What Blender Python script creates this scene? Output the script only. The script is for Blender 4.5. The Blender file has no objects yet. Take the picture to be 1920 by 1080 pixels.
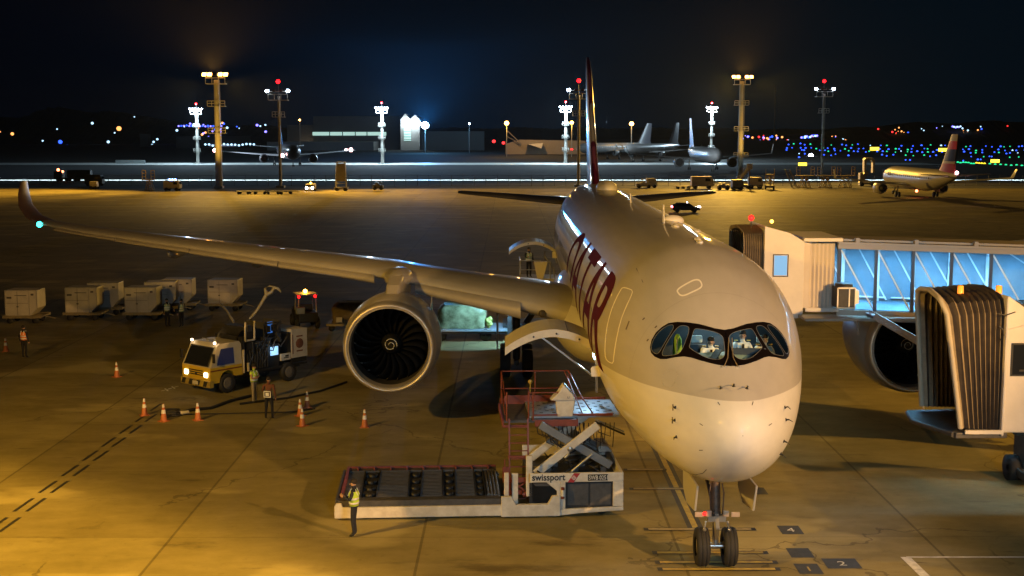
import bpy, bmesh, math, random
from math import sin, cos, pi, radians, sqrt, atan2
from mathutils import Vector, Matrix
from mathutils.bvhtree import BVHTree
from mathutils.geometry import delaunay_2d_cdt
random.seed(7)
S = bpy.context.scene
COL = S.collection

# ------------------------------------------------------------------ camera
F, CX, CY, CH, PT, YW = 2400.0, -5.65, -29.6, 12.0, 0.1205, 0.002
cd = bpy.data.cameras.new('camera'); cam = bpy.data.objects.new('camera', cd); COL.objects.link(cam)
cam.location = (CX, CY, CH); cam.rotation_euler = (pi/2-PT, 0, -YW)
cd.lens = F/1920*36; cd.sensor_width = 36; cd.clip_end = 9000; cd.clip_start = .5
S.camera = cam
S.view_settings.view_transform = 'Standard'; S.view_settings.look = 'None'
S.view_settings.exposure = 0; S.view_settings.gamma = 1
S.cycles.max_bounces = 6; S.cycles.diffuse_bounces = 2; S.cycles.glossy_bounces = 3
S.cycles.transparent_max_bounces = 10; S.cycles.caustics_reflective = False; S.cycles.caustics_refractive = False
S.cycles.use_denoising = True; S.cycles.sample_clamp_indirect = 4

# ------------------------------------------------------------------ night sky
w = bpy.data.worlds.new('World'); S.world = w; w.use_nodes = True
nt = w.node_tree; nt.nodes.clear()
def N(t, **k):
    n = nt.nodes.new(t)
    for a, b in k.items(): setattr(n, a, b)
    return n
out = N('ShaderNodeOutputWorld'); bg = N('ShaderNodeBackground')
tc = N('ShaderNodeTexCoord'); sep = N('ShaderNodeSeparateXYZ'); nt.links.new(tc.outputs['Generated'], sep.inputs[0])
def mth(op, a, b=0.0):
    n = N('ShaderNodeMath', operation=op)
    for i, v in enumerate((a, b)):
        if isinstance(v, (int, float)): n.inputs[i].default_value = v
        else: nt.links.new(v, n.inputs[i])
    return n.outputs[0]
# horizontal angle from the lit hangar apron and elevation
az = mth('ARCTAN2', sep.outputs[0], sep.outputs[1])
daz = mth('ADD', az, .065)
g1 = mth('EXPONENT', mth('MULTIPLY', mth('POWER', mth('DIVIDE', daz, .13), 2), -1))
el = mth('MAXIMUM', sep.outputs[2], 0)
g2 = mth('EXPONENT', mth('MULTIPLY', el, -13))
glow = mth('MULTIPLY', g1, g2)
rt = mth('MULTIPLY', mth('EXPONENT', mth('MULTIPLY', mth('POWER', mth('DIVIDE', mth('SUBTRACT', az, .33), .3), 2), -1)), .0042)
mixs = N('ShaderNodeCombineColor')
def rgb(base, gl, r): return mth('ADD', mth('ADD', base, mth('MULTIPLY', glow, gl)), mth('MULTIPLY', rt, r))
nt.links.new(rgb(.0004, .0004, .0), mixs.inputs[0]); nt.links.new(rgb(.0008, .003, .5), mixs.inputs[1]); nt.links.new(rgb(.0022, .008, .9), mixs.inputs[2])
nt.links.new(mixs.outputs[0], bg.inputs[0]); bg.inputs[1].default_value = 1.0
nt.links.new(bg.outputs[0], out.inputs[0])

# ------------------------------------------------------------------ lamps
def lamp(kind, loc, energy, color, aim=None, size=.5, spot=120, blend=.3, name='floodlight_beam'):
    l = bpy.data.lights.new(name, kind); l.energy = energy; l.color = color
    l.shadow_soft_size = size
    if kind == 'SPOT': l.spot_size = radians(spot); l.spot_blend = blend
    o = bpy.data.objects.new(name, l); COL.objects.link(o); o.location = loc
    if aim is not None: o.rotation_euler = (Vector(aim)-Vector(loc)).to_track_quat('-Z', 'Y').to_euler()
    return o
SOD = (1.0, .55, .08); SOD2 = (1.0, .54, .17); COOL = (.55, .80, 1.0)
lamp('SPOT', (-34, -10, 19.5), 45000, SOD, aim=(-11, 12, 0), spot=105, blend=.9, size=.35)         # apron mast left of the frame
lamp('SPOT', (25, -24, 17.5), 86000, SOD2, aim=(1.5, 5, 8.6), spot=35, blend=.45, size=.35)              # apron mast right of the frame
lamp('SPOT', (-30, -28, 16), 235000, SOD, aim=(-22, -4, 0), spot=88, blend=.5, size=.04)            # flood on the terminal roof, cut off by an added plate
lamp('SPOT', (2, -34, 13), 22000, COOL, aim=(9, 8, 0), spot=85, blend=.9, size=2.5)            # white light of the terminal front

lamp('SPOT', (25.5, -24, 17.5), 48000, SOD2, aim=(11, 11.5, 6.2), spot=23, blend=.5, size=.3)             # second head on the same mast, for the bridge cab
lamp('SPOT', (50, 0, 21), 105000, SOD, aim=(20, 27, 0), spot=49, blend=.6, size=.35)            # apron mast far right of the frame

# ------------------------------------------------------------------ helpers
def P(px, py, y):
    """point seen at pixel px,py of the photo on the vertical plane at distance y"""
    r = (px-960)/F; u = (540-py)/F; d = cos(PT)+u*sin(PT); z = -sin(PT)+u*cos(PT)
    dv = Vector((r*cos(YW)+d*sin(YW), -r*sin(YW)+d*cos(YW), z)); t = (y-CY)/dv.y
    return Vector((CX, CY, CH))+dv*t
def Gd(px, py, z=0.0):
    r = (px-960)/F; u = (540-py)/F; d = cos(PT)+u*sin(PT); zz = -sin(PT)+u*cos(PT)
    dv = Vector((r*cos(YW)+d*sin(YW), -r*sin(YW)+d*cos(YW), zz)); t = (z-CH)/zz
    return Vector((CX, CY, CH))+dv*t
def rayd(px, py):
    return (P(px, py, 100)-Vector((CX, CY, CH))).normalized()

MATS = {}
def M(name, col=(.5, .5, .5), rough=.5, metal=0.0, emit=0.0, ecol=None, var=0.0, scale=3.0, coat=0.0, spec=.5, bump=0.0, dirt=None):
    if name in MATS: return MATS[name]
    m = bpy.data.materials.new(name); m.use_nodes = True; MATS[name] = m
    t = m.node_tree; b = t.nodes['Principled BSDF']
    b.inputs['Base Color'].default_value = (*col, 1); b.inputs['Roughness'].default_value = rough
    b.inputs['Metallic'].default_value = metal; b.inputs['Coat Weight'].default_value = coat; b.inputs['Coat Roughness'].default_value = .04
    b.inputs['Specular IOR Level'].default_value = spec
    if emit:
        b.inputs['Emission Color'].default_value = (*(ecol or col), 1); b.inputs['Emission Strength'].default_value = emit
        m.cycles.emission_sampling = 'NONE'
    if var or bump:
        tcn = t.nodes.new('ShaderNodeTexCoord'); no = t.nodes.new('ShaderNodeTexNoise'); no.inputs['Scale'].default_value = scale; no.inputs['Detail'].default_value = 6; no.inputs['Roughness'].default_value = .65
        t.links.new(tcn.outputs['Object'], no.inputs['Vector'])
    if var:
        r = t.nodes.new('ShaderNodeValToRGB'); d = dirt or tuple(c*(1-var) for c in col)
        r.color_ramp.elements[0].position = .3; r.color_ramp.elements[0].color = (*d, 1)
        r.color_ramp.elements[1].position = .65; r.color_ramp.elements[1].color = (*[min(1, c*(1+var*.35)) for c in col], 1)
        t.links.new(no.outputs[0], r.inputs[0]); t.links.new(r.outputs[0], b.inputs['Base Color'])
        mr = t.nodes.new('ShaderNodeMapRange'); mr.inputs[3].default_value = min(1, rough+.12); mr.inputs[4].default_value = max(.02, rough-.05)
        t.links.new(no.outputs[0], mr.inputs[0]); t.links.new(mr.outputs[0], b.inputs['Roughness'])
    if bump:
        bp = t.nodes.new('ShaderNodeBump'); bp.inputs['Strength'].default_value = bump; bp.inputs['Distance'].default_value = .05
        t.links.new(no.outputs[0], bp.inputs['Height']); t.links.new(bp.outputs[0], b.inputs['Normal'])
    return m
def GLASS(name, tint=(.8, .9, .92), gloss=.12):
    if name in MATS: return MATS[name]
    m = bpy.data.materials.new(name); m.use_nodes = True; MATS[name] = m; t = m.node_tree; t.nodes.clear()
    o = t.nodes.new('ShaderNodeOutputMaterial'); mx = t.nodes.new('ShaderNodeMixShader'); a = t.nodes.new('ShaderNodeBsdfTransparent'); g = t.nodes.new('ShaderNodeBsdfGlossy')
    a.inputs[0].default_value = (*tint, 1); g.inputs['Roughness'].default_value = .02; g.inputs[0].default_value = (.9, .95, 1, 1)
    lw = t.nodes.new('ShaderNodeLayerWeight'); lw.inputs[0].default_value = gloss*2
    t.links.new(lw.outputs['Fresnel'], mx.inputs[0]); t.links.new(a.outputs[0], mx.inputs[1]); t.links.new(g.outputs[0], mx.inputs[2]); t.links.new(mx.outputs[0], o.inputs[0])
    return m

def tag(o, label=None, cat=None, group=None, kind=None):
    if label: o['label'] = label
    if cat: o['category'] = cat
    if group: o['group'] = group
    if kind: o['kind'] = kind
    return o
def thing(name, label, cat, loc=(0, 0, 0), rz=0, group=None):
    o = bpy.data.objects.new(name, None); COL.objects.link(o); o.empty_display_size = .3
    o.location = loc; o.rotation_euler = (0, 0, rz)
    return tag(o, label, cat, group)
KEEP = {}
class MB:
    def __init__(s): s.v = []; s.f = []; s.m = []; s.s = []
    def add(s, vs, fs, m=0, sm=False):
        k = len(s.v); s.v += [tuple(v) for v in vs]; s.f += [tuple(i+k for i in f) for f in fs]; s.m += [m]*len(fs); s.s += [sm]*len(fs); return s
    def box(s, x0, x1, y0, y1, z0, z1, m=0):
        v = [(x, y, z) for x in (x0, x1) for y in (y0, y1) for z in (z0, z1)]
        return s.add(v, [(0, 1, 3, 2), (4, 6, 7, 5), (0, 4, 5, 1), (2, 3, 7, 6), (0, 2, 6, 4), (1, 5, 7, 3)], m)
    def obox(s, c, sx, sy, sz, R=None, m=0):
        R = R or Matrix.Identity(3); c = Vector(c)
        v = [c+R @ Vector((x*sx/2, y*sy/2, z*sz/2)) for x in (-1, 1) for y in (-1, 1) for z in (-1, 1)]
        return s.add(v, [(0, 1, 3, 2), (4, 6, 7, 5), (0, 4, 5, 1), (2, 3, 7, 6), (0, 2, 6, 4), (1, 5, 7, 3)], m)
    def beam(s, a, b, wd, ht, m=0):
        a = Vector(a); b = Vector(b); d = b-a; R = d.to_track_quat('X', 'Z').to_matrix()
        return s.obox((a+b)/2, d.length, wd, ht, R, m)
    def tube(s, pts, r, m=0, n=8, cap=True, sm=True):
        pts = [Vector(p) for p in pts]; rs = r if isinstance(r, (list, tuple)) else [r]*len(pts)
        rings = []
        up = Vector((0, 0, 1))
        for i, p in enumerate(pts):
            t = (pts[min(i+1, len(pts)-1)]-pts[max(i-1, 0)]).normalized()
            a = up if abs(t.dot(up)) < .9 else Vector((1, 0, 0))
            u = t.cross(a).normalized(); v = t.cross(u)
            rings.append([p+(u*cos(2*pi*k/n)+v*sin(2*pi*k/n))*rs[i] for k in range(n)])
        return s.loft(rings, m, cap, sm)
    def loft(s, rings, m=0, cap=True, sm=True, closed=True):
        n = len(rings[0]); k = len(s.v); vs = [p for r in rings for p in r]; fs = []
        for i in range(len(rings)-1):
            for j in range(n if closed else n-1):
                a = i*n+j; b = i*n+(j+1) % n; fs.append((a, b, b+n, a+n))
        s.add(vs, fs, m, sm)
        if cap and closed:
            s.add(rings[0], [tuple(range(n))[::-1]], m); s.add(rings[-1], [tuple(range(n))], m)
        return s
    def lathe(s, prof, c, ax='y', n=32, m=0, sm=True, cap=False):
        c = Vector(c); rings = []
        for h, r in prof:
            ring = []
            for k in range(n):
                a = 2*pi*k/n; p, q = r*cos(a), r*sin(a)
                ring.append(c+Vector({'y': (p, h, q), 'x': (h, p, q), 'z': (p, q, h)}[ax]))
            rings.append(ring)
        return s.loft(rings, m, cap, sm)
    def prism(s, poly, ax, h0, h1, m=0):
        def q(p, h): return {'y': (p[0], h, p[1]), 'x': (h, p[0], p[1]), 'z': (p[0], p[1], h)}[ax]
        n = len(poly); vs = [q(p, h0) for p in poly]+[q(p, h1) for p in poly]
        return s.add(vs, [tuple(range(n)), tuple(range(2*n-1, n-1, -1))]+[(i, i+n, (i+1) % n+n, (i+1) % n) for i in range(n)], m)
    def sph(s, c, r, m=0, n=10, sc=(1, 1, 1)):
        c = Vector(c); pr = [(-cos(pi*i/n), max(sin(pi*i/n), .001)) for i in range(n+1)]
        rings = [[c+Vector((r*b*cos(2*pi*k/(n+2))*sc[0], r*b*sin(2*pi*k/(n+2))*sc[1], r*a*sc[2])) for k in range(n+2)] for a, b in pr]
        return s.loft(rings, m, False, True)
    def sheet(s, pts, m=0): return s.add(pts, [tuple(range(len(pts)))], m)
    def build(s, name, mats, parent=None, rel=False, bevel=0, sub=0, solid=0, nofix=False):
        me = bpy.data.meshes.new(name); me.from_pydata(s.v, [], s.f)
        if not isinstance(mats, (list, tuple)): mats = [mats]
        for mt in mats: me.materials.append(mt)
        me.polygons.foreach_set('material_index', s.m); me.polygons.foreach_set('use_smooth', s.s)
        if not nofix:
            bm = bmesh.new(); bm.from_mesh(me); bmesh.ops.recalc_face_normals(bm, faces=bm.faces); bm.to_mesh(me); bm.free()
        me.update()
        o = bpy.data.objects.new(name, me); COL.objects.link(o)
        if parent is not None:
            o.parent = parent
            if not rel and parent.type == 'EMPTY': o.location = -parent.location
        if bevel:
            b = o.modifiers.new('bevel', 'BEVEL'); b.width = bevel; b.segments = 2; b.limit_method = 'ANGLE'; b.angle_limit = radians(40); b.use_clamp_overlap = True
        if solid:
            b = o.modifiers.new('solid', 'SOLIDIFY'); b.thickness = solid; b.offset = -1
        return o
KIDS = {}
def kids(o): return [c for c in bpy.data.objects if c.parent == o]
def dup(root, loc=None, rz=None, label=None, group=None, sc=None):
    def cp(o, par):
        c = o.copy(); COL.objects.link(c)
        if par is not None: c.parent = par
        for ch in kids(o):
            if ch.name not in seen: cp(ch, c)
        return c
    seen = set()
    r = cp(root, None)
    if loc is not None: r.location = loc
    if rz is not None: r.rotation_euler = (0, 0, rz)
    if sc: r.scale = (sc, sc, sc)
    if label: r['label'] = label
    if group: r['group'] = group
    return r
def text(name, body, size, mat, parent, loc, rot=(pi/2, 0, 0), ext=.004, align='LEFT', rel=False, sx=1, bold=0.0):
    cu = bpy.data.curves.new(name, 'FONT'); cu.body = body; cu.size = size; cu.extrude = ext; cu.align_x = align; cu.offset = bold
    t = bpy.data.objects.new('tmp', cu); COL.objects.link(t); bpy.context.view_layer.update()
    me = bpy.data.meshes.new_from_object(t.evaluated_get(bpy.context.evaluated_depsgraph_get()))
    bpy.data.objects.remove(t); me.materials.clear(); me.materials.append(mat)
    o = bpy.data.objects.new(name, me); COL.objects.link(o); o.parent = parent
    o.location = Vector(loc)-(Vector((0, 0, 0)) if rel or parent is None or parent.type != 'EMPTY' else parent.location); o.rotation_euler = rot; o.scale = (sx, 1, 1)
    return o
def pchip(x, y, q):
    h = [x[i+1]-x[i] for i in range(len(x)-1)]; d = [(y[i+1]-y[i])/h[i] for i in range(len(h))]; mm = [0.0]*len(x)
    for i in range(1, len(x)-1):
        if d[i-1]*d[i] > 0:
            w1 = 2*h[i]+h[i-1]; w2 = h[i]+2*h[i-1]; mm[i] = (w1+w2)/(w1/d[i-1]+w2/d[i])
    mm[0] = d[0]*1.5-mm[1]*.5
    k = 0
    while k < len(h)-1 and q > x[k+1]: k += 1
    t = (q-x[k])/h[k]
    return (2*t**3-3*t**2+1)*y[k]+(t**3-2*t**2+t)*h[k]*mm[k]+(-2*t**3+3*t**2)*y[k+1]+(t**3-t**2)*h[k]*mm[k+1]

# ------------------------------------------------------------------ ground
def ground_mat(name, a, b, c, joints=True, rough=.75, sc=.25):
    m = bpy.data.materials.new(name); m.use_nodes = True; t = m.node_tree; bs = t.nodes['Principled BSDF']
    L = t.links.new
    def n(ty, **k):
        x = t.nodes.new(ty)
        for p, v in k.items(): setattr(x, p, v)
        return x
    def ma(op, x, y=0.0, z=None):
        q = n('ShaderNodeMath', operation=op)
        for i, v in enumerate((x, y) if z is None else (x, y, z)):
            if isinstance(v, (int, float)): q.inputs[i].default_value = v
            else: L(v, q.inputs[i])
        return q.outputs[0]
    co = n('ShaderNodeTexCoord'); sp = n('ShaderNodeSeparateXYZ'); L(co.outputs['Object'], sp.inputs[0])
    def noise(scale, det=8, ro=.6, off=0, sx=1.0):
        mp = n('ShaderNodeMapping'); mp.inputs['Location'].default_value = (off, off*.7, 0); mp.inputs['Scale'].default_value = (sx, 1, 1); L(co.outputs['Object'], mp.inputs[0])
        q = n('ShaderNodeTexNoise'); q.inputs['Scale'].default_value = scale; q.inputs['Detail'].default_value = det; q.inputs['Roughness'].default_value = ro; L(mp.outputs[0], q.inputs['Vector']); return q.outputs[0]
    n1 = noise(sc, 9, .62, 3); n2 = noise(sc*4, 8, .7, 11, .5); n3 = noise(sc*.9, 4, .5, 31, .6); n4 = noise(14, 4, .7, 5)
    rp = n('ShaderNodeValToRGB'); e = rp.color_ramp.elements
    e[0].position = .34; e[0].color = (*a, 1); e[1].position = .68; e[1].color = (*c, 1); x = e.new(.5); x.color = (*b, 1)
    L(ma('ADD', ma('MULTIPLY', n1, .6), ma('MULTIPLY', n2, .4)), rp.inputs[0]); col = rp.outputs[0]
    def mul(col, fac, lo):  # darken where fac high
        mx = n('ShaderNodeMix', data_type='RGBA', blend_type='MULTIPLY'); L(fac, mx.inputs[0]); L(col, mx.inputs[6]); mx.inputs[7].default_value = (*lo, 1); return mx.outputs[2]
    def thr(v, lo, hi):
        q = n('ShaderNodeMapRange'); L(v, q.inputs[0]); q.inputs[1].default_value = lo; q.inputs[2].default_value = hi; return q.outputs[0]
    def mixto(col, fac, to):
        mx = n('ShaderNodeMix', data_type='RGBA'); L(fac, mx.inputs[0]); L(col, mx.inputs[6]); mx.inputs[7].default_value = (*to, 1); return mx.outputs[2]
    if joints:
        # old repair slabs: each slab its own slight tone
        fx = ma('FLOOR', ma('DIVIDE', ma('ADD', sp.outputs[0], 15.75), 7.5)); fy = ma('FLOOR', ma('DIVIDE', sp.outputs[1], 7.5))
        cv = n('ShaderNodeCombineXYZ'); L(fx, cv.inputs[0]); L(fy, cv.inputs[1]); wn = n('ShaderNodeTexWhiteNoise'); L(cv.outputs[0], wn.inputs[0])
        col = mul(col, ma('MULTIPLY', wn.outputs[0], .75), (.70, .68, .64))
        col = mixto(col, ma('MULTIPLY', thr(n3, .57, .63), .45), tuple(min(1, v*1.45) for v in c))        # pale scuffs
        col = mul(col, ma('MULTIPLY', thr(noise(.5, 7, .65, 77, .35), .6, .7), .75), (.35, .32, .3))          # oil and rubber
        col = mul(col, ma('MULTIPLY', thr(noise(1.6, 5, .6, 42, .22), .66, .74), .8), (.3, .28, .26))
        jx = ma('ABSOLUTE', ma('SUBTRACT', ma('FRACT', ma('DIVIDE', ma('ADD', sp.outputs[0], 15.75+3.75), 7.5)), .5))
        jy = ma('ABSOLUTE', ma('SUBTRACT', ma('FRACT', ma('DIVIDE', ma('ADD', sp.outputs[1], 3.75), 7.5)), .5))
        vm = n('ShaderNodeMapping'); vm.inputs['Scale'].default_value = (.075, .06, 1); L(co.outputs['Object'], vm.inputs[0]); nv = n('ShaderNodeTexNoise'); nv.inputs['Scale'].default_value = .35; nv.inputs['Detail'].default_value = 6; L(co.outputs['Object'], nv.inputs['Vector'])
        va = n('ShaderNodeVectorMath', operation='ADD'); vs_ = n('ShaderNodeVectorMath', operation='SCALE'); vs_.inputs[3].default_value = .35; L(nv.outputs[1], vs_.inputs[0]); L(vm.outputs[0], va.inputs[0]); L(vs_.outputs[0], va.inputs[1])
        vo = n('ShaderNodeTexVoronoi', feature='DISTANCE_TO_EDGE'); vo.inputs['Scale'].default_value = 1.0; L(va.outputs[0], vo.inputs['Vector'])
        col = mul(col, ma('MULTIPLY', ma('MULTIPLY', ma('LESS_THAN', vo.outputs['Distance'], .0032), thr(n3, .40, .5)), .6), (.35, .32, .3))
        col = mul(col, thr(noise(2.6, 6, .7, 9, 1.0), .60, .72), (.72, .70, .68)); bs.inputs['Specular IOR Level'].default_value = .18
        wob = ma('MULTIPLY', ma('SUBTRACT', n4, .5), .006)
        lx = ma('LESS_THAN', ma('ADD', jx, wob), .0055); ly = ma('LESS_THAN', ma('ADD', jy, wob), .0035)
        col = mul(col, ma('MULTIPLY', lx, .6), (.3, .27, .25)); col = mul(col, ma('MULTIPLY', ly, .4), (.4, .36, .33))
        col = mul(col, ma('MULTIPLY', n4, .4), (.75, .75, .75))
    L(col, bs.inputs['Base Color'])
    rr = n('ShaderNodeMapRange'); L(n2, rr.inputs[0]); rr.inputs[3].default_value = rough+.12; rr.inputs[4].default_value = rough-.2; L(rr.outputs[0], bs.inputs['Roughness'])
    bp = n('ShaderNodeBump'); bp.inputs['Strength'].default_value = .25; bp.inputs['Distance'].default_value = .02; L(n4, bp.inputs['Height']); L(bp.outputs[0], bs.inputs['Normal'])
    return m
def structure(name, mb, mat):
    o = mb.build(name, mat, nofix=True); o['kind'] = 'structure'; return o
def rect(x0, x1, y0, y1, z): return MB().sheet([(x0, y0, z), (x1, y0, z), (x1, y1, z), (x0, y1, z)])
CONC = ground_mat('apron_concrete', (.175, .145, .055), (.25, .208, .085), (.335, .285, .13))
GRASS = ground_mat('night_grass', (.003, .004, .003), (.005, .006, .004), (.009, .010, .006), joints=False, rough=.95, sc=.05)
ROAD = ground_mat('pale_concrete_road', (.62, .66, .63), (.72, .75, .72), (.8, .82, .8), joints=False, rough=.5, sc=.05)
structure('ground', rect(-4000, 4000, -200, 6000, 0), GRASS)
structure('apron', rect(-420, 420, -75, 249, .004), CONC)
structure('service_road', rect(-420, 420, 296, 304, .004), ROAD)
for k in range(12):  # added strip lights without any fitting, to brighten the road
    la = lamp('AREA', (-150+k*27    , 300, 4.5), 1500, (.75, .95, 1.0), aim=(-150+k*27, 300, 0), name='road_fill_light'); la.data.shape = 'RECTANGLE'; la.data.size = 26; la.data.size_y = .25; la.data.spread = radians(110); la.rotation_euler = (0, 0, 0)
structure('taxiway', rect(-420, 160, 458, 492, .004), ROAD)

# ------------------------------------------------------------------ paint on the apron
YEL = M('yellow_paint', (.40, .30, .035), .6, var=.45, scale=5, dirt=(.24, .17, .06))
BLK = M('black_paint', (.025, .024, .023), .6, var=.3, scale=4)
WHT = M('white_paint', (.7, .68, .62), .6, var=.4, scale=4)
def paint(name, mb, mat, label, cat='ground marking', group=None):
    o = mb.build(name, mat, nofix=True); tag(o, label, cat, group); return o
pm = MB(); pm.box(-.20, .28, 8.2, 60, .008, .0082, 0); pm.box(-.05, .13, 8.2, 60, .012, .0122, 1)
o = pm.build('lead_in_line', [BLK, YEL]); tag(o, 'yellow lead-in line with black borders running back under the white nose', 'ground marking')
bars = [(881, 1169, 1250, 0), (917, 1180, 1290, 0), (993, 1207, 1417, 0), (1037, 1223, 1440, 1), (1055, 1228, 1458, 1), (1068, 1233, 1463, 1)]
blabs = ['thin outlined stop bar farthest back beside the loader', 'second thin outlined stop bar behind the nose gear', 'pale outlined stop bar crossing just behind the nose wheels',
         'yellow stop bar at the nose tyres, rear one of the solid three', 'yellow stop bar at the nose tyres, middle one of the solid three', 'yellow stop bar lying nearest the camera under the chocks']
for (py, a, b, solid), lab in zip(bars, blabs):
    y = Gd(1300, py).y; x0 = Gd(a, py).x; x1 = Gd(b, py).x; h = .14
    m = MB(); m.box(x0, x1, y-h, y+h, .016, .0162, 0); m.box(x0+.14, x1-.14, y-h+.05, y+h-.05, .02, .0202, 1)
    o = m.build('stop_bar', [BLK, YEL if solid else M('worn_yellow', (.33, .27, .14), .7, var=.4, scale=4)]); tag(o, lab, 'ground marking', 'nose wheel stop bars')
for (px, py, ch, lab) in [(1482, 994, '4', 'black painted square with a pale numeral 4'), (1418, 921, '', 'blank black painted square tucked behind the nose gear door'), (1500, 1037, '', 'blank black painted square with no numeral, behind the 1'), (1578, 1057, '2', 'black painted square with a pale numeral 2'), (1516, 1067, '1', 'black painted square with a pale numeral 1')]:
    c = Gd(px, py); t = thing('position_marker', lab, 'ground marking', (c.x, c.y, 0), 0, 'numbered black squares beside the stop bars')
    ww = .48 if ch == '2' else .33
    MB().box(-ww, ww, -.42, .42, .009, .0094).build('black_square', BLK, t, rel=True)
    if ch: text('numeral', ch, .5, WHT if ch != '1' else YEL, t, (-.12, -.18, .014), rot=(0, 0, 0), ext=.0005, rel=True)
# dashed double line of the service lane
for k in range(9):
    y0_ = 8.0+2.13*k; x0_ = -21.5+.03*k
    for q in (0, 1):
        if k == 8 and q: continue
        m = MB(); xx = x0_+.40*q; m.sheet([(xx-.06, y0_, .0084), (xx+.06, y0_, .0084), (xx+.12, y0_+1.5, .0084), (xx, y0_+1.5, .0084)])
        o = m.build('lane_dash', BLK, nofix=True); tag(o, 'black painted dash in the double dashed line leading to the yellow truck', 'ground marking', 'double dashed line left of the loader')
m = MB(); a = Gd(1700, 1045); m.box(a.x, a.x+9, a.y-.05, a.y+.05, .008, .0084)
b = Gd(1740, 1085); m.sheet([(a.x-.18, a.y, .0122), (a.x+.1, a.y, .0122), (b.x+.12, b.y, .0122), (b.x-.16, b.y, .0122)])
paint('parking_line', m, WHT, 'thin white line with a thick slanted end at the lower right of the apron')
m = MB(); m.box(-300, 300, 180.2, 180.6, .008, .0084); paint('taxi_line', m, WHT, 'long faint pale line across the far apron behind the dark car')
for i, (px, py) in enumerate([(312, 731), (325, 727)]):
    c = Gd(px, py); m = MB()
    for s_ in (-1, 1): m.beam((c.x-.15, c.y-.3*s_, .01), (c.x+.15, c.y+.3*s_, .01), .07, .004)
    paint('painted_cross', m, WHT, 'small white painted cross before the yellow truck bumper', 'ground marking', 'small painted crosses by the truck')

# ================================================================== main airliner
Y0 = .73
SS = [0, .08, .3, .7, 1.3, 2.2, 3.2, 4.4, 6, 8, 10]
TOPK = [4.721, 5.012, 5.276, 5.553, 5.865, 6.386, 7.059, 7.741, 8.349, 8.70, 8.768]
BOTK = [4.721, 4.353, 4.042, 3.699, 3.328, 2.95, 2.746, 2.604, 2.523, 2.478, 2.47]
HWK = [0, .276, .597, .948, 1.306, 1.714, 2.071, 2.404, 2.747, 3.008, 3.034]
XS = [sqrt(s) for s in SS]
TS = [10, 42, 46, 50, 54, 58, 62, 65, 66.3]
TT = [8.768, 8.768, 8.76, 8.74, 8.68, 8.56, 8.38, 8.15, 7.95]
TB = [2.47, 2.47, 2.75, 3.45, 4.35, 5.3, 6.3, 7.05, 7.5]
TW = [3.034, 3.034, 2.98, 2.75, 2.35, 1.8, 1.15, .55, .22]
def sec(s):
    if s <= 10:
        q = sqrt(max(s, 0)); return pchip(XS, TOPK, q), pchip(XS, BOTK, q), pchip(XS, HWK, q)
    return pchip(TS, TT, s), pchip(TS, TB, s), pchip(TS, TW, s)
def spt(s, th, off=0.0):
    t, b, hw = sec(s); c = (t+b)/2
    return Vector(((hw+off)*sin(th), s+Y0, c+((t-c+off) if cos(th) > 0 else (c-b+off))*cos(th)))
GREY = (.43, .405, .37)
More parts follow.
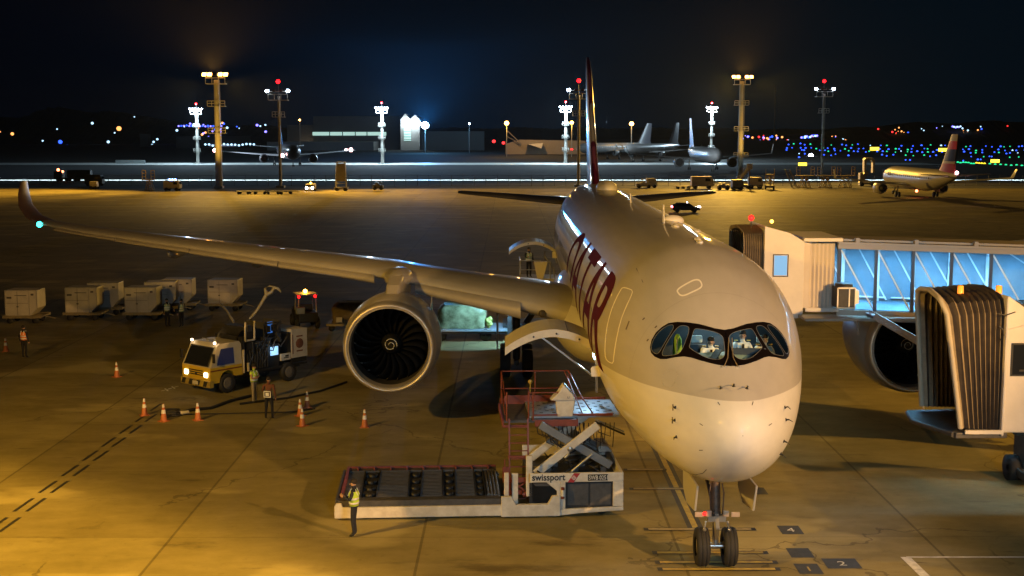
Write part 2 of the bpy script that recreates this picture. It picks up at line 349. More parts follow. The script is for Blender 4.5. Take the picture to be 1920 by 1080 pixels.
def fus_mat():
    m = bpy.data.materials.new('hull_paint'); m.use_nodes = True; t = m.node_tree; b = t.nodes['Principled BSDF']; L = t.links.new
    tcn = t.nodes.new('ShaderNodeTexCoord'); sp = t.nodes.new('ShaderNodeSeparateXYZ'); L(tcn.outputs['Object'], sp.inputs[0])
    def ma(op, x, y=0.0):
        q = t.nodes.new('ShaderNodeMath'); q.operation = op
        for i, v in enumerate((x, y)):
            if isinstance(v, (int, float)): q.inputs[i].default_value = v
            else: L(v, q.inputs[i])
        return q.outputs[0]
    # belly line: height at the nose rising slightly aft
    line = ma('SUBTRACT', BELLY_Z0, ma('MULTIPLY', ma('MINIMUM', sp.outputs[1], 9.0), BELLY_SLOPE))
    up = ma('MULTIPLY', ma('SUBTRACT', sp.outputs[2], line), 120.0); up = ma('MINIMUM', ma('MAXIMUM', up, 0.0), 1.0)
    no = t.nodes.new('ShaderNodeTexNoise'); no.inputs['Scale'].default_value = .9; no.inputs['Detail'].default_value = 7; L(tcn.outputs['Object'], no.inputs[0])
    mx = t.nodes.new('ShaderNodeMix'); mx.data_type = 'RGBA'; L(up, mx.inputs[0]); mx.inputs[6].default_value = (.66, .64, .60, 1); mx.inputs[7].default_value = (*GREY, 1)
    # fine streaks of grime
    mp = t.nodes.new('ShaderNodeMapping'); mp.inputs['Scale'].default_value = (1, .12, 1); L(tcn.outputs['Object'], mp.inputs[0])
    n2 = t.nodes.new('ShaderNodeTexNoise'); n2.inputs['Scale'].default_value = 3; n2.inputs['Detail'].default_value = 6; L(mp.outputs[0], n2.inputs[0])
    mr = t.nodes.new('ShaderNodeMapRange'); L(n2.outputs[0], mr.inputs[0]); mr.inputs[1].default_value = .35; mr.inputs[2].default_value = .7; mr.inputs[3].default_value = .93; mr.inputs[4].default_value = 1.0
    # frame seams every few metres
    fr = ma('LESS_THAN', ma('ABSOLUTE', ma('SUBTRACT', ma('FRACT', ma('DIVIDE', ma('ADD', sp.outputs[1], 1.9), 4.6)), .5)), .0018)
    seam = ma('SUBTRACT', 1.0, ma('MULTIPLY', fr, .18))
    m2 = t.nodes.new('ShaderNodeMix'); m2.data_type = 'RGBA'; m2.blend_type = 'MULTIPLY'; m2.inputs[0].default_value = 1; L(mx.outputs[2], m2.inputs[6])
    cc = t.nodes.new('ShaderNodeCombineColor'); v = ma('MULTIPLY', mr.outputs[0], seam)
    for i in range(3): L(v, cc.inputs[i])
    L(cc.outputs[0], m2.inputs[7])
    # cabin lining on the inside of the shell
    ge = t.nodes.new('ShaderNodeNewGeometry'); m3 = t.nodes.new('ShaderNodeMix'); m3.data_type = 'RGBA'; L(ge.outputs['Backfacing'], m3.inputs[0]); L(m2.outputs[2], m3.inputs[6]); m3.inputs[7].default_value = (.05, .06, .07, 1)
    L(m3.outputs[2], b.inputs['Base Color'])
    b.inputs['Specular IOR Level'].default_value = .3; b.inputs['Coat Weight'].default_value = .45; b.inputs['Coat Roughness'].default_value = .05
    rr = t.nodes.new('ShaderNodeMapRange'); L(n2.outputs[0], rr.inputs[0]); rr.inputs[3].default_value = .66; rr.inputs[4].default_value = .5; L(rr.outputs[0], b.inputs['Roughness'])
    return m
BELLY_Z0, BELLY_SLOPE = 5.50, 0.038
plane = thing('airliner', 'large grey topped, white bellied wide body airliner parked nose to the camera in the foreground', 'airliner', (0, 20, 0))
# analytic hull for ray casting
def hull_grid(svals, nth, off=0.0):
    return [[spt(s, 2*pi*k/nth, off) for k in range(nth)] for s in svals]
sv = [max(1e-4, (i/34)**2*.8) for i in range(35)]+[.8+.055*i for i in range(1, 112)]
s_ = sv[-1]
while s_ < 66.2: s_ += .35 if s_ < 12 else (.8 if s_ > 40 else 1.2); sv.append(min(s_, 66.3))
NTH = 320
rings = hull_grid(sv, NTH)
hv = [p for r in rings for p in r]; hf = [(i*NTH+j, i*NTH+(j+1) % NTH, (i+1)*NTH+(j+1) % NTH, (i+1)*NTH+j) for i in range(len(sv)-1) for j in range(NTH)]
BV = BVHTree.FromPolygons(hv, hf)
CAM = Vector((CX, CY, CH))
def hit(px, py):
    h = BV.ray_cast(CAM, rayd(px, py))
    return h[0], h[1]
for q in ((1150, 545), (1130, 680), (1152, 600), (1120, 640), (1145, 690),(1122,530),(1127, 682), (1160, 698), (1240, 727), (1313, 745), (1400, 750), (1460, 740), (1490, 718)):
    h = hit(*q)[0]
    pass
def inpoly(p, poly):
    x, y = p; c = False; j = len(poly)-1
    for i in range(len(poly)):
        xi, yi = poly[i]; xj, yj = poly[j]
        if (yi > y) != (yj > y) and x < (xj-xi)*(y-yi)/(yj-yi)+xi: c = not c
        j = i
    return c
def smooth_poly(poly, n=3):
    for _ in range(n):
        q = []
        for i in range(len(poly)):
            a = poly[i]; b = poly[(i+1) % len(poly)]
            q += [(a[0]*.75+b[0]*.25, a[1]*.75+b[1]*.25), (a[0]*.25+b[0]*.75, a[1]*.25+b[1]*.75)]
        poly = q
    return poly
def inset(poly, d):
    n = len(poly); A = sum(poly[i][0]*poly[(i+1) % n][1]-poly[(i+1) % n][0]*poly[i][1] for i in range(n)); sg = 1 if A > 0 else -1
    o = []
    for i in range(n):
        a = Vector(poly[i-1]); b = Vector(poly[i]); c = Vector(poly[(i+1) % n])
        t = (c-a); t = t.normalized() if t.length > 1e-9 else Vector((1, 0)); o.append((b.x-t.y*sg*d, b.y+t.x*sg*d))
    return o
def patch(outer, holes=(), step=3.0, off=.004, clampx=False, extra=0.0):
    """skin patch: polygon in photo pixels carried onto the hull, with holes; verts, faces"""
    pts = []; edges = []
    for poly in [outer]+list(holes):
        k = len(pts); n = len(poly); pts += [Vector(p) for p in poly]; edges += [(k+i, k+(i+1) % n) for i in range(n)]
    x0 = min(p[0] for p in outer); x1 = max(p[0] for p in outer); y0 = min(p[1] for p in outer); y1 = max(p[1] for p in outer)
    yy = y0+step/2; r = 0
    while yy < y1:
        xx = x0+step/2*(1+(r % 2))
        while xx < x1:
            if inpoly((xx, yy), outer) and not any(inpoly((xx, yy), h) for h in holes): pts.append(Vector((xx+random.uniform(-.2, .2), yy)))
            xx += step
        yy += step; r += 1
    vv, ee, ff, _, _, _ = delaunay_2d_cdt(pts, edges, [], 0, 1e-5)
    faces = []
    for f in ff:
        cx_ = sum(vv[i].x for i in f)/len(f); cy_ = sum(vv[i].y for i in f)/len(f)
        if inpoly((cx_, cy_), outer) and not any(inpoly((cx_, cy_), h) for h in holes): faces.append(tuple(f))
    V3 = []
    for v in vv:
        h, nn = hit(v.x, v.y)
        if h is None: h = Vector((0, -50, 0)); nn = Vector((0, 0, 1))
        if nn.dot(CAM-h) < 0: nn = -nn
        q = h+nn*(off+extra)
        if clampx and q.x > 0: q.x = 0
        V3.append(q)
    faces = [f for f in faces if all(V3[i].y > -20 for i in f)]
    return V3, faces
def mir(V3, faces): return [Vector((-v.x, v.y, v.z)) for v in V3], [tuple(reversed(f)) for f in faces]
def c3(l): return [(1180+x/6, 560+y/6) for x, y in l]
MASK = c3([(1160, 352), (1080, 352), (960, 335), (850, 302), (760, 282), (640, 266), (540, 262), (440, 275), (370, 318), (300, 383), (252, 465), (234, 545), (245, 608), (288, 655), (350, 681), (420, 680), (520, 660), (620, 652), (700, 665), (800, 697), (900, 724), (1000, 747), (1100, 757), (1180, 762), (1180, 352)])
# sharp closing edge on the symmetry plane, elsewhere smooth
W3 = smooth_poly(c3([(500, 305), (480, 295), (440, 300), (380, 335), (320, 390), (270, 465), (248, 540), (255, 590), (290, 620), (318, 625), (345, 600), (400, 500), (460, 400), (495, 345)]), 2)
W2 = smooth_poly(c3([(675, 330), (650, 308), (590, 302), (550, 320), (510, 365), (440, 470), (385, 570), (368, 620), (380, 645), (420, 645), (500, 635), (560, 620), (600, 570), (635, 480), (670, 390)]), 2)
W1 = smooth_poly(c3([(750, 337), (850, 350), (960, 375), (1020, 400), (1055, 435), (1068, 500), (1078, 620), (1060, 665), (1020, 685), (940, 688), (850, 660), (760, 610), (690, 565), (672, 545), (690, 490), (715, 390), (730, 350)]), 2)
# centre line of the hull in the picture, to close the half mask there
def center_px(z_lo=5.2, z_hi=7.6):
    o = []
    for i in range(60):
        s = .6+i*.09; p = spt(s, 0); o.append(p)
    return o
def to_px(p):
    x = p.x-CX; y = p.y-CY; z = p.z-CH; r = x*cos(YW)-y*sin(YW); d = x*sin(YW)+y*cos(YW); fw = d*cos(PT)-z*sin(PT); up = d*sin(PT)+z*cos(PT)
    return (960+r/fw*F, 540-up/fw*F)
CL = [to_px(p) for p in center_px()]
def clx(py):
    return min(CL, key=lambda c: abs(c[1]-py))[0]
half = []
for (x, y) in MASK:
    if x > clx(y)-.5: x = clx(y)
    half.append((x, y))
dd = []
for p in half:
    if not dd or abs(p[0]-dd[-1][0])+abs(p[1]-dd[-1][1]) > .3: dd.append(p)
half = dd
mv, mf = patch(half, [W1, W2, W3], 2.2, .006, clampx=True)
for v in mv:
    if abs(v.x) < .02: v.x = 0
gl = {n: patch(p, (), 3.0, -.012) for n, p in (('front', W1), ('middle', W2), ('rear', W3))}
# hull with real openings under the window mask
def delmask(p):
    q = p.copy()
    if q.x > 0: q.x = -q.x
    if q.y > 8.2 or q.z < 4.8: return False
    return inpoly(to_px(q), halfin)
halfin = inset(half, .9)
halfin = [(x+2.5 if x > clx(y)-4 else x, y) for x, y in halfin]
near = [delmask(p) if (p.y < 8.2 and 4.8 < p.z < 8.2) else False for p in hv]
# cut openings one by one: only where a window opening lies
wins_in = [inset(p, -1.2) for p in (W1, W2, W3)]
def in_win(p):
    q = p.copy()
    if q.x > 0: q.x = -q.x
    t = to_px(q); return any(inpoly(t, w_) for w_ in wins_in)
hm = MB(); faces = []
for f in hf:
    if all(near[i] for i in f):
        c = sum((hv[i] for i in f), Vector())/4
        if in_win(c) or any(in_win(hv[i]) for i in f): continue
    faces.append(f)
hm.add(hv, faces, 0, True)
HULL = fus_mat()
fus = hm.build('fuselage', HULL, plane)
nosecap = MB().sph((0, Y0+.012, 4.721), .02, 0, 8)
MASKM = M('window_mask_black', (.006, .004, .004), .3, spec=.12)
m = MB(); m.add(mv, mf, 0, True); m.add(*mir(mv, mf), 0, True)
m.build('window_mask', MASKM, fus, solid=0)
CGL = GLASS('cockpit_glass', (.86, .93, .94), .06)
CGL2 = GLASS('side_cockpit_glass', (.62, .68, .66), .10)
SILV = M('window_trim', (.55, .55, .52), .35, metal=.8)
for n, poly in (('front', W1), ('middle', W2), ('rear', W3)):
    v, f = gl[n]
    ring = patch(inset(poly, -.35), [inset(poly, .55)], 2.5, .010)
    for sd in (0, 1):
        a = MB(); a.add(*(mir(v, f) if sd else (v, f)), 0, True); g = a.build('cockpit_window', CGL if n == 'front' else CGL2, plane)
        a = MB(); a.add(*(mir(*ring) if sd else ring), 0, True); a.build('frame', SILV, g)
def skin_part(name, px_poly, hole, mat, parent, step=2.5, both=False, off=.005, sm=2, ring=None):
    poly = smooth_poly(px_poly, sm) if sm else px_poly
    holes = [inset(poly, ring)] if ring else ([hole] if hole else [])
    V3, ff = patch(poly, holes, step, off)
    a = MB(); a.add(V3, ff, 0, True)
    if both: a.add(*mir(V3, ff), 0, True)
    return a.build(name, mat, parent)
TRIM = M('door_trim_white', (.80, .76, .68), .4)
hx = lambda l: [(1180+x/6, 380+y/6) for x, y in l]
skin_part('escape_hatch', hx([(528, 990), (556, 955), (640, 905), (720, 863), (780, 858), (812, 885), (829, 935), (803, 972), (710, 1015), (622, 1056), (568, 1052), (538, 1015)]), None, TRIM, plane, 1.5, ring=2.9)
dx_ = lambda l: [(1040+x/3.857, 420+y/3.857) for x, y in l]
DOOR = dx_([(492, 455), (530, 462), (571, 480), (555, 530), (520, 600), (478, 710), (448, 850), (434, 940), (428, 1012), (395, 1005), (364, 975), (360, 900), (370, 770), (400, 640), (440, 540), (475, 475)])
skin_part('cabin_door', DOOR, None, TRIM, plane, 1.2, both=False, ring=1.9, sm=1)
# nose panel hatch (dotted), wiper roots, probes
DARK = M('dark_metal', (.05, .048, .045), .45, metal=.5); STEEL = M('steel', (.45, .44, .42), .3, metal=.9)
pan = smooth_poly([(1241, 712), (1250, 694), (1262, 692), (1273, 698), (1268, 712), (1262, 724), (1250, 728), (1243, 722)], 1)
def skin_line(name, pts, wpx, mat, parent, mirror=False):
    m = MB()
    for i in range(len(pts)-1):
        a = Vector(pts[i]); b = Vector(pts[i+1]); t = (b-a).normalized(); nrm = Vector((-t.y, t.x))*wpx/2
        V3, ff = patch([tuple(a+nrm), tuple(b+nrm), tuple(b-nrm), tuple(a-nrm)], (), 3, .006); m.add(V3, ff, 0, True)
        if mirror: m.add(*mir(V3, ff), 0, True)
    return m.build(name, mat, parent)
m = MB()
for i in range(0, len(pan)):
    a = Vector(pan[i]); b = Vector(pan[(i+1) % len(pan)])
    c = (a+b)/2; h, nn = hit(c.x, c.y)
    m.sph(h, .012, 0, 4)
m.build('access_panel_screws', STEEL, plane)['kind'] = 'stuff'
for pts in ([(1193, 503), (1206, 530)], [(1435, 503), (1447, 528)]): skin_line('panel_seam', pts, 1.0, DARK, plane)
for pts in ([(1325, 880), (1318, 887), (1305, 890), (1290, 888)], [(1432, 877), (1431, 886)], [(1346, 754), (1350, 760)], [(1412, 753), (1410, 760)], [(1312, 794), (1318, 798)], [(1441, 798), (1447, 794)], [(1311, 844), (1318, 844)]):
    skin_line('lightning_strip', pts, 1.3, DARK, plane)
for pts in ([(1174, 618), (1180, 602)], [(1205, 600), (1209, 596)], [(1213, 640), (1216, 636)], [(1262, 758), (1262, 770)], [(1261, 782), (1261, 794)], [(1228, 615), (1232, 611)]): skin_line('placard', pts, 2.2, M('placard_dark', (.10, .07, .05), .5), plane)
for (px, py, dx, dy) in [(1352, 729, -18, -2), (1376, 725, -10, -5), (1400, 729, -8, -6), (1267, 764, -13, -1), (1266, 788, -13, -1), (1269, 819, -9, -1), (1471, 764, 3, 6), (1473, 787, 10, 1), (1469, 827, 5, 0), (1463, 850, 5, 1)]:
    h, nn = hit(px, py)
    if nn.dot(CAM-h) < 0: nn = -nn
    tip = P(px+dx, py+dy, h.y-.22)
    m = MB(); m.tube([h, h+nn*.09], .02, 0, 6); m.tube([h+nn*.09, h+nn*.10+Vector((0, -.22, 0))+(tip-h).normalized()*.05], [.014, .008], 0, 6)
    m.sph(h, .045, 0, 6, (1, .4, 1)); m.build('air_probe', DARK, plane)
for s_ in (-1, 1):
    a = hit(1364 if s_ < 0 else 1374, 672)[0]; b = hit(1357 if s_ < 0 else 1383, 688)[0]; c_ = hit(1366 if s_ < 0 else 1372, 635)[0]
    m = MB(); m.tube([b+Vector((0, -.04, .02)), a+Vector((0, -.05, .03)), c_+Vector((0, -.04, .03))], .012, 0, 6); m.obox(b, .12, .06, .05); m.build('wiper', M('wiper_metal', (.45, .35, .22), .4, metal=.6), plane)
# roof antennas
ANT = M('antenna_white', (.75, .70, .6), .45)
for (px, py, L_, W_, Hh) in [(1262, 414, .75, .22, .22), (1266, 425, .30, .12, .10), (1305, 434, .32, .14, .09), (1308, 449, .2, .1, .07), (1312, 454, .2, .1, .07)]:
    h, nn = hit(px, py); m = MB(); m.sph(h, 1, 0, 10, (L_/2 if px != 1262 else .42, .3, Hh)); m.build('antenna', ANT, plane)
h, nn = hit(1245, 418); m = MB(); m.prism([(h.y-.12, h.z-.1), (h.y+.35, h.z-.1), (h.y+.30, h.z+.62), (h.y+.12, h.z+.66)], 'x', h.x-.02, h.x+.02); m.build('blade_antenna', ANT, plane, bevel=.01)
m = MB(); m.sph((0, 45, 8.80), 1, 0, 14, (.62, 1.6, .48)); m.build('satellite_dome', ANT, plane)
m = MB(); m.prism([(30, 8.7), (30.4, 8.7), (30.35, 9.2), (30.2, 9.2)], 'x', -.02, .02); m.build('blade_antenna', ANT, plane)
# cabin windows (one row each side) as one part per side
CW = M('cabin_window_dark', (.03, .035, .045), .12)
for sd in (-1, 1):
    m = MB()
    s_ = 9.3
    while s_ < 56:
        if not (19.0 < s_ < 20.5 or 38 < s_ < 39.4): 
            zc_ = 6.15; t, b, hw = sec(s_); c = (t+b)/2; th = math.acos(min(1, (zc_-c)/(t-c)))
            pts = [spt(s_+.12*cos(a), sd*(th+.075*sin(a)), .006) for a in [2*pi*k/10 for k in range(10)]]
            m.sheet(pts)
        s_ += .62
    m.build('cabin_window_row', CW, plane, nofix=True)['kind'] = 'stuff'
# titles wrapped round the hull side
MAROON = M('maroon_paint', (.075, .012, .014), .9, spec=.03); LGREY = M('title_grey', (.30, .28, .27), .35, coat=.3)
def hull_text(body, size, s0, th0, side, mat, sx=1.0, bold=.0):
    cu = bpy.data.curves.new('t', 'FONT'); cu.body = body; cu.size = size; cu.offset = bold
    t = bpy.data.objects.new('tmp', cu); COL.objects.link(t); bpy.context.view_layer.update()
    me = bpy.data.meshes.new_from_object(t.evaluated_get(bpy.context.evaluated_depsgraph_get())); bpy.data.objects.remove(t)
    bm = bmesh.new(); bm.from_mesh(me); bmesh.ops.triangulate(bm, faces=bm.faces)
    for _ in range(9):
        le = [e for e in bm.edges if e.calc_length() > .22]
        if not le: break
        bmesh.ops.subdivide_edges(bm, edges=le, cuts=1); bmesh.ops.triangulate(bm, faces=bm.faces)
    wd = max(v.co.x for v in bm.verts)*sx
    for v in bm.verts:
        # starboard: the word runs nose-ward; port: tail-ward
        s = s0+(wd-v.co.x*sx) if side < 0 else s0+v.co.x*sx
        th = th0-v.co.y/3.04
        v.co = spt(s, side*th, .007)
    for f in bm.faces: f.smooth = True
    bm.to_mesh(me); bm.free(); me.materials.clear(); me.materials.append(mat)
    o = bpy.data.objects.new('airline_title', me); COL.objects.link(o); o.parent = plane; o.location = -plane.location; return o
hull_text('QATAR', 3.7, 6.95, 1.74, -1, MAROON, 1.7, .06)
hull_text('QATAR', 3.7, 7.3, 1.74, 1, MAROON, 1.7, .06)
# wings
WM = M('wing_paint', (.36, .34, .31), .34, var=.12, scale=.8, coat=.35); WM2 = M('slat_metal', (.50, .46, .40), .30, metal=.35, var=.1, scale=2)
def naca(tk, n=14):
    o = []
    for i in range(n+1):
        x = (1-cos(pi*i/n))/2; y = 5*tk*(.2969*sqrt(x)-.126*x-.3516*x*x+.2843*x**3-.1015*x**4); o.append((x, y))
    up = [(x, y+.02*(1-(2*x-1)**2)) for x, y in reversed(o)]; lo = [(x, -y*.75+.02*(1-(2*x-1)**2)) for x, y in o[1:-1]]
    return up+lo
def wing_section(x, yle, zle, ch, tk, inc=0.0, vx=None):
    r = []
    for u, v in naca(tk):
        r.append((x, yle+u*ch, zle+v*ch-u*ch*math.tan(inc)))
    return r
LEs = [(2.6, 20.2, 4.55, 13.2, .145, .055), (4.6, 21.65, 4.95, 11.4, .13, .05), (7, 23.3, 5.25, 9.6, .12, .045), (9.0, 24.7, 5.50, 8.4, .115, .04), (11, 26.1, 5.75, 7.5, .11, .03), (13.2, 27.65, 5.90, 6.8, .105, .025), (16, 29.6, 6.05, 6.1, .10, .02), (20, 32.4, 6.28, 5.2, .10, .015), (24, 35.2, 6.5, 4.3, .095, .01), (28, 38.0, 6.75, 3.35, .09, 0), (30.4, 39.7, 6.95, 2.8, .09, 0)]
for sd in (-1, 1):
    rings = [[(sd*a, b, c) for a, b, c in wing_section(*L_)] for L_ in LEs]
    # curved wing tip
    tipc = [(31.4, 40.4, 7.05, 2.6, 12), (32.3, 41.0, 7.35, 2.4, 35), (33.0, 41.8, 7.95, 2.1, 58), (33.3, 42.6, 8.6, 1.7, 70), (33.45, 43.4, 9.25, 1.1, 75)]
    tipr = []
    for x, yl, z, ch, ang in tipc:
        a = radians(ang); tipr.append([(sd*(x-v*ch*sin(a)), yl+u*ch, z+v*ch*cos(a)) for u, v in naca(.085)])
    rings.append([tuple(p) for p in tipr[0]]); wm = MB(); wm.loft(rings, 0, True, True); wg = wm.build('wing', WM, plane)
    wm = MB(); wm.loft(tipr, 0, True, True); wm.build('winglet', M('winglet_dark', (.10, .06, .055), .4, coat=.3), wg)
    # leading edge slats, slightly drooped
    def slat(xa, xb, drop, name):
        n = 14; rr = []
        for i in range(n+1):
            x = xa+(xb-xa)*i/n; k = 0
            while k < len(LEs)-2 and x > LEs[k+1][0]: k += 1
            A, B = LEs[k], LEs[k+1]; t = (x-A[0])/(B[0]-A[0]); q = [A[j]+(B[j]-A[j])*t for j in range(6)]
            ch = q[3]; cs = min(.12*ch+.25, 1.0); th = q[4]*ch*.5
            prof = []
            for j in range(13):
                a = pi*.5+pi*j/12+.0
                prof.append((cs*.75+cos(a)*cs*.75 if j else cs, sin(a)*th*.62))
            prof = [(cs, th*.60), (cs*.6, th*.62), (cs*.3, th*.5), (cs*.1, th*.27), (0, 0), (cs*.05, -th*.22), (cs*.2, -th*.40), (cs*.42, -th*.46), (cs*.36, -th*.30), (cs*.30, -.02), (cs*.5, th*.28), (cs*.8, th*.48)]
            rr.append([(sd*x, q[1]-.22-drop*.5+u, q[2]-drop+v) for u, v in prof])
        m = MB(); m.loft(rr, 0, True, True); m.build('slat', WM2, wg)
    slat(11.6, 16.4, .20, 's'); slat(16.45, 21.4, .18, 's'); slat(21.45, 26, .15, 's'); slat(26.05, 30.2, .12, 's')
    slat(5.2, 9.7, .24, 's')
    # flap track fairings
    for x in (7.6, 13.4, 18.4, 23.2):
        m = MB(); k = [i for i in range(len(LEs)) if LEs[i][0] <= x][-1]; A, B = LEs[k], LEs[k+1]; t = (x-A[0])/(B[0]-A[0]); ye = A[1]+A[3]+(B[1]+B[3]-A[1]-A[3])*t; z = A[2]+(B[2]-A[2])*t-.35
        m.sph((sd*x, ye-1.0, z-.25), 1, 0, 10, (.25, 2.2, .42)); m.build('flap_fairing', WM, wg)
    # navigation light at the tip
    m = MB(); m.sph((sd*31.35, 40.35, 7.04), .16, 0, 8); m.build('wing_tip_light', M('nav_green', (.1, .9, .8), emit=9, ecol=(.03, .85, .75)) if sd < 0 else M('nav_red', (.9, .1, .1), emit=30, ecol=(1, .05, .05)), wg)
    # root fairing
    m = MB(); m.sph((sd*2.2, 27, 4.2), 1, 0, 20, (1.75, 9.6, 1.75)); m.build('wing_root_fairing', HULL, plane)
    # engine
    ex, ey, ez = sd*10.45, 20.6, 3.50
    eng = MB(); eng.lathe([(0.03, 1.60), (.25, 1.79), (.7, 1.90), (1.4, 1.98), (2.2, 1.99), (3.2, 1.93), (4.2, 1.76), (5.0, 1.58), (5.02, 1.42), (4.2, 1.5), (3.4, 1.5), (1.8, 1.57), (.9, 1.56), (.45, 1.565), (.25, 1.58)], (ex, ey, ez), n=56)
    eg = eng.build('engine', M('nacelle_paint', (.42, .39, .35), .32, coat=.4, var=.08, scale=1.5), plane)
    m = MB(); m.lathe([(.45, 1.545), (.25, 1.575), (.10, 1.615), (.02, 1.66), (-.01, 1.71), (.03, 1.765), (.14, 1.81), (.34, 1.862), (.42, 1.874)], (ex, ey, ez), n=64); m.build('intake_lip', M('polished_lip', (.62, .56, .46), .42, metal=.75), eg)
    m = MB(); m.lathe([(.44, 1.55), (1.5, 1.552)], (ex, ey, ez), n=56); m.build('intake_liner', M('liner', (.03, .028, .025), .6), eg)
    m = MB()
    for k in range(22):
        a0 = 2*pi*k/22; seg = []
        for i in range(7):
            r = .42+(1.53-.42)*i/6; tw = radians(28+34*i/6); cw = .36+.1*i/6; a = a0+.12*sin(i/6*pi)-.16*i/6
            c = Vector((ex+r*cos(a), ey+1.35, ez+r*sin(a))); tg = Vector((-sin(a), 0, cos(a))); ax = Vector((0, 1, 0)); d = tg*sin(tw)*cw/2+ax*cos(tw)*cw/2
            seg.append((c-d, c+d))
        vs = [p for s2 in seg for p in s2]; m.add(vs, [(2*i, 2*i+1, 2*i+3, 2*i+2) for i in range(6)], 0, True)
    m.build('fan', M('fan_blade', (.0025, .0025, .003), .6, spec=.05), eg, nofix=True, solid=.012)
    m = MB(); m.lathe([(.72, .005), (.78, .10), (.92, .24), (1.1, .35), (1.35, .42), (1.5, .42)], (ex, ey, ez), n=28); m.build('spinner', M('spinner_black', (.012, .012, .012), .3), eg)
    m = MB(); pts = []
    for i in range(46):
        a = i/45*2*pi*1.55; r = .07+.23*i/45 if i < 32 else .233+.015*(i-32)/13
        yy = .76+(.92-.76)*max(0, (r-.08)/.16) if r < .24 else .92+(1.1-.92)*(r-.24)/.11
        pts.append((ex+sd*r*cos(a), ey+yy-.02, ez+r*sin(a)))
    m.tube(pts, .012, 0, 5); m.build('spinner_spiral', M('spiral_white', (.7, .68, .6), .5), eg)
    m = MB(); m.sheet([(ex+1.56*cos(2*pi*k/40), ey+1.9, ez+1.56*sin(2*pi*k/40)) for k in range(40)]); m.build('intake_back', M('engine_dark', (.012, .012, .012), .6), eg); m = MB(); m.lathe([(4.6, 1.15), (6.0, .9), (6.9, .55), (6.9, .01)], (ex, ey, ez), n=28); m.build('exhaust_core', M('engine_dark', (.012, .012, .012), .6), eg)
    # strake
    m = MB(); sx_ = ex-sd*1.55; m.prism([(ey+1.6, ez+1.1), (ey+3.1, ez+1.0), (ey+3.0, ez+1.75)], 'x', sx_-.02, sx_+.02); m.build('strake', M('nacelle_paint'), eg)
    # pylon
    m = MB()
    pr = [[(ex-hw_, y_, zb), (ex+hw_, y_, zb), (ex+hw_*.8, y_, zt), (ex-hw_*.8, y_, zt)] for y_, hw_, zb, zt in ((ey+1.7, .28, ez+1.7, ez+1.96), (ey+2.4, .36, ez+1.7, ez+2.25), (ey+3.6, .40, ez+1.5, ez+2.5), (ey+5.2, .40, ez+1.2, ez+2.55), (ey+8.0, .30, ez+1.3, ez+2.2), (ey+10.5, .1, ez+1.7, ez+1.9))]
    m.loft(pr, 0, True, False); m.build('pylon', M('nacelle_paint'), plane, bevel=.12)
    m = MB(); m.sph((ex, ey+5.0, ez+2.30), 1, 0, 14, (.62, 1.6, .42)); m.build('pylon_fairing', WM, plane)
    # tailplane
    rr = [[(sd*x, yl+u*ch, z+v*ch) for u, v in naca(.09)] for x, yl, z, ch in ((.9, 57.2, 7.15, 6.6), (3.5, 59.0, 7.3, 5.2), (6.5, 61.2, 7.5, 3.9), (9.1, 63.0, 7.66, 2.7), (9.4, 63.7, 7.68, 1.8))]
    m = MB(); m.loft(rr, 0); m.build('tailplane', M('tailplane_dark', (.10, .09, .085), .35, coat=.3), plane)
    # main gear
    gx = sd*5.3; m = MB(); m.tube([(gx, 33.8, .75), (gx, 33.8, 4.4)], .19, 0, 10); m.tube([(gx, 32.9, .68), (gx, 34.7, .68)], .13); m.beam((gx, 33.8, 1.6), (gx-sd*1.6, 33.6, 4.2), .12, .12); m.build('main_gear_strut', DARK, plane)
    for yy in (32.9, 34.7):
        for xx in (-.55, .55):
            m = MB(); m.lathe([(-.25, .42), (-.26, .60), (-.2, .69), (.2, .69), (.26, .60), (.25, .42)], (gx+xx, yy, .69), 'x', 28); m.lathe([(-.2, .01), (-.16, .40), (.16, .40), (.2, .01)], (gx+xx, yy, .69), 'x', 20, 1)
            m.build('main_wheel', [M('tyre', (.018, .017, .016), .75), STEEL], plane)
    m = MB(); m.prism([(32.2, 1.5), (35.2, 1.5), (35.6, 4.6), (31.9, 4.6)], 'x', gx+sd*.95-.04, gx+sd*.95+.04); m.build('main_gear_door', M('white_panel', (.42, .40, .36), .5), plane, bevel=.02)
# fin with livery
def fin_mat():
    m = bpy.data.materials.new('fin_livery'); m.use_nodes = True; t = m.node_tree; b = t.nodes['Principled BSDF']; L = t.links.new
    tcn = t.nodes.new('ShaderNodeTexCoord'); wv = t.nodes.new('ShaderNodeTexNoise'); wv.inputs['Scale'].default_value = .45; wv.inputs['Detail'].default_value = 1; L(tcn.outputs['Object'], wv.inputs[0])
    r = t.nodes.new('ShaderNodeValToRGB'); r.color_ramp.interpolation = 'CONSTANT'; e = r.color_ramp.elements; e[0].color = (.42, .39, .37, 1); e[1].position = .47; e[1].color = (.10, .012, .045, 1); x = e.new(.60); x.color = (.20, .06, .13, 1)
    L(wv.outputs[0], r.inputs[0]); L(r.outputs[0], b.inputs['Base Color']); b.inputs['Roughness'].default_value = .3; b.inputs['Coat Weight'].default_value = .6; return m
rr = [[(v*ch*1.0, yl+u*ch, z) for u, v in [(a, b-.02*(1-(2*a-1)**2)) for a, b in naca(.10)]] for z, yl, ch in ((8.2, 53.8, 9.4), (8.9, 55.0, 8.3), (10.5, 56.7, 7.3), (13.5, 59.4, 5.6), (16.3, 61.9, 4.1), (17.1, 62.9, 3.2), (17.42, 63.9, 1.9))]
for r_ in rr:
    for i, p in enumerate(r_): pass
m = MB(); m.loft(rr, 0); fin = m.build('tail_fin', fin_mat(), plane)
# belly fairing
m = MB(); m.sph((0, 28.5, 3.2), 1, 0, 22, (2.9, 10.5, 1.35)); m.build('belly_fairing', HULL, plane)
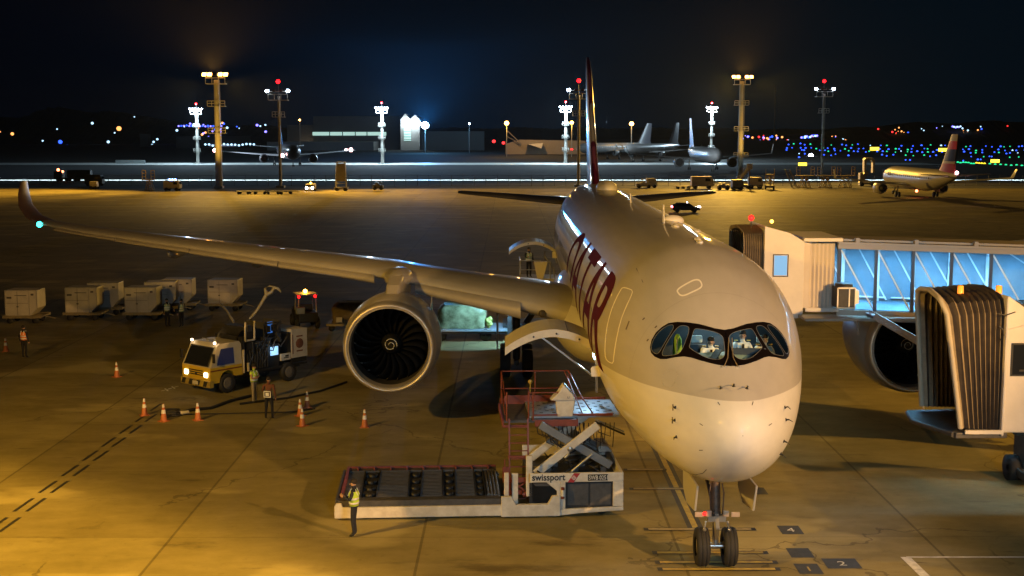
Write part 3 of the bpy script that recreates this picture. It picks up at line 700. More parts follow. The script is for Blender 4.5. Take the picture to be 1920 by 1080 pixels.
# nose gear
ngx = .1; ngy = 5.0
m = MB(); m.tube([(ngx, ngy, .6), (ngx, ngy+.1, 1.5)], .085, 1, 12); m.tube([(ngx, ngy+.1, 1.4), (ngx, ngy+.35, 3.0)], .14, 0, 12)
m.beam((ngx-.05, ngy, 1.55), (ngx-.28, ngy+1.3, 2.9), .07, .07); m.beam((ngx+.05, ngy, 1.55), (ngx+.28, ngy+1.3, 2.9), .07, .07); m.beam((ngx, ngy-.15, .8), (ngx, ngy-.32, 1.15), .1, .06, 1); m.beam((ngx, ngy-.32, 1.15), (ngx, ngy-.1, 1.5), .1, .06, 1)
m.tube([(ngx-.42, ngy, .56), (ngx+.42, ngy, .56)], .08, 1, 10); m.obox((ngx, ngy-.05, 1.38), .5, .26, .16, None, 1)
for s_ in (-1, 1): m.tube([(ngx+s_*.3, ngy-.1, 1.3), (ngx+s_*.36, ngy-.16, 1.05), (ngx+s_*.22, ngy-.14, .8)], .035, 1, 6); m.tube([(ngx+s_*.16, ngy-.12, 1.5), (ngx+s_*.2, ngy-.05, 2.1), (ngx+s_*.1, ngy+.2, 2.7)], .02, 0, 5); m.sph((ngx+s_*.34, ngy-.18, 1.08), .055, 1, 6)
m.build('nose_gear_strut', [M('gear_brown', (.12, .075, .05), .5, metal=.3, var=.4, scale=8), STEEL], plane)
m = MB()
for s_ in (-1, 1): m.obox((ngx+s_*.50, ngy-.2, 1.52), .24, .08, .13); m.obox((ngx+s_*.24, ngy-.2, 1.55), .16, .1, .17)
m.build('taxi_lights', M('lamp_housing', (.5, .38, .28), .35, metal=.3), plane, bevel=.015)
m = MB(); m.sph((ngx-.36, ngy-.26, 1.56), .055, 0, 8); m.build('red_lamp', M('red_glow', (.6, .01, .01), emit=5, ecol=(1, .008, .008)), plane)
for s_ in (-1, 1):
    xx = ngx+s_*.385
    m = MB(); m.lathe([(-.17, .27), (-.19, .42), (-.17, .50), (-.11, .54), (-.075, .54), (-.07, .528), (-.055, .528), (-.05, .545), (.05, .545), (.055, .528), (.07, .528), (.075, .54), (.11, .54), (.17, .50), (.19, .42), (.17, .27)], (xx, ngy, .545), 'x', 40)
    tw = m.build('nose_wheel', M('tyre'), plane)
    m = MB(); m.lathe([(-.13, .01), (-.10, .12), (-.12, .27), (.12, .27), (.10, .12), (.13, .01)], (xx, ngy, .545), 'x', 28); m.build('rim', M('rim_white', (.65, .62, .56), .35, metal=.3), tw)
    # doors
    xd = ngx+s_*.78
    m = MB(); m.prism([(3.3, 2.75), (6.0, 2.62), (5.9, 2.0), (5.2, 1.75), (3.7, 1.95)], 'x', xd-.03, xd+.03); o = m.build('nose_gear_door', M('white_panel'), plane, bevel=.015)
    o.rotation_euler = (0, 0, 0)
# forward cargo door, open
def arc_door(y0, y1, pts, th, mat, name='cargo_door'):
    m = MB(); outer = pts; rings = []
    for y in (y0, y0+.12, y1-.12, y1):
        ins = .0
        rings.append([(x, y, z) for x, z in outer]+[(x, y, z-th) for x, z in reversed(outer)])
    m.loft(rings, 0, True, False); o = m.build(name, mat, plane, bevel=.03)
    m = MB()
    for i in range(3, len(pts)-2, 4): m.sph((pts[i][0], y0-.02, pts[i][1]-th*.55), .035, 0, 5)
    m.box(pts[len(pts)//3][0]-.012, pts[len(pts)//3][0]+.012, y0+.1, y1-.1, pts[len(pts)//3][1], pts[len(pts)//3][1]+.006)
    m.build('latch', DARK, o)
    return o
ptsd = []
for i in range(17):
    t = i/16; x = -2.75-t*3.05; ptsd.append((x, 4.9+.56*sin(pi*min(1, t*1.0))**.9*(1)+(-.12)*t+.10))
arc_door(12.6, 15.0, ptsd, .26, M('door_cream', (.62, .58, .50), .4, var=.1, scale=3))
ptsd = [(P(1040, 466, 47).x-2.75*t, P(1040, 466, 47).z+.55*sin(pi*t)**.8-.1*t) for t in [i/12 for i in range(13)]]
arc_door(46, 48.6, ptsd, .18, M('door_cream'))
m = MB(); m.beam((-2.7, 12.9, 3.3), (-2.75, 12.9, 4.9), .08, .08); m.beam((-2.9, 13, 3.9), (-4.6, 13.0, 5.2), .06, .06); m.build('cargo_door_strut', STEEL, plane)
# small open service panel on the starboard side
a = P(1118, 697, 9.0); m = MB(); m.prism([(a.x-.15, a.z-.16), (a.x+.13, a.z-.16), (a.x+.17, a.z+.12), (a.x+.10, a.z+.18), (a.x-.12, a.z+.16), (a.x-.17, a.z+.1)], 'y', 9.0, 9.05); m.obox((a.x+.24, 9.05, a.z+.06), .14, .1, .34); m.beam((a.x+.2, 9.03, a.z), (-2.55, 9.1, a.z+.1), .05, .05); m.build('service_panel', ANT, plane, bevel=.02)
# landing light fairing and root lamp
m = MB(); q = P(1017, 588, 21.4); m.sph((q.x, q.y, q.z), 1, 0, 10, (.16, .10, .15)); m.build('root_landing_light', M('lens_dark', (.06, .05, .035), .15), plane)
# ---- cockpit interior
TEAL = M('cockpit_teal', (.26, .36, .35), .6, var=.12, scale=4); NAVY = M('cockpit_navy', (.03, .04, .055), .7)
m = MB(); m.sheet([spt(5.0, 2*pi*k/48, -.06) for k in range(48)]); m.build('cockpit_bulkhead', NAVY, plane)
def hwz(y, z):
    t, b, hw = sec(y-Y0); c = (t+b)/2; q = (z-c)/((t-c) if z > c else (c-b)); return hw*sqrt(max(0, 1-q*q))
m = MB(); ys = [2.2, 2.8, 3.5, 4.3, 5.0, 5.7]; m.sheet([(-hwz(y, 5.0)+.12, y, 5.0) for y in ys]+[(hwz(y, 5.0)-.12, y, 5.0) for y in reversed(ys)]); m.build('cockpit_floor', NAVY, plane)
m = MB(); rg = []
for y, zt in ((2.45, 5.74), (2.7, 5.93), (3.0, 6.09), (3.3, 6.22), (3.55, 6.27), (3.6, 6.12)):
    h_ = hwz(y, zt)-.14; rg.append([(-h_, y, zt-.10), (-h_*.92, y, zt-.02), (0, y, zt+.03), (h_*.92, y, zt-.02), (h_, y, zt-.10), (h_*.9, y, zt-.4), (-h_*.9, y, zt-.4)])
m.loft(rg, 0, True, False); m.box(-.26, .26, 3.5, 4.5, 5.1, 5.6); m.build('instrument_panel', TEAL, plane)
m = MB(); m.beam((-.50, 2.85, 6.08), (-.16, 3.5, 6.36), .20, .04); m.box(.12, 1.05, 3.38, 3.42, 6.1, 6.42); m.build('sun_visor', NAVY, plane, bevel=.01)
for x in (-.62, 1.15):
    m = MB(); m.box(x-.27, x+.27, 3.9, 4.4, 5.35, 5.5); m.box(x-.27, x+.27, 4.38, 4.5, 5.4, 6.35); m.box(x-.16, x+.16, 4.36, 4.46, 6.4, 6.6, 1); m.build('pilot_seat', [NAVY, M('seat_cover_pale', (.45, .55, .58), .8)], plane, bevel=.04)
l = lamp('POINT', (0, 4.9, 7.1), 70, (.75, 1, .97), size=.25, name='cockpit_ceiling_lamp')
m = MB(); m.box(-.25, .25, 4.8, 5.1, 7.32, 7.35); m.build('cockpit_lamp_panel', M('cool_panel', (.8, 1, 1), emit=3, ecol=(.75, 1, .97)), plane)

# ================================================================== people
SKIN = M('skin', (.42, .24, .15), .55); NVY = M('cloth_navy', (.02, .022, .032), .9, var=.25, scale=9); SHIRTW = M('cloth_white', (.75, .74, .70), .8, var=.12, scale=12)
VESTY = M('hivis_yellow', (.55, .75, .06), .7, var=.15, scale=9); VESTO = M('hivis_orange', (.85, .25, .05), .7, var=.15, scale=9); VESTG = M('hivis_pale_green', (.35, .5, .35), .7, var=.15, scale=9)
REFL = M('reflective_tape', (.8, .8, .76), .35); HAIR = M('hair_dark', (.02, .014, .01), .8); KHAKI = M('cloth_khaki', (.30, .25, .17), .9, var=.2, scale=9); BLKC = M('cloth_black', (.014, .013, .014), .9); BROWN = M('cloth_brown', (.16, .06, .03), .9, var=.2, scale=9)
BASE = dict(pel=(0, 0, .95), sp=(0, 0, 1.13), ch=(.01, 0, 1.33), nb=(0, 0, 1.47), nk=(.01, 0, 1.53), hd=(.025, 0, 1.61), ht=(.015, 0, 1.69),
            ls=(0, .18, 1.42), le=(-.02, .25, 1.15), lw=(.05, .26, .90), lh=(.07, .26, .82), rs=(0, -.18, 1.42), re=(-.02, -.25, 1.15), rw=(.05, -.26, .90), rh=(.07, -.26, .82),
            lt=(0, .09, .90), lk=(.03, .10, .50), la=(0, .10, .09), lf=(.15, .12, .04), rt=(0, -.09, .90), rk=(.03, -.10, .50), ra=(0, -.10, .09), rf=(.15, -.12, .04))
RAD = dict(pel=.145, sp=.135, ch=.16, nb=.085, nk=.058, hd=.092, ht=.078, ls=.072, le=.048, lw=.034, lh=.036, rs=.072, re=.048, rw=.034, rh=.036, lt=.10, lk=.066, la=.046, lf=.04, rt=.10, rk=.066, ra=.046, rf=.04)
ED = [('pel', 'sp'), ('sp', 'ch'), ('ch', 'nb'), ('nb', 'nk'), ('nk', 'hd'), ('hd', 'ht'), ('ch', 'ls'), ('ls', 'le'), ('le', 'lw'), ('lw', 'lh'), ('ch', 'rs'), ('rs', 're'), ('re', 'rw'), ('rw', 'rh'), ('pel', 'lt'), ('lt', 'lk'), ('lk', 'la'), ('la', 'lf'), ('pel', 'rt'), ('rt', 'rk'), ('rk', 'ra'), ('ra', 'rf')]
def person(label, loc, rz, pose=None, top=NVY, legs=NVY, vest=None, hat=None, group=None, sc=1.0, sleeves=None, noleg=False):
    J = dict(BASE); J.update(pose or {}); keys = list(J)
    me = bpy.data.meshes.new('person'); me.from_pydata([J[k] for k in keys], [(keys.index(a), keys.index(b)) for a, b in ED], []); me.update()
    tmp = bpy.data.objects.new('tmp', me); COL.objects.link(tmp)
    sk = tmp.modifiers.new('s', 'SKIN'); sk.branch_smoothing = .6
    if not me.skin_vertices: 
        me.attributes  # layer is made with the modifier
    sv_ = me.skin_vertices[0].data if len(me.skin_vertices) else None
    if sv_ is None:
        bm = bmesh.new(); bm.from_mesh(me); bm.verts.layers.skin.verify(); bm.to_mesh(me); bm.free(); sv_ = me.skin_vertices[0].data
    for i, k in enumerate(keys):
        r = RAD[k]; sv_[i].radius = (r*(1.15 if k in ('pel', 'ch') else 1), r*(.8 if k in ('pel', 'sp', 'ch') else 1)); sv_[i].use_root = (k == 'pel')
    ss = tmp.modifiers.new('u', 'SUBSURF'); ss.levels = 2; ss.render_levels = 2
    bpy.context.view_layer.update()
    em = bpy.data.meshes.new_from_object(tmp.evaluated_get(bpy.context.evaluated_depsgraph_get())); bpy.data.objects.remove(tmp)
    mats = [top, legs, SKIN, sleeves or top, M('shoe_black', (.012, .011, .01), .5)]; em.materials.clear()
    for q in mats: em.materials.append(q)
    segs = [(Vector(J[a]), Vector(J[b]), a, b) for a, b in ED]
    mt = []
    for p in em.polygons:
        best = None
        for a, b, ka, kb in segs:
            d = b-a; t = max(0, min(1, (p.center-a).dot(d)/d.length_squared)); di = (p.center-(a+d*t)).length-RAD[ka]*.6
            if best is None or di < best[0]: best = (di, ka, kb)
        kk = best[1]+best[2]
        i = 0
        if kk in ('nknk', 'nbnk', 'nkhd', 'hdht', 'lwlh', 'rwrh'): i = 2
        elif kk in ('lalf', 'rarf'): i = 4
        elif kk in ('pellt', 'pelrt', 'ltlk', 'rtrk', 'lkla', 'rkra'): i = 1
        elif kk in ('lelw', 'rerw', 'lsle', 'rsre'): i = 3
        elif kk == 'pelsp' and p.center.z < J['pel'][2]+.05: i = 1
        mt.append(i)
    # fingers, nose and ears joined to the same body mesh
    mb = MB(); mb.v = [tuple(v.co) for v in em.vertices]; mb.f = [tuple(p.vertices) for p in em.polygons]; mb.m = mt; mb.s = [True]*len(mt)
    hdv = Vector(J['hd'])
    mb.sph(hdv+Vector((.095, 0, .0)), .018, 2, 6, (1, .8, 1.4)); mb.sph(hdv+Vector((0, .09, .0)), .022, 2, 6, (.8, .4, 1.3)); mb.sph(hdv+Vector((0, -.09, .0)), .022, 2, 6, (.8, .4, 1.3))
    mb.tube([hdv+Vector((.084, -.022, -.045)), hdv+Vector((.088, .022, -.045))], .006, 3, 4)
    for sgn in (-1, 1): mb.sph(hdv+Vector((.08, .034*sgn, .028)), .011, 4, 5)
    for wk, hk, sg in (('lw', 'lh', 1), ('rw', 'rh', -1)):
        wv, hv_ = Vector(J[wk]), Vector(J[hk]); d = (hv_-wv).normalized(); side = d.cross(Vector((0, 1, 0)));  side = side.normalized() if side.length > .1 else Vector((1, 0, 0)); nrm = d.cross(side)
        for i in range(4):
            o_ = hv_+side*(.027-.018*i); ln = (.075, .085, .08, .062)[i]
            mb.tube([o_, o_+d*ln*.55+nrm*.004, o_+d*ln+nrm*sg*.02], [.011, .0095, .007], 2, 5)
        mb.tube([hv_-d*.03+side*.03, hv_+side*.055+d*.01, hv_+side*.055+d*.045], [.012, .011, .008], 2, 5)
    t = thing('person', label, 'person', loc, rz, group); t.scale = (sc, sc, sc)
    mb.build('body', mats, t, rel=True)
    ch_, sp_, pl_, nb_ = (Vector(J[k]) for k in ('ch', 'sp', 'pel', 'nb'))
    if vest:
        m = MB(); rg = []
        axis = [pl_+Vector((0, 0, .02)), sp_, ch_, ch_.lerp(nb_, .62)]
        for c_, rx, ry in zip(axis, (.135, .145, .155, .115), (.185, .19, .20, .17)):
            rg.append([c_+Vector((rx*cos(2*pi*k/20), ry*sin(2*pi*k/20), 0)) for k in range(20)])
        m.loft(rg, 0, False, True)
        for tt in (.25, .62): 
            c_ = axis[0].lerp(axis[2], tt); m.loft([[c_+Vector((.152*cos(2*pi*k/20), .202*sin(2*pi*k/20), dz)) for k in range(20)] for dz in (-.028, .028)], 1, False, True)
        for sgn in (-1, 1):
            m.beam(axis[2]+Vector((.155, .085*sgn, -.05)), axis[3]+Vector((.07, .09*sgn, .06)), .05, .012, 1); m.beam(axis[2]+Vector((-.155, .085*sgn, -.05)), axis[3]+Vector((-.07, .09*sgn, .06)), .05, .012, 1)
        m.build('vest', [vest, REFL], t, rel=True, solid=.01)
    m = MB(); ht = Vector(J['ht'])
    if hat: m.sph(ht+Vector((0, 0, .01)), .108, 0, 10, (1.05, .98, .75)); m.box(ht.x+.06, ht.x+.17, -.07+ht.y, .07+ht.y, ht.z-.02, ht.z-.005); m.build('cap', hat, t, rel=True)
    else: m.sph(ht+Vector((-.02, 0, .0)), .1, 0, 10, (1, .95, .82)); m.build('hair', HAIR, t, rel=True)
    return t
gA = Gd(665, 1006)
ahold = dict(le=(.08, .25, 1.17), lw=(.28, .16, 1.25), lh=(.35, .13, 1.28), re=(.05, -.25, 1.15), rw=(.27, -.15, 1.15), rh=(.34, -.12, 1.17), lk=(.04, .07, .5), rk=(.03, -.07, .5), la=(0, .07, .09), ra=(-.02, -.08, .09), lf=(.15, .09, .04), rf=(.13, -.10, .04))
pA = person('person in yellow vest and dark trousers standing before the white edged loader deck, hands raised', (gA.x, gA.y, 0), pi*.97, ahold, NVY, NVY, VESTY, sleeves=NVY)
m = MB(); m.obox((.37, 0, 1.27), .04, .2, .07); rad = m.build('remote_control', DARK, None); tag(rad, 'small dark control box held by the person beside the loader', 'remote control'); rad.location = (gA.x, gA.y, 0); rad.rotation_euler = (0, 0, pi*.97)
m = MB(); q = P(620, 915, 8.4)
gB = Gd(505, 786); pB = person('person seen from behind in brown jacket with a white taped pack', (gB.x, gB.y, 0), 1.45, dict(le=(.06, .27, 1.16), lw=(.2, .2, 1.1), lh=(.26, .16, 1.12), lk=(.02, .13, .5), la=(0, .15, .09), lf=(.14, .18, .04), rk=(.02, -.12, .5), ra=(0, -.13, .09)), BROWN, BLKC, None, sc=1.04)
m = MB(); m.box(-.20, -.165, -.16, .16, .92, 1.22, 0); m.box(-.212, -.20, -.15, .15, 1.17, 1.20, 1); m.box(-.212, -.20, -.15, .15, .94, .97, 1); m.box(-.212, -.20, -.15, -.12, .94, 1.2, 1); m.box(-.212, -.20, .12, .15, .94, 1.2, 1); m.box(-.212, -.20, -.07, .07, 1.0, 1.13, 1)
bp = m.build('reflective_pack', [M('pack_grey', (.12, .10, .09), .8), REFL], pB, rel=True, bevel=.01)
gC = Gd(482, 750); person('person in yellow vest and khaki trousers with arms crossed by the truck side', (gC.x, gC.y-.6, 0), -.5, dict(le=(.08, .24, 1.15), lw=(.2, .02, 1.2), lh=(.2, -.06, 1.22), re=(.08, -.24, 1.15), rw=(.22, -.03, 1.16), rh=(.2, .05, 1.17)), VESTY, KHAKI, VESTY, hat=BLKC, sleeves=SKIN)
gD = Gd(46, 671); person('lone person in orange vest seen from behind at the far left edge', (gD.x, gD.y, 0), 1.3, None, NVY, BLKC, VESTO)
gE = Gd(314, 612); person('left one of two people in pale green vests by the grey containers', (gE.x, gE.y, 0), -.8, dict(le=(.05, .3, 1.2), lw=(.2, .35, 1.05), lh=(.26, .36, 1.0)), NVY, BLKC, VESTG, group='pair in pale green vests')
gF = Gd(335, 613); person('right one of two people in pale green vests by the grey containers', (gF.x+.2, gF.y, 0), 2.6, dict(re=(.05, -.28, 1.2), rw=(.25, -.2, 1.3), rh=(.3, -.18, 1.36)), NVY, BLKC, VESTG, group='pair in pale green vests')
sit = dict(pel=(0, 0, .50), sp=(0, 0, .68), ch=(.02, 0, .90), nb=(.02, 0, 1.05), nk=(.04, 0, 1.11), hd=(.06, 0, 1.20), ht=(.05, 0, 1.28), ls=(.02, .18, 1.0), le=(.12, .26, .76), lw=(.34, .2, .74), lh=(.42, .17, .76), rs=(.02, -.18, 1.0), re=(.12, -.26, .76), rw=(.34, -.2, .74), rh=(.42, -.17, .76),
           lt=(.06, .1, .48), lk=(.46, .12, .48), la=(.48, .12, .08), lf=(.62, .12, .04), rt=(.06, -.1, .48), rk=(.46, -.12, .48), ra=(.48, -.12, .08), rf=(.62, -.12, .04))
up = dict(sit); up.update(hd=(.10, 0, 1.18), ht=(.11, 0, 1.27))
pl = [('pilot in white shirt and dark tie behind the left windshield pane', -.30, 4.05, up), ('pilot in cream shirt leaning in the middle of the right windshield pane', .60, 4.35, sit), ('pilot in white shirt with epaulettes at the outer edge of the right windshield pane', 1.18, 4.3, sit)]
for lab, x, y, ps in pl:
    t = person(lab, (x, y, 5.40 if x == .60 else 5.30), -pi/2, ps, SHIRTW, NVY, None, group='pilots in the cockpit')
    m = MB(); m.prism([(-.03, 1.0), (.03, 1.0), (.04, .72), (0, .68), (-.04, .72)], 'x', .165, .18); m.build('tie', BLKC, t, rel=True)
    m = MB()
    for sgn in (-1, 1): m.obox((.02, .17*sgn, 1.075), .06, .1, .02)
    m.build('epaulette', M('gold_braid', (.5, .35, .08), .4), t, rel=True)
m = MB(); m.loft([[(-1.17+.13*cos(a)*k, 4.1+.08*sin(a)*k, z) for a in [2*pi*i/12 for i in range(12)]] for z, k in ((6.05, 1), (6.3, .95), (6.55, .8), (6.68, .35))], 0, True, True); m.box(-1.21, -1.18, 4.0, 4.03, 6.05, 6.6, 1)
tag(m.build('safety_vest', [M('vest_lime_bright', (.5, .85, .12), .6), REFL]), 'lime safety vest hanging behind the left side cockpit window', 'safety vest')

# ================================================================== container loader
RED = M('loader_red', (.19, .04, .018), .45, var=.35, scale=4); CREAM = M('loader_white', (.66, .62, .54), .42, var=.12, scale=2.5, coat=.2, dirt=(.48, .43, .35)); DK = M('machine_black', (.018, .017, .016), .5, var=.3, scale=6); DKG = M('machine_grey', (.09, .085, .08), .45, metal=.4, var=.3, scale=5)
LD = thing('container_loader', 'low white container loader with dark roller deck, red ladder and raised platform', 'cargo loader', (-11.1, 9.1, 0), radians(3.2))
def lb(mb, name, mats, par=LD, **k): return mb.build(name, mats, par, rel=True, **k)
m = MB(); m.prism([(0, .08), (5.25, .08), (5.25, .42), (.25, .42), (.22, .55), (.05, .55), (0, .45)], 'y', 0, .12); m.box(.1, 5.3, 3.9, 4.0, .1, .4); m.box(0, .12, .12, 3.9, .1, .4)
m.prism([(5.2, .06), (7.05, .06), (7.05, .70), (6.80, .70), (6.66, .44), (5.66, .44), (5.52, .70), (5.2, .70)], 'y', -.06, .1)
m.prism([(7.05, .06), (7.6, .12), (9.05, .20), (9.05, .32), (7.05, .26)], 'y', -.02, .1)
lb(m, 'chassis', CREAM, bevel=.015)
m = MB(); m.box(.1, 5.2, .14, .5, .12, .60); m.box(.1, 5.25, .5, 3.8, .1, .5); m.box(.02, .1, .2, 3.8, .35, .62); m.box(.2, 5.2, 3.5, 3.8, .5, .66); lb(m, 'deck_side', DKG)
rollers = MB()
x = .25; i = 0
segs_ = [(.2, .75, 0), (.8, 1.25, 1), (1.3, 2.25, 0), (2.3, 2.65, 1), (2.7, 3.35, 0), (3.4, 3.75, 1), (3.8, 4.4, 0), (4.45, 4.7, 1), (4.75, 5.2, 2)]
rl = MB(); slt = MB(); dr = MB()
for a, b, ty in segs_:
    dr.box(a-.03, a, .5, 3.5, .5, .66); 
    if ty == 0:
        yy = .6
        while yy < 3.45: slt.box(a, b, yy, yy+.07, .55, .63); yy += .17
    elif ty == 1:
        for yy in (.8, 1.5, 2.3, 3.1): dr.lathe([(-.1, .02), (-.1, .09), (.1, .09), (.1, .02)], ((a+b)/2, yy, .56), 'x', 12); dr.box(a+.03, b-.03, yy+.12, yy+.45, .5, .6)
    else:
        for q in range(4): rl.tube([(a+.07+q*.11, .55, .6), (a+.07+q*.11, 3.45, .6)], .045, 0, 10)
lb(slt, 'deck_slats', DKG)['kind'] = 'stuff'; lb(dr, 'drive_wheels', DK)['kind'] = 'stuff'; lb(rl, 'roller_bank', M('roller_steel', (.22, .21, .2), .35, metal=.8))['kind'] = 'stuff'
m = MB(); m.box(.15, 5.2, 3.8, 3.88, .55, .72); m.box(.15, .25, .5, 3.8, .6, .72)
for k in range(9): m.box(.5+k*.55, .56+k*.55, 3.5, 3.8, .66, .74)
lb(m, 'deck_guide_rail', RED, bevel=.01)
# power module
m = MB(); m.box(6.1, 9.05, 0, .1, 1.13, 1.42); m.box(8.72, 9.05, .0, .1, .32, 1.13); m.box(7.05, 7.22, 0, .1, .26, 1.13); m.prism([(6.62, 1.13), (7.05, 1.13), (7.05, .26), (6.95, .26), (6.95, .85)], 'y', 0, .1)
m.box(6.1, 9.05, 3.7, 3.8, .6, 1.42); m.box(8.95, 9.05, .1, 3.7, .3, 1.42); m.prism([(8.6, 1.42), (9.05, 1.42), (9.0, 1.50), (8.9, 1.62), (8.55, 1.62)], 'y', 2.6, 3.8)
m.box(5.55, 5.75, .3, .42, .2, 1.35); m.box(6.0, 6.2, .3, .5, .6, 1.9); m.box(5.3, 5.45, .2, .3, .2, 1.4); lb(m, 'module_housing', CREAM, bevel=.02)
m = MB(); m.box(7.22, 8.72, .12, .16, .3, 1.13, 0); m.box(7.3, 7.95, .10, .12, .36, 1.05, 1); m.box(8.02, 8.66, .10, .12, .36, 1.05, 1); m.box(6.2, 6.98, .3, .34, .25, 1.13, 0); m.prism([(6.2, 1.1), (6.78, 1.1), (6.72, 1.0), (6.28, 1.0)], 'y', .05, .09, 1); m.box(6.1, 8.95, .3, 3.7, .2, 1.05, 0); lb(m, 'module_cover', [DK, DKG])
text('company_name', 'swissport', .30, M('logo_black', (.01, .01, .01), .5), LD, (6.16, -.006, 1.20), ext=.002, rel=True, sx=.90, bold=.006)
m = MB(); m.prism([(7.28, 1.125), (7.48, 1.125), (7.68, 1.415), (7.48, 1.415)], 'y', -.008, -.002); ob = lb(m, 'logo_panel', M('logo_red', (.35, .02, .02), .5))
m = MB(); c_ = (7.48, 1.27)
for a in range(4): 
    p0 = Vector((c_[0]+.07*cos(pi/2*a), 0, c_[1]+.07*sin(pi/2*a))); p1 = Vector((c_[0]+.07*cos(pi/2*(a+1)), 0, c_[1]+.07*sin(pi/2*(a+1)))); m.beam(p0+Vector((0, -.012, 0)), p1+Vector((0, -.012, 0)), .004, .014)
m.beam((c_[0]-.045, -.012, c_[1]), (c_[0]+.045, -.012, c_[1]), .004, .014); m.beam((c_[0], -.012, c_[1]-.045), (c_[0], -.012, c_[1]+.045), .004, .014); m.build('emblem', WHT, ob, rel=True)
m = MB(); m.box(7.92, 8.55, -.008, -.002, 1.17, 1.37); ob = lb(m, 'number_plate', M('logo_black')); tx = text('plate_lettering', 'SWB 0251', .19, WHT, ob, (7.945, -.011, 1.205), ext=.001, rel=True, sx=.76, bold=.002)
m = MB(); m.tube([(7.13, .0-.05, .62), (7.13, -.05, .98)], .055, 0, 10); m.tube([(7.13, -.05, .70), (7.13, -.05, .9)], .058, 1, 10); lb(m, 'fire_extinguisher', [RED, M('label_pale', (.6, .6, .55), .5)])
m = MB()
for k in range(26):
    x = random.uniform(6.3, 8.7); y = random.uniform(.5, 3.3); m.tube([(x, y, 1.06), (x+random.uniform(-.4, .4), y+random.uniform(-.3, .3), 1.2+random.uniform(0, .15)), (x+random.uniform(-.8, .8), y+random.uniform(-.5, .5), 1.1)], .03, k % 2, 5)
for k in range(8): x = 6.4+k*.3; m.box(x, x+.18, .6+(k % 3)*.8, .9+(k % 3)*.8, 1.05, 1.2+.05*(k % 2), 1)
lb(m, 'hydraulics', [DK, DKG])['kind'] = 'stuff'
for yy in (1.0, 3.0):
    m = MB(); m.beam((6.35, yy, 1.15), (8.35, yy, 2.72), .12, .26); lb(m, 'scissor_arm', CREAM, bevel=.02)
    m = MB(); m.beam((8.8, yy+.14, 1.35), (6.5, yy+.14, 2.72), .12, .26); lb(m, 'scissor_arm', M('scissor_grey', (.20, .21, .22), .4, metal=.4, var=.2), bevel=.02)
m = MB(); m.tube([(7.5, 1.1, 1.15), (8.2, 1.1, 1.75)], .05, 0, 8); lb(m, 'lift_cylinder', STEEL); m = MB(); m.tube([(7.5, 3.1, 1.1), (8.2, 3.1, 1.75)], .05, 0, 8); lb(m, 'lift_cylinder', STEEL); m = MB(); m.sph((7.45, .93, 1.95), .09, 0, 8, (1, .3, 1)); lb(m, 'scissor_hub', STEEL)
m = MB()
for k in range(16):
    x = 6.4+k*.14; d = .25+.4*random.random(); m.tube([(x, 1.3+.1*(k % 4), 2.68), (x+.05, 1.3, 2.68-d), (x+.35+.1*random.random(), 1.35, 2.55-d*1.1), (x+.45, 1.5, 2.68)], .018, 0, 5)
m.tube([(6.6, 1.2, 2.6), (7.0, 1.15, 2.1), (7.5, 1.2, 1.75), (7.9, 1.2, 2.0), (8.1, 1.25, 2.5)], .03, 0, 6); lb(m, 'hose_bundle', DK)['kind'] = 'stuff'
# elevated platform
PLT = M('platform_plate', (.34, .37, .40), .35, metal=.55, var=.2, scale=6)
m = MB(); m.box(5.35, 7.75, 1.35, 3.9, 2.74, 2.82, 0); m.box(6.2, 9.15, 1.6, 4.1, 2.83, 2.90, 1)
lb(m, 'platform_floor', [DKG, PLT])
m = MB()
for i in range(13):
    for j in range(8): 
        if (i+j) % 2 == 0: m.box(6.35+i*.21, 6.46+i*.21, 1.75+j*.28, 1.82+j*.28, 2.902, 2.912)
lb(m, 'ball_rollers', DK)['kind'] = 'stuff'
m = MB(); m.box(6.35, 7.75, 1.28, 1.35, 2.62, 2.84); m.box(5.35, 6.1, 1.28, 1.35, 2.6, 2.68); m.box(5.35, 9.0, 4.1, 4.16, 2.8, 2.98); m.box(5.3, 5.36, 1.3, 4.0, 2.6, 2.84); m.box(7.75, 8.9, 1.5, 1.58, 2.90, 2.98); lb(m, 'platform_edge', RED, bevel=.01)
m = MB()
R_ = .022
for z in (3.35, 3.95): m.tube([(5.4, 3.9, z), (7.7, 3.9, z)], R_)
for z in (3.35, 3.95): m.tube([(5.4, 3.9, z), (5.4, 1.4, z-.35)], R_)
for x in (5.4, 6.55, 7.7): m.tube([(x, 3.9, 2.8), (x, 3.9, 3.95)], R_)
m.tube([(7.7, 3.9, 3.95), (8.0, 2.6, 3.3), (8.3, 1.7, 2.9)], R_); m.tube([(7.55, 3.9, 3.95), (7.8, 2.6, 3.3), (7.95, 1.7, 2.9)], R_)
for x in (5.45, 6.15, 6.3): m.tube([(x, 1.35, 2.8), (x, 1.35, 3.75)], R_*1.2)
m.tube([(6.15, 1.35, 3.72), (7.3, 1.35, 3.72)], R_); m.tube([(6.3, 1.35, 2.98), (7.9, 1.4, 2.98)], R_*1.3); m.tube([(6.3, 1.35, 3.35), (6.3, 3.8, 3.35)], R_)
m.box(5.5, 7.6, 3.86, 3.88, 2.82, 3.12)
lb(m, 'guard_rail', RED)
m = MB(); m.sph((6.2, 1.35, 4.08), .075, 0, 8); m.tube([(6.2, 1.35, 3.7), (6.2, 1.35, 4.02)], .018, 0, 6); lb(m, 'warning_lamp', M('amber_off', (.35, .25, .05), .3))
m = MB(); m.prism([(7.08, 2.92), (7.58, 2.92), (7.66, 3.52), (7.02, 3.52)], 'y', 1.35, 1.65); m.prism([(6.85, 3.46), (7.62, 3.46), (7.60, 3.62), (7.28, 3.98), (7.1, 3.70)], 'y', 1.30, 1.75); cn = lb(m, 'control_console', CREAM, bevel=.025)
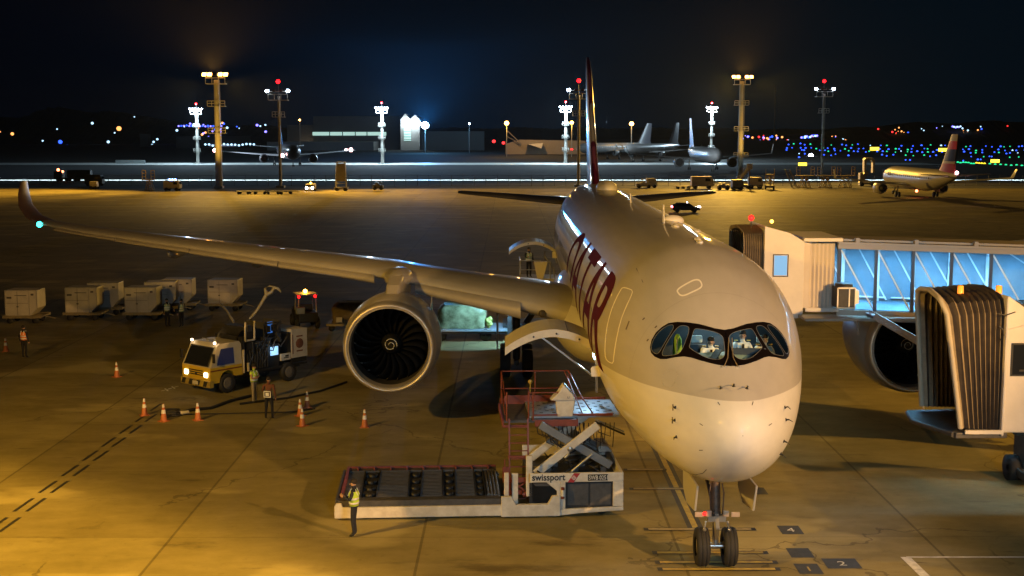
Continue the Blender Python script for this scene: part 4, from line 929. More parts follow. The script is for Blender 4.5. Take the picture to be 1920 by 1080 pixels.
m = MB(); m.obox((7.46, 1.5, 3.82), .46, .3, .02, Matrix.Rotation(radians(47), 3, 'Y')); m.tube([(7.4, 1.28, 3.6), (7.4, 1.28, 3.54), (7.46, 1.28, 3.54), (7.46, 1.28, 3.6)], .008, 0, 4); m.build('control_panel', DKG, cn, rel=True)
m = MB(); m.beam((8.35, 1.5, 2.78), (9.3, 1.9, 2.28), .12, .05, 0); m.beam((8.33, 1.44, 2.72), (9.32, 1.84, 2.2), .10, .06, 1); lb(m, 'guide_arm', [PLT, DK])
# ladder
m = MB()
for x in (5.52, 6.12): m.beam((x, .95, .25), (x, 1.28, 2.9), .05, .07)
for k in range(10): t = k/9.5; m.beam((5.52, .97+.3*t, .35+2.4*t), (6.12, .97+.3*t, .35+2.4*t), .04, .03)
lb(m, 'ladder', RED)
m = MB(); m.box(5.28, 6.2, .72, .78, .95, 1.1); m.box(5.3, 6.22, .72, .78, .55, .68); m.box(5.28, 5.5, .7, .8, 1.1, 1.45); m.beam((5.5, .75, .6), (6.1, .75, 1.0), .04, .05); m.beam((6.1, .75, .6), (5.5, .75, 1.0), .04, .05); m.tube([(5.35, .74, .5), (5.35, .74, 1.7)], .025); m.tube([(6.2, .74, .5), (6.2, .74, 1.7)], .025); m.box(5.45, 6.15, .7, .76, 1.75, 1.82); m.tube([(5.9, .5, .62), (6.25, .5, .66)], .11, 0, 10); lb(m, 'ladder_frame', RED, bevel=.01)
m = MB()
for x in (1.0, 4.6, 8.4):
    for y in (.4, 3.5): m.lathe([(-.12, .02), (-.13, .2), (-.1, .24), (.1, .24), (.13, .2), (.12, .02)], (x, y, .24), 'x' if 0 else 'y', 16)
lb(m, 'wheels', M('tyre'))['kind'] = 'stuff'
# cool lamp of the open cargo hold
lamp('SPOT', (-2.95, 13.7, 4.35), 260, (.45, .75, 1.0), aim=(-2.6, 11.8, 2.8), spot=110, blend=.5, size=.12, name='hold_door_lamp')

# ================================================================== cones
t0 = thing('traffic_cone', 'x', 'traffic cone', (0, 0, 0), 0, 'traffic cones round the aircraft')
CO = M('cone_orange', (.50, .15, .045), .5, var=.2, scale=6); CW_ = M('cone_white', (.75, .72, .65), .35)
m = MB(); m.box(-.19, .19, -.19, .19, 0, .035); m.build('base', CO, t0, rel=True, bevel=.01)
m = MB(); m.lathe([(.03, .14), (.75, .03), (.76, .001)], (0, 0, 0), 'z', 16); c_ = m.build('cone_body', CO, t0, rel=True)
m = MB(); m.lathe([(.34, .095), (.50, .072)], (0, 0, 0), 'z', 16); m.lathe([(.60, .056), (.74, .036)], (0, 0, 0), 'z', 16); m.build('reflective_band', CW_, c_, rel=True)
cones = [(684, 801, 'orange cone standing alone below the engine intake'), (567, 799, 'nearest of the three clustered orange cones between truck and engine'), (563, 780, 'middle orange cone of the cluster of three'), (576, 765, 'rearmost orange cone of the cluster of three'),
         (371, 788, 'orange cone right of the hose coil before the yellow truck'), (307, 790, 'orange cone touching the hose coil, middle of the front three'), (271, 779, 'orange cone at the left end by the lane dashes'), (219, 707, 'lone orange cone on open concrete left of the yellow truck'), (11, 659, 'orange cone at the far left edge beside the orange vest'), (1730, 794, 'orange cone half hidden behind the near boarding bridge canopy')]
for i, (px, py, lab) in enumerate(cones):
    g_ = Gd(px, py)
    if i == 0: t0.location = g_; t0['label'] = lab
    else: dup(t0, g_, random.uniform(0, 1), lab)

# ================================================================== fuel truck
def wheel(name, c, r, wd, par, rimc=None, ax='y'):
    m = MB(); m.lathe([(-wd/2+.02, r*.6), (-wd/2, r*.85), (-wd/2+.04, r), (wd/2-.04, r), (wd/2, r*.85), (wd/2-.02, r*.6)], c, ax, 22); w_ = m.build(name, M('tyre'), par, rel=True)
    m = MB(); m.lathe([(-wd/2+.05, .01), (-wd/2+.07, r*.3), (-wd/2+.02, r*.6), (wd/2-.02, r*.6), (wd/2-.07, r*.3), (wd/2-.05, .01)], c, ax, 16); m.build('rim', rimc or M('rim_grey', (.22, .20, .17), .5, metal=.4), w_, rel=True); return w_
a = Gd(362, 748); TY = M('truck_yellow', (.62, .42, .035), .35, var=.12, scale=2, coat=.4); TW = M('truck_white', (.50, .46, .36), .35, var=.1, scale=2, coat=.4)
hd_ = atan2(-.77, -.64)
T = thing('fuel_truck', 'yellow and white cab over fuelling truck with lit headlights and tall dark pump gear', 'truck', (-18.9, 30.4, 0), hd_)
def tb(mb, n, mt, **k): return mb.build(n, mt, T, rel=True, **k)
m = MB()
prof = [(1.95, .55), (2.0, .75), (1.98, 1.28), (1.52, 2.22), (1.35, 2.34), (.25, 2.34), (.15, 2.2), (.15, .75), (.55, .75), (.70, .98), (1.0, 1.08), (1.3, .98), (1.45, .75), (1.5, .55)]
lo_ = [(1.95, .55), (2.0, .75), (1.98, 1.28), (.15, 1.28), (.15, .75), (.55, .75), (.70, .98), (1.0, 1.08), (1.3, .98), (1.45, .75), (1.5, .55)]
up_ = [(1.98, 1.282), (1.52, 2.22), (1.35, 2.34), (.25, 2.34), (.15, 2.2), (.15, 1.282)]
for pf, mi in ((lo_, 1), (up_, 0)): m.loft([[(x, y*(1-.07*max(0, (z-1.25)/1.1)), z) for x, z in pf] for y in (-1.06, 0, 1.06)], mi, True, False)
m.box(.16, 1.99, 1.062, 1.068, .98+.12, 1.16, 2); m.box(.16, 1.99, -1.068, -1.062, 1.10, 1.16, 2)
cab = tb(m, 'cab', [TW, TY, RED], bevel=.04)
DG = M('truck_glass', (.012, .014, .018), .06)
m = MB(); m.add([(1.985, -.90, 1.36), (1.985, .90, 1.36), (1.60, .84, 2.14), (1.60, -.84, 2.14)], [(0, 1, 2, 3)]); m.build('windshield', DG, cab, rel=True, solid=.0)
for p in (cab.children if False else []): pass
m = MB(); m.add([(1.995, -.93, 1.33), (1.995, .93, 1.33), (1.58, .87, 2.18), (1.58, -.87, 2.18), (2.0, -.88, 1.38), (2.0, .88, 1.38), (1.615, .82, 2.13), (1.615, -.82, 2.13)], [(0, 1, 5, 4), (1, 2, 6, 5), (2, 3, 7, 6), (3, 0, 4, 7)]); m.build('windshield_seal', DK, cab, rel=True)
for s_ in (-1, 1):
    m = MB(); m.add([(1.62, s_*1.072, 1.36), (.62, s_*1.072, 1.36), (.62, s_*1.015, 2.10), (1.34, s_*1.015, 2.10)], [(0, 1, 2, 3)])
    g_ = m.build('side_window', M('lit_cab_glass', (.015, .02, .04), .08, emit=.018, ecol=(.16, .3, 1)), cab, rel=True)
    m = MB(); m.box(1.95, 2.04, s_*.74-.12, s_*.74+.12, .83, 1.05); hl = m.build('headlight', M('headlamp_warm', (1, .9, .7), emit=9, ecol=(1, .80, .55)), cab, rel=True, bevel=.03)
    m = MB(); m.obox((1.9, s_*1.22, 1.75), .08, .14, .42); m.tube([(1.75, s_*1.0, 1.9), (1.88, s_*1.2, 1.9)], .02); m.build('mirror', DK, cab, rel=True, bevel=.02)
    m = MB(); m.sph((1.55, s_*.85, 2.38), .06, 0, 6); m.build('marker_light', M('marker_warm', (1, .8, .6), emit=14, ecol=(1, .75, .5)), cab, rel=True)
m = MB(); m.box(1.99, 2.02, -.5, .5, .98, 1.02); m.box(1.99, 2.02, -.5, .5, .88, .92); m.box(1.99, 2.02, -.5, .5, 1.08, 1.12); m.sph((2.02, 0, .95), .08, 0, 6, (.3, 1, 1)); m.build('grille', DK, cab, rel=True)
m = MB(); m.tube([(1.2, -.5, 2.36), (1.2, -.5, 2.46), (1.2, .5, 2.46), (1.2, .5, 2.36)], .025); m.sph((1.3, 0, 2.40), .06, 0, 6); m.build('roof_rack', M('rack_silver', (.5, .48, .42), .3, metal=.7), cab, rel=True)
m = MB()
for k in range(8):
    y0 = -1.08+k*.27; m.add([(2.06+.0, y0, .40), (2.06, y0+.27, .40), (2.06, y0+.27+.12, .66), (2.06, y0+.12, .66)] if k < 7 else [(2.06, y0, .4), (2.06, 1.08, .4), (2.06, 1.08, .66), (2.06, 1.05, .66)], [(0, 1, 2, 3)], k % 2)
m.box(1.85, 2.055, -1.1, 1.1, .38, .68, 1); m.box(2.062, 2.075, -.2, .2, .44, .6, 2); tb(m, 'bumper', [BLK, YEL, CREAM])
m = MB(); m.box(-3.9, 1.7, -.42, .42, .5, .72); m.box(-3.9, .1, -1.0, 1.0, .72, .82); tb(m, 'truck_frame', DK)
for x in (1.0, -2.7):
    for s_ in (-1, 1): wheel('wheel', (x, s_*.95, .46), .46, .28, T)
rk = random.Random(3)
m = MB()
m.box(-.05, .10, -1.0, 1.0, .8, 2.5); m.box(-1.5, -.2, -.95, .95, .82, 2.2); m.box(-.9, -.3, -.8, .8, 2.2, 2.9); m.box(-2.2, -1.5, -.9, .9, .82, 1.9)
for k in range(9): m.tube([(-.2-.15*k, .99, .9), (-.2-.15*k, 1.02, 1.6+.1*(k % 3)), (-.3-.15*k, .8, 2.0)], .045, 0, 6)
for k in range(16):
    x = -.3-.12*k; z = rk.uniform(1.0, 2.3); m.tube([(x, .97, z), (x-.1, 1.05, z+rk.uniform(-.3, .4)), (x-rk.uniform(.1, .6), 1.0, z+rk.uniform(-.2, .6))], .03, 1 if k % 3 == 0 else 0, 5)
for k in range(7): x = -2.3+rk.uniform(0, 2); z = rk.uniform(1.9, 2.7); m.box(x, x+.22, .7, .9, z, z+.3, k % 2)
tb(m, 'pump_unit', [DK, DKG], bevel=.02)
m = MB(); m.lathe([(-.75, .62), (-.70, .62), (-.69, .3), (.69, .3), (.70, .62), (.75, .62)], (-.4, 0, 2.2), 'y', 20); tb(m, 'hose_reel', DK)
PNL = M('panel_cream', (.50, .45, .36), .45, var=.15, scale=3)
m = MB(); m.box(-3.9, -2.9, .97, 1.02, 1.1, 2.5, 0); m.box(-3.85, -2.95, -1.0, .95, 2.35, 2.5, 0); m.box(-3.75, -3.05, 1.022, 1.03, 1.3, 2.25, 0); m.box(-3.6, -3.2, 1.03, 1.035, 2.1, 2.17, 1); m.box(-3.6, -3.2, 1.03, 1.035, 1.38, 1.45, 1); m.lathe([(1.03, .24), (1.04, .24), (1.04, .01)], (-3.4, 0, 1.78), 'y', 18, 1); m.box(-3.0, -2.95, 1.025, 1.035, 1.3, 2.25, 1); m.box(-3.9, -2.9, -.95, .95, .85, 2.3, 2)
tb(m, 'rear_cabinet', [PNL, BROWN, DK], bevel=.01)
m = MB(); m.box(-2.85, -2.25, .9, 1.0, 1.05, 1.38, 0); m.box(-2.72, -2.4, 1.001, 1.006, 1.15, 1.2, 1); m.box(-2.72, -2.5, 1.001, 1.006, 1.22, 1.3, 1); tb(m, 'white_box', [PNL, DK], bevel=.03)
m = MB(); m.box(-2.1, -1.62, .955, .965, 1.38, 1.80); tb(m, 'lit_display', M('cool_display', (.5, .8, 1), emit=.8, ecol=(.35, .62, 1)))
m = MB(); m.box(-2.15, -1.85, .5, .52, 2.4, 2.95); tb(m, 'blue_work_light', M('blue_display', (.1, .3, 1), emit=.25, ecol=(.1, .35, 1)))
lamp('POINT', (-18.9+(-1.8*cos(hd_)-1.3*sin(hd_)), 30.4+(-1.8*sin(hd_)+1.3*cos(hd_)), 1.7), 6, (.5, .75, 1), size=.2, name='display_glow')
m = MB()
for x in (-.1, -.65): m.tube([(x, 1.0, 2.3), (x, 1.02, 3.0), (x-.1, .9, 3.15)], .05, 0, 6)
m.tube([(-.1, 1.0, 2.3), (-.65, 1.0, 2.3)], .05, 0, 6); m.tube([(.05, 1.03, .8), (.05, 1.03, 1.9)], .06, 0, 8); m.tube([(-.2, 1.05, .85), (-.2, 1.05, 1.25)], .07); tb(m, 'pale_pipes', PNL)['kind'] = 'stuff'
m = MB(); m.tube([(-.4, -.2, 3.0), (-.3, -.6, 3.6), (-.25, -1.0, 3.85)], .06); m.box(-2.6, -2.5, -.6, .6, 1.9, 3.0); m.box(-1.6, -1.5, -.7, .7, 2.2, 3.0); m.tube([(-1.5, .6, 2.9), (-2.6, .6, 2.9)], .04); tb(m, 'lift_frame', DKG)
# pale fuelling boom rising behind the truck
bp = [P(468, 598, 38), P(480, 585, 38), P(492, 566, 38), P(500, 552, 38)]
BM = thing('fuel_boom', 'slender pale boom with a hooked claw tip rising behind the yellow truck', 'boom', (bp[0].x, 38, 0))
m = MB(); m.tube(bp, [.07, .08, .09, .10], 0, 8); m.build('arm', PNL, BM)
m = MB(); m.tube([P(500, 552, 38), P(497, 541, 38), P(505, 536, 38), P(516, 538, 38)], [.12, .07, .05, .04], 0, 7); m.tube([P(500, 552, 38), P(509, 548, 38), P(514, 539, 38), P(521, 541, 38), P(527, 548, 38)], [.12, .09, .1, .08, .03], 0, 7); m.build('claw', PNL, BM)
m = MB(); m.tube([(bp[0].x, 38, 0), (bp[0].x, 38, bp[0].z)], .11, 0, 8); m.box(bp[0].x-.7, bp[0].x+.7, 37.5, 38.7, .02, .5); m.build('base', DK, BM)
# hoses on the ground
def hose(label, pts, r=.04):
    m = MB(); q = [Gd(px, py, r+.006) for px, py in pts]; m.tube(q, r, 0, 7); tag(m.build('hose', M('rubber_black', (.015, .014, .012), .6)), label, 'hose', 'hoses on the concrete')
hose('thick black hose running from the truck front wheel down to the coil by the cones', [(470, 742), (430, 752), (395, 765), (360, 768), (330, 775), (312, 782)], .07)
hose('thin black hose lying straight from the cones to under the engine side', [(320, 777), (400, 776), (480, 774), (560, 772), (590, 766)], .025)
hose('long dark hose lying behind the cones towards the engine', [(450, 757), (540, 746), (600, 733), (650, 716)], .05)
m = MB(); g_ = Gd(322, 779)
for k in range(3): m.tube([(g_.x+.45*cos(a)*(1-.12*k), g_.y+.32*sin(a), .06+.08*k) for a in [2*pi*i/16 for i in range(17)]], .045, 0, 6)
m.tube([(g_.x+.3, g_.y, .1), (g_.x+.75, g_.y-.1, .18)], [.1, .07], 1, 8)
tag(m.build('hose_coil', [M('rubber_black'), PNL]), 'small coil of hose with a pale nozzle lying between the cones', 'hose coil')

# ================================================================== baggage containers on dollies
CT = M('container_shell', (.46, .42, .36), .5, var=.18, scale=1.5, metal=.1); CT2 = M('container_edge', (.42, .39, .33), .4, metal=.4)
ct = thing('cargo_container', 'x', 'container', (0, 0, 0), 0, 'baggage containers parked in a row')
prof = [(-1.0, 0), (.56, 0), (1.0, .48), (1.0, 1.62), (-1.0, 1.62)]
m = MB(); m.prism(prof, 'y', -.76, .76); m.build('container_body', CT, ct, rel=True, bevel=.03)
m = MB()
for i in range(5):
    p, q = prof[i], prof[(i+1) % 5]; m.beam((p[0], -.775, p[1]+.0), (q[0], -.775, q[1]), .03, .05)
m.box(.5, .52, -.785, -.765, .05, 1.6); m.build('frame', CT2, ct, rel=True)
m = MB(); m.box(-.4, .35, -.79, -.762, 1.28, 1.32); m.box(-.96, .46, -.775, -.764, .80, .815); m.box(-.25, -.235, -.775, -.764, .04, 1.58); m.box(-.9, -.6, -.775, -.764, 1.1, 1.22); m.box(.62, .8, -.775, -.764, 1.3, 1.42); m.box(-.30, -.18, -.79, -.764, .55, .62); m.build('door_latch', M('seam_dark', (.07, .06, .05), .6), ct, rel=True)
dl = thing('baggage_dolly', 'x', 'dolly', (0, 0, 0), 0, 'dollies under the containers')
m = MB(); m.box(-1.2, 1.25, -.8, .8, .40, .50); m.box(-1.2, 1.25, -.86, -.80, .36, .54); m.box(-1.2, 1.25, .80, .86, .36, .54); m.beam((1.2, 0, .42), (1.9, 0, .25), .08, .06); m.build('bed', M('dolly_frame', (.26, .21, .12), .5, metal=.4, var=.3, scale=4), dl, rel=True)
for x in (-.8, .8):
    for y in (-.6, .6): m = MB(); m.lathe([(-.07, .03), (-.07, .2), (.07, .2), (.07, .03)], (x, y, .2), 'y', 14); m.build('wheel', M('tyre'), dl, rel=True)
cts = [(50, 604, 0, 'farthest left, alone on a yellowish dolly'), (161, 598, 0, 'front one of the left pair, beside the gap'), (200, 588, .05, 'rear one of the left pair, partly hidden'), (271, 598, 0, 'front one of the middle group, before the two people'), (305, 586, .1, 'middle one of the stepped group of three'), (337, 580, .05, 'rear one of the stepped group, light on its roof edge'), (424, 581, -.04, 'rightmost, alone with a bright top edge')]
for i, (px, py, rz, lab) in enumerate(cts):
    g_ = Gd(px, py)
    sc_ = .98
    if i == 0: ct.location = (g_.x, g_.y, .51); ct['label'] = 'pale baggage container '+lab; dl.location = (g_.x, g_.y, 0); dl['label'] = 'flat dolly under the container '+lab
    else: dup(ct, (g_.x, g_.y, .51), rz, 'pale baggage container '+lab); dup(dl, (g_.x, g_.y, 0), rz, 'flat dolly under the container '+lab)

# tractor with beacon
g_ = Gd(572, 613); TR = thing('baggage_tractor', 'dark open tractor with an amber roof beacon and two red lamps seen behind the truck', 'tractor', (g_.x, g_.y, 0), 1.9)
m = MB(); m.box(-1.3, 1.4, -.6, .6, .45, 1.05); m.box(.3, 1.4, -.55, .55, 1.05, 1.2); m.box(-.5, .0, -.4, .4, 1.05, 1.5); m.build('chassis', DK, TR, rel=True, bevel=.06)
m = MB()
for x in (-1.0, .3):
    for y in (-.55, .55): m.tube([(x, y, 1.05), (x*.95, y*.95, 2.1)], .035)
m.box(-1.15, .5, -.65, .65, 2.1, 2.16); m.build('canopy', PNL, TR, rel=True)
m = MB(); m.box(-1.35, -.9, .2, .75, 1.0, 1.4); m.build('battery_box', M('box_bluegrey', (.22, .24, .26), .5), TR, rel=True, bevel=.04)
for x in (-.85, .9):
    for y in (-.62, .62): wheel('wheel', (x, y, .38), .38, .24, TR)
m = MB(); m.sph((-.3, 0, 2.28), .12, 0, 8); m.build('beacon', M('amber_glow', (1, .5, .05), emit=45, ecol=(1, .45, .03)), TR, rel=True)
for y in (-.45, .55): m = MB(); m.sph((-1.18, y, 2.05), .09, 0, 6); m.build('red_lamp', M('red_glow'), TR, rel=True)
lamp('POINT', (g_.x, g_.y, 2.75), 14, (1, .5, .08), size=.1, name='beacon_glow')
# lit cargo pallet, its transporter
y_ = 43.8; a = P(820, 640, y_); b = P(945, 640, y_)
PT_ = thing('cargo_transporter', 'dark flat cargo transporter lit blue from the right, behind the engine', 'cargo transporter', ((a.x+b.x)/2, y_, 0))
z1 = P(880, 618, y_).z
m = MB(); m.box(a.x-1.5, b.x+.2, y_-.2, y_+2.6, .45, z1-.08, 0); m.box(a.x-1.5, b.x+.2, y_-.25, y_+2.7, z1-.08, z1, 1); m.build('deck', [DK, M('deck_pale', (.45, .5, .52), .35, metal=.4)], PT_)
for k in range(2): 
    for yy in (y_+.1, y_+2.3): m = MB(); m.lathe([(-.12, .05), (-.12, .35), (.12, .35), (.12, .05)], (a.x+.2+k*2.6, yy, .35), 'y', 14); m.build('wheel', M('tyre'), PT_)
m = MB(); m.box(b.x+.2, b.x+.45, y_-.3, y_+.2, .3, 2.9); m.tube([(b.x+.3, y_, 2.8), (b.x-1.6, y_, 3.0)], .04); m.build('end_post', DKG, PT_)
def bundle(name, label, x0, x1, y0, y1, z0, z1, mat, seed=1):
    rnd = random.Random(seed); m = MB(); rg = []; n = 36
    for i in range(9):
        t = i/8; k = 1 if t < .7 else 1-.25*((t-.7)/.3)**2; z = z0+(z1-z0)*t
        r_ = []
        for j in range(n):
            a_ = 2*pi*j/n; c, s = cos(a_), sin(a_); e = .32; ux = abs(c)**e*(1 if c > 0 else -1); uy = abs(s)**e*(1 if s > 0 else -1); w_ = 1+rnd.uniform(-.035, .035)
            r_.append(((x0+x1)/2+(x1-x0)/2*ux*k*w_, (y0+y1)/2+(y1-y0)/2*uy*k*w_, z+rnd.uniform(-.02, .02)))
        rg.append(r_)
    m.loft(rg, 0, True, True); o = m.build(name, mat); tag(o, label, 'cargo pallet'); return o
PLS = M('plastic_wrap', (.40, .42, .22), .28, var=.55, scale=2.2, bump=.7, dirt=(.10, .11, .04))
c0 = P(822, 612, y_+1.2); c1 = P(912, 612, y_+1.2)
bundle('cargo_pallet', 'large yellow green cargo bundle wrapped in crinkled plastic on the blue lit transporter', c0.x, c1.x, y_+.2, y_+2.4, z1+.02, P(870, 573, y_+.3).z, PLS)
m = MB()
for k in range(14): m.sph((c1.x+.05+.25*random.random(), y_+.3+.3*random.random(), z1+.1+.5*random.random()), .13, 0, 5)
tag(m.build('plastic_film', M('film_lime', (.6, .65, .15), .35, bump=.5)), 'crumpled lime plastic film hanging at the right end of the wrapped bundle', 'plastic film')
lamp('SPOT', (b.x+.3, y_-1.4, 3.3), 1500, (.30, .64, 1.0), aim=((a.x+b.x)/2+.6, y_-.2, .3), spot=95, blend=.4, size=.15, name='transporter_work_lamp')
gp = Gd(640, 622); PD = thing('pallet_dolly', 'long low dolly holding a netted load, half hidden behind the engine', 'dolly', (gp.x, gp.y, 0))
m = MB(); m.box(gp.x-.9, gp.x+2.5, gp.y-.1, gp.y+1.6, .35, .5); m.build('bed', M('dolly_frame'), PD)
m = MB(); m.obox((gp.x-.1, gp.y-.15, .75), .35, .05, .3); m.build('label_board', PNL, PD)
for x in (-.6, 1.8): m = MB(); m.lathe([(-.07, .02), (-.07, .2), (.07, .2), (.07, .02)], (gp.x+x, gp.y+.2, .2), 'y', 12); m.build('wheel', M('tyre'), PD)
bundle('netted_load', 'brown netted cargo load on the long dolly left of the engine', gp.x-.6, gp.x+2.3, gp.y+.1, gp.y+1.5, .51, 1.75, M('net_brown', (.16, .12, .06), .8, var=.5, scale=3, bump=.5), 4)

# catering lift at the rear door with its crew
y_ = 44.5; a = P(975, 525, y_); b = P(1046, 525, y_); za = P(975, 523, y_).z; zb = P(975, 489, y_).z
CTL = thing('catering_lift', 'white railed lift platform raised to the rear door behind the wing', 'lift platform', ((a.x+b.x)/2, y_, 0))
m = MB(); m.box(a.x, b.x, y_, y_+2.4, za-.22, za); m.build('platform', CREAM, CTL)
m = MB()
for x in (a.x+.03, a.x+1.1, a.x+1.75): m.tube([(x, y_+.05, za), (x, y_+.05, zb)], .03)
m.tube([(a.x, y_+.05, zb), (a.x+1.2, y_+.05, zb)], .03); m.tube([(a.x, y_+.05, (za+zb)/2), (a.x+1.1, y_+.05, (za+zb)/2)], .025); m.tube([(a.x+1.4, y_+2.2, za), (a.x+1.5, y_+2.2, zb+.4), (a.x+2.0, y_+2.2, zb+.4), (a.x+2.2, y_+2.2, za+.7)], .03); m.tube([(a.x+1.45, y_+.6, zb+.2), (b.x-.2, y_+.6, za+.5), (b.x-.2, y_+.6, za)], .03); m.tube([(a.x, y_+2.3, za), (a.x, y_+2.3, zb), (a.x, y_+.05, zb)], .03); m.build('railing', M('rail_pale', (.5, .5, .48), .35, metal=.5), CTL)
m = MB(); m.prism([(a.x+1.0, za), (a.x+1.35, za), (a.x+1.6, zb-.05), (a.x+.8, zb-.05)], 'y', y_-.1, y_+.3); m.build('white_bin', ANT, CTL)
m = MB(); m.beam((a.x+.3, y_+1, .8), (b.x-.3, y_+1, za-.25), .2, .25); m.beam((b.x-.3, y_+1.3, .8), (a.x+.3, y_+1.3, za-.25), .2, .25); m.box(a.x-1, b.x, y_, y_+2.4, .4, .9); m.build('lift_base', DKG, CTL)
m = MB(); m.obox((P(1040, 479, y_).x, y_+.3, P(1040, 479, y_).z), .26, .1, .36); m.build('white_screen', ANT, CTL)
q = P(992, 512, y_); person('person in dark clothes and pale vest standing on the raised lift behind the wing', (q.x, y_+.9, za), -1.2, dict(re=(.06, -.25, 1.2), rw=(.25, -.2, 1.2), rh=(.3, -.18, 1.22)), NVY, BLKC, VESTG)

# ================================================================== boarding bridges
BW = M('bridge_white', (.56, .52, .46), .42, var=.10, scale=1.2, coat=.2); BCR = M('bridge_corrugated', (.50, .44, .37), .5, var=.08, scale=1); BEL = M('bellows_fabric', (.26, .21, .14), .75, var=.35, scale=3); BELD = M('bellows_dark', (.04, .032, .025), .8)
def bellows(mb, x0, x1, y0, y1, z0, z1, n, skew=0, ripple=.10, zt1=None, arch=.12):
    rg = []
    for i in range(2*n+1):
        t = i/(2*n); d = ripple if i % 2 == 0 else 0; x = x0+(x1-x0)*t; zt = z1+((zt1 or z1)-z1)*t
        ya, yb, zz0, zz1 = y0-d, y1+d, z0, zt+d
        pts = [(x+skew*0, ya, zz0), (x, ya, zz1-.35), (x, ya+.12, zz1-.1), (x, ya+.45, zz1), (x, (ya+yb)/2, zz1+arch), (x, yb-.45, zz1), (x, yb-.12, zz1-.1), (x, yb, zz1-.35), (x, yb, zz0)]
        rg.append(pts)
    mb.loft(rg, 0, False, False, closed=False)
FB = thing('boarding_bridge', 'far boarding bridge with a long blue lit glass tunnel joined to the second door', 'boarding bridge', (9, 18, 0))
ky = 17.3
def X(px, y=ky): return P(px, 500, y).x
def Z(py, y=ky): return P(1500, py, y).z
zf, zt = Z(590), Z(452)
m = MB(); bellows(m, 3.0, X(1432), ky+.2, ky+3.2, zf+.1, Z(437, ky), 9, ripple=.10, arch=.1); m.build('canopy_bellows', BEL, FB, solid=.02)
m = MB(); m.prism([(X(1432), zf), (X(1507), zf), (X(1507), Z(453)), (X(1480), Z(437)), (X(1432), Z(424))], 'y', ky-.05, ky+.1); m.box(X(1432), X(1507), ky+.1, ky+3.4, zf-.15, zf); m.prism([(X(1434), Z(424)-.1), (X(1505), Z(453)-.1), (X(1505), Z(453)), (X(1434), Z(424))], 'y', ky+.1, ky+3.3); cabn = m.build('cab', BW, FB, bevel=.02)
m = MB(); m.box(X(1451), X(1475), ky-.058, ky-.052, Z(516), Z(479)); wn = m.build('window', M('lit_window_blue', (.03, .06, .08), emit=.75, ecol=(.20, .58, 1)), cabn, bevel=0)
m = MB(); x0, x1, z0, z1_ = X(1450), X(1476), Z(517), Z(478)
m.box(x0-.03, x0, ky-.07, ky-.04, z0, z1_); m.box(x1, x1+.03, ky-.07, ky-.04, z0, z1_); m.box(x0-.03, x1+.03, ky-.07, ky-.04, z1_, z1_+.03); m.box(x0-.03, x1+.03, ky-.07, ky-.04, z0-.03, z0); m.build('frame', DK, wn, rel=True)
m = MB(); m.sph((X(1447), ky+.2, Z(422)+.12), .07, 0, 6); m.build('amber_beacon', M('amber_dim', (1, .4, .05), emit=9, ecol=(1, .4, .05)), cabn)
m = MB(); m.sph((X(1416), ky+1.0, Z(412)), .11, 0, 8); m.tube([(X(1416), ky+1, Z(412)), (X(1416), ky+1, Z(440))], .02, 1, 5); m.build('red_beacon', [M('red_glow'), DK], cabn)
# corrugated rotunda wall
m = MB(); x = X(1511); xe = X(1566); pts = []; i = 0
while x < xe: pts.append((x, ky+(.05 if i % 2 else 0))); x += .075; i += 1
fr = pts+[(xe, ky+.3), (X(1511), ky+.3)]
m.prism(fr, 'z', Z(577), Z(457)); m.box(X(1507), X(1518), ky-.03, ky+.2, Z(577), Z(455)); m.build('corrugated_wall', BCR, FB)
m = MB(); m.box(X(1505), X(1578), ky-.1, ky+3.2, Z(453), Z(446)); m.build('rotunda_roof', BW, FB, bevel=.02); m = MB(); m.box(X(1511), X(1573), ky-.12, ky+.1, Z(584), Z(577)); m.build('rotunda_sill', BW, FB); m = MB(); m.box(X(1511), X(1566), ky+3.0, ky+3.1, Z(577), Z(453)); m.build('rotunda_back_wall', BW, FB)
# glass tunnel sloping slightly toward the terminal
def tp(px, py, dy=0.0): 
    y = ky-(px-1570)/350*1.2+dy; return P(px, py, y)
TUN = M('tunnel_frame', (.24, .21, .17), .4, metal=.3); TD = M('tunnel_post_dark', (.05, .06, .08), .4, metal=.5)
xa = X(1570); xb = 22.0; slope = (tp(1920, 470).z-tp(1570, 458).z)/(tp(1920, 470).x-xa)
def lin(x, z): return z+slope*(x-xa)
yl = lambda x: ky-(x-xa)*.17
zr0, zr1, zfl = Z(458), Z(466), Z(580)
m = MB()
def bar(mb, xA, xB, zA, zB, d0, d1, mi=0):
    mb.loft([[(x, yl(x)+d0, lin(x, zA)), (x, yl(x)+d1, lin(x, zA)), (x, yl(x)+d1, lin(x, zB)), (x, yl(x)+d0, lin(x, zB))] for x in (xA, xB)], mi, True, False)
bar(m, xa, xb, zr1, zr0+.02, -.05, .12); bar(m, xa, xb, zr0+.02, zr0+.10, -.09, 3.2); bar(m, xa, xb, zfl-.22, zfl, -.06, 3.2); bar(m, xa, xb, zfl-.4, zfl-.3, .1, .3); bar(m, xa, xb, zr0+.12, zr0+.2, .1, .25)
for k in range(7): x = xa+.6+k*2.05; bar(m, x, x+.14, zr0+.1, zr0+.26, -.1, .1)
m.build('tunnel_shell', TUN, FB)
px_l = [1573, 1643, 1713, 1785, 1860, 1937]
xl = [tp(p_, 500).x for p_ in px_l]+[16.6, 18.6, 20.6]
for x in xl: m = MB(); bar(m, x-.05, x+.05, zfl, zr1, -.03, .06); m.build('post', TD, FB)
m = MB()
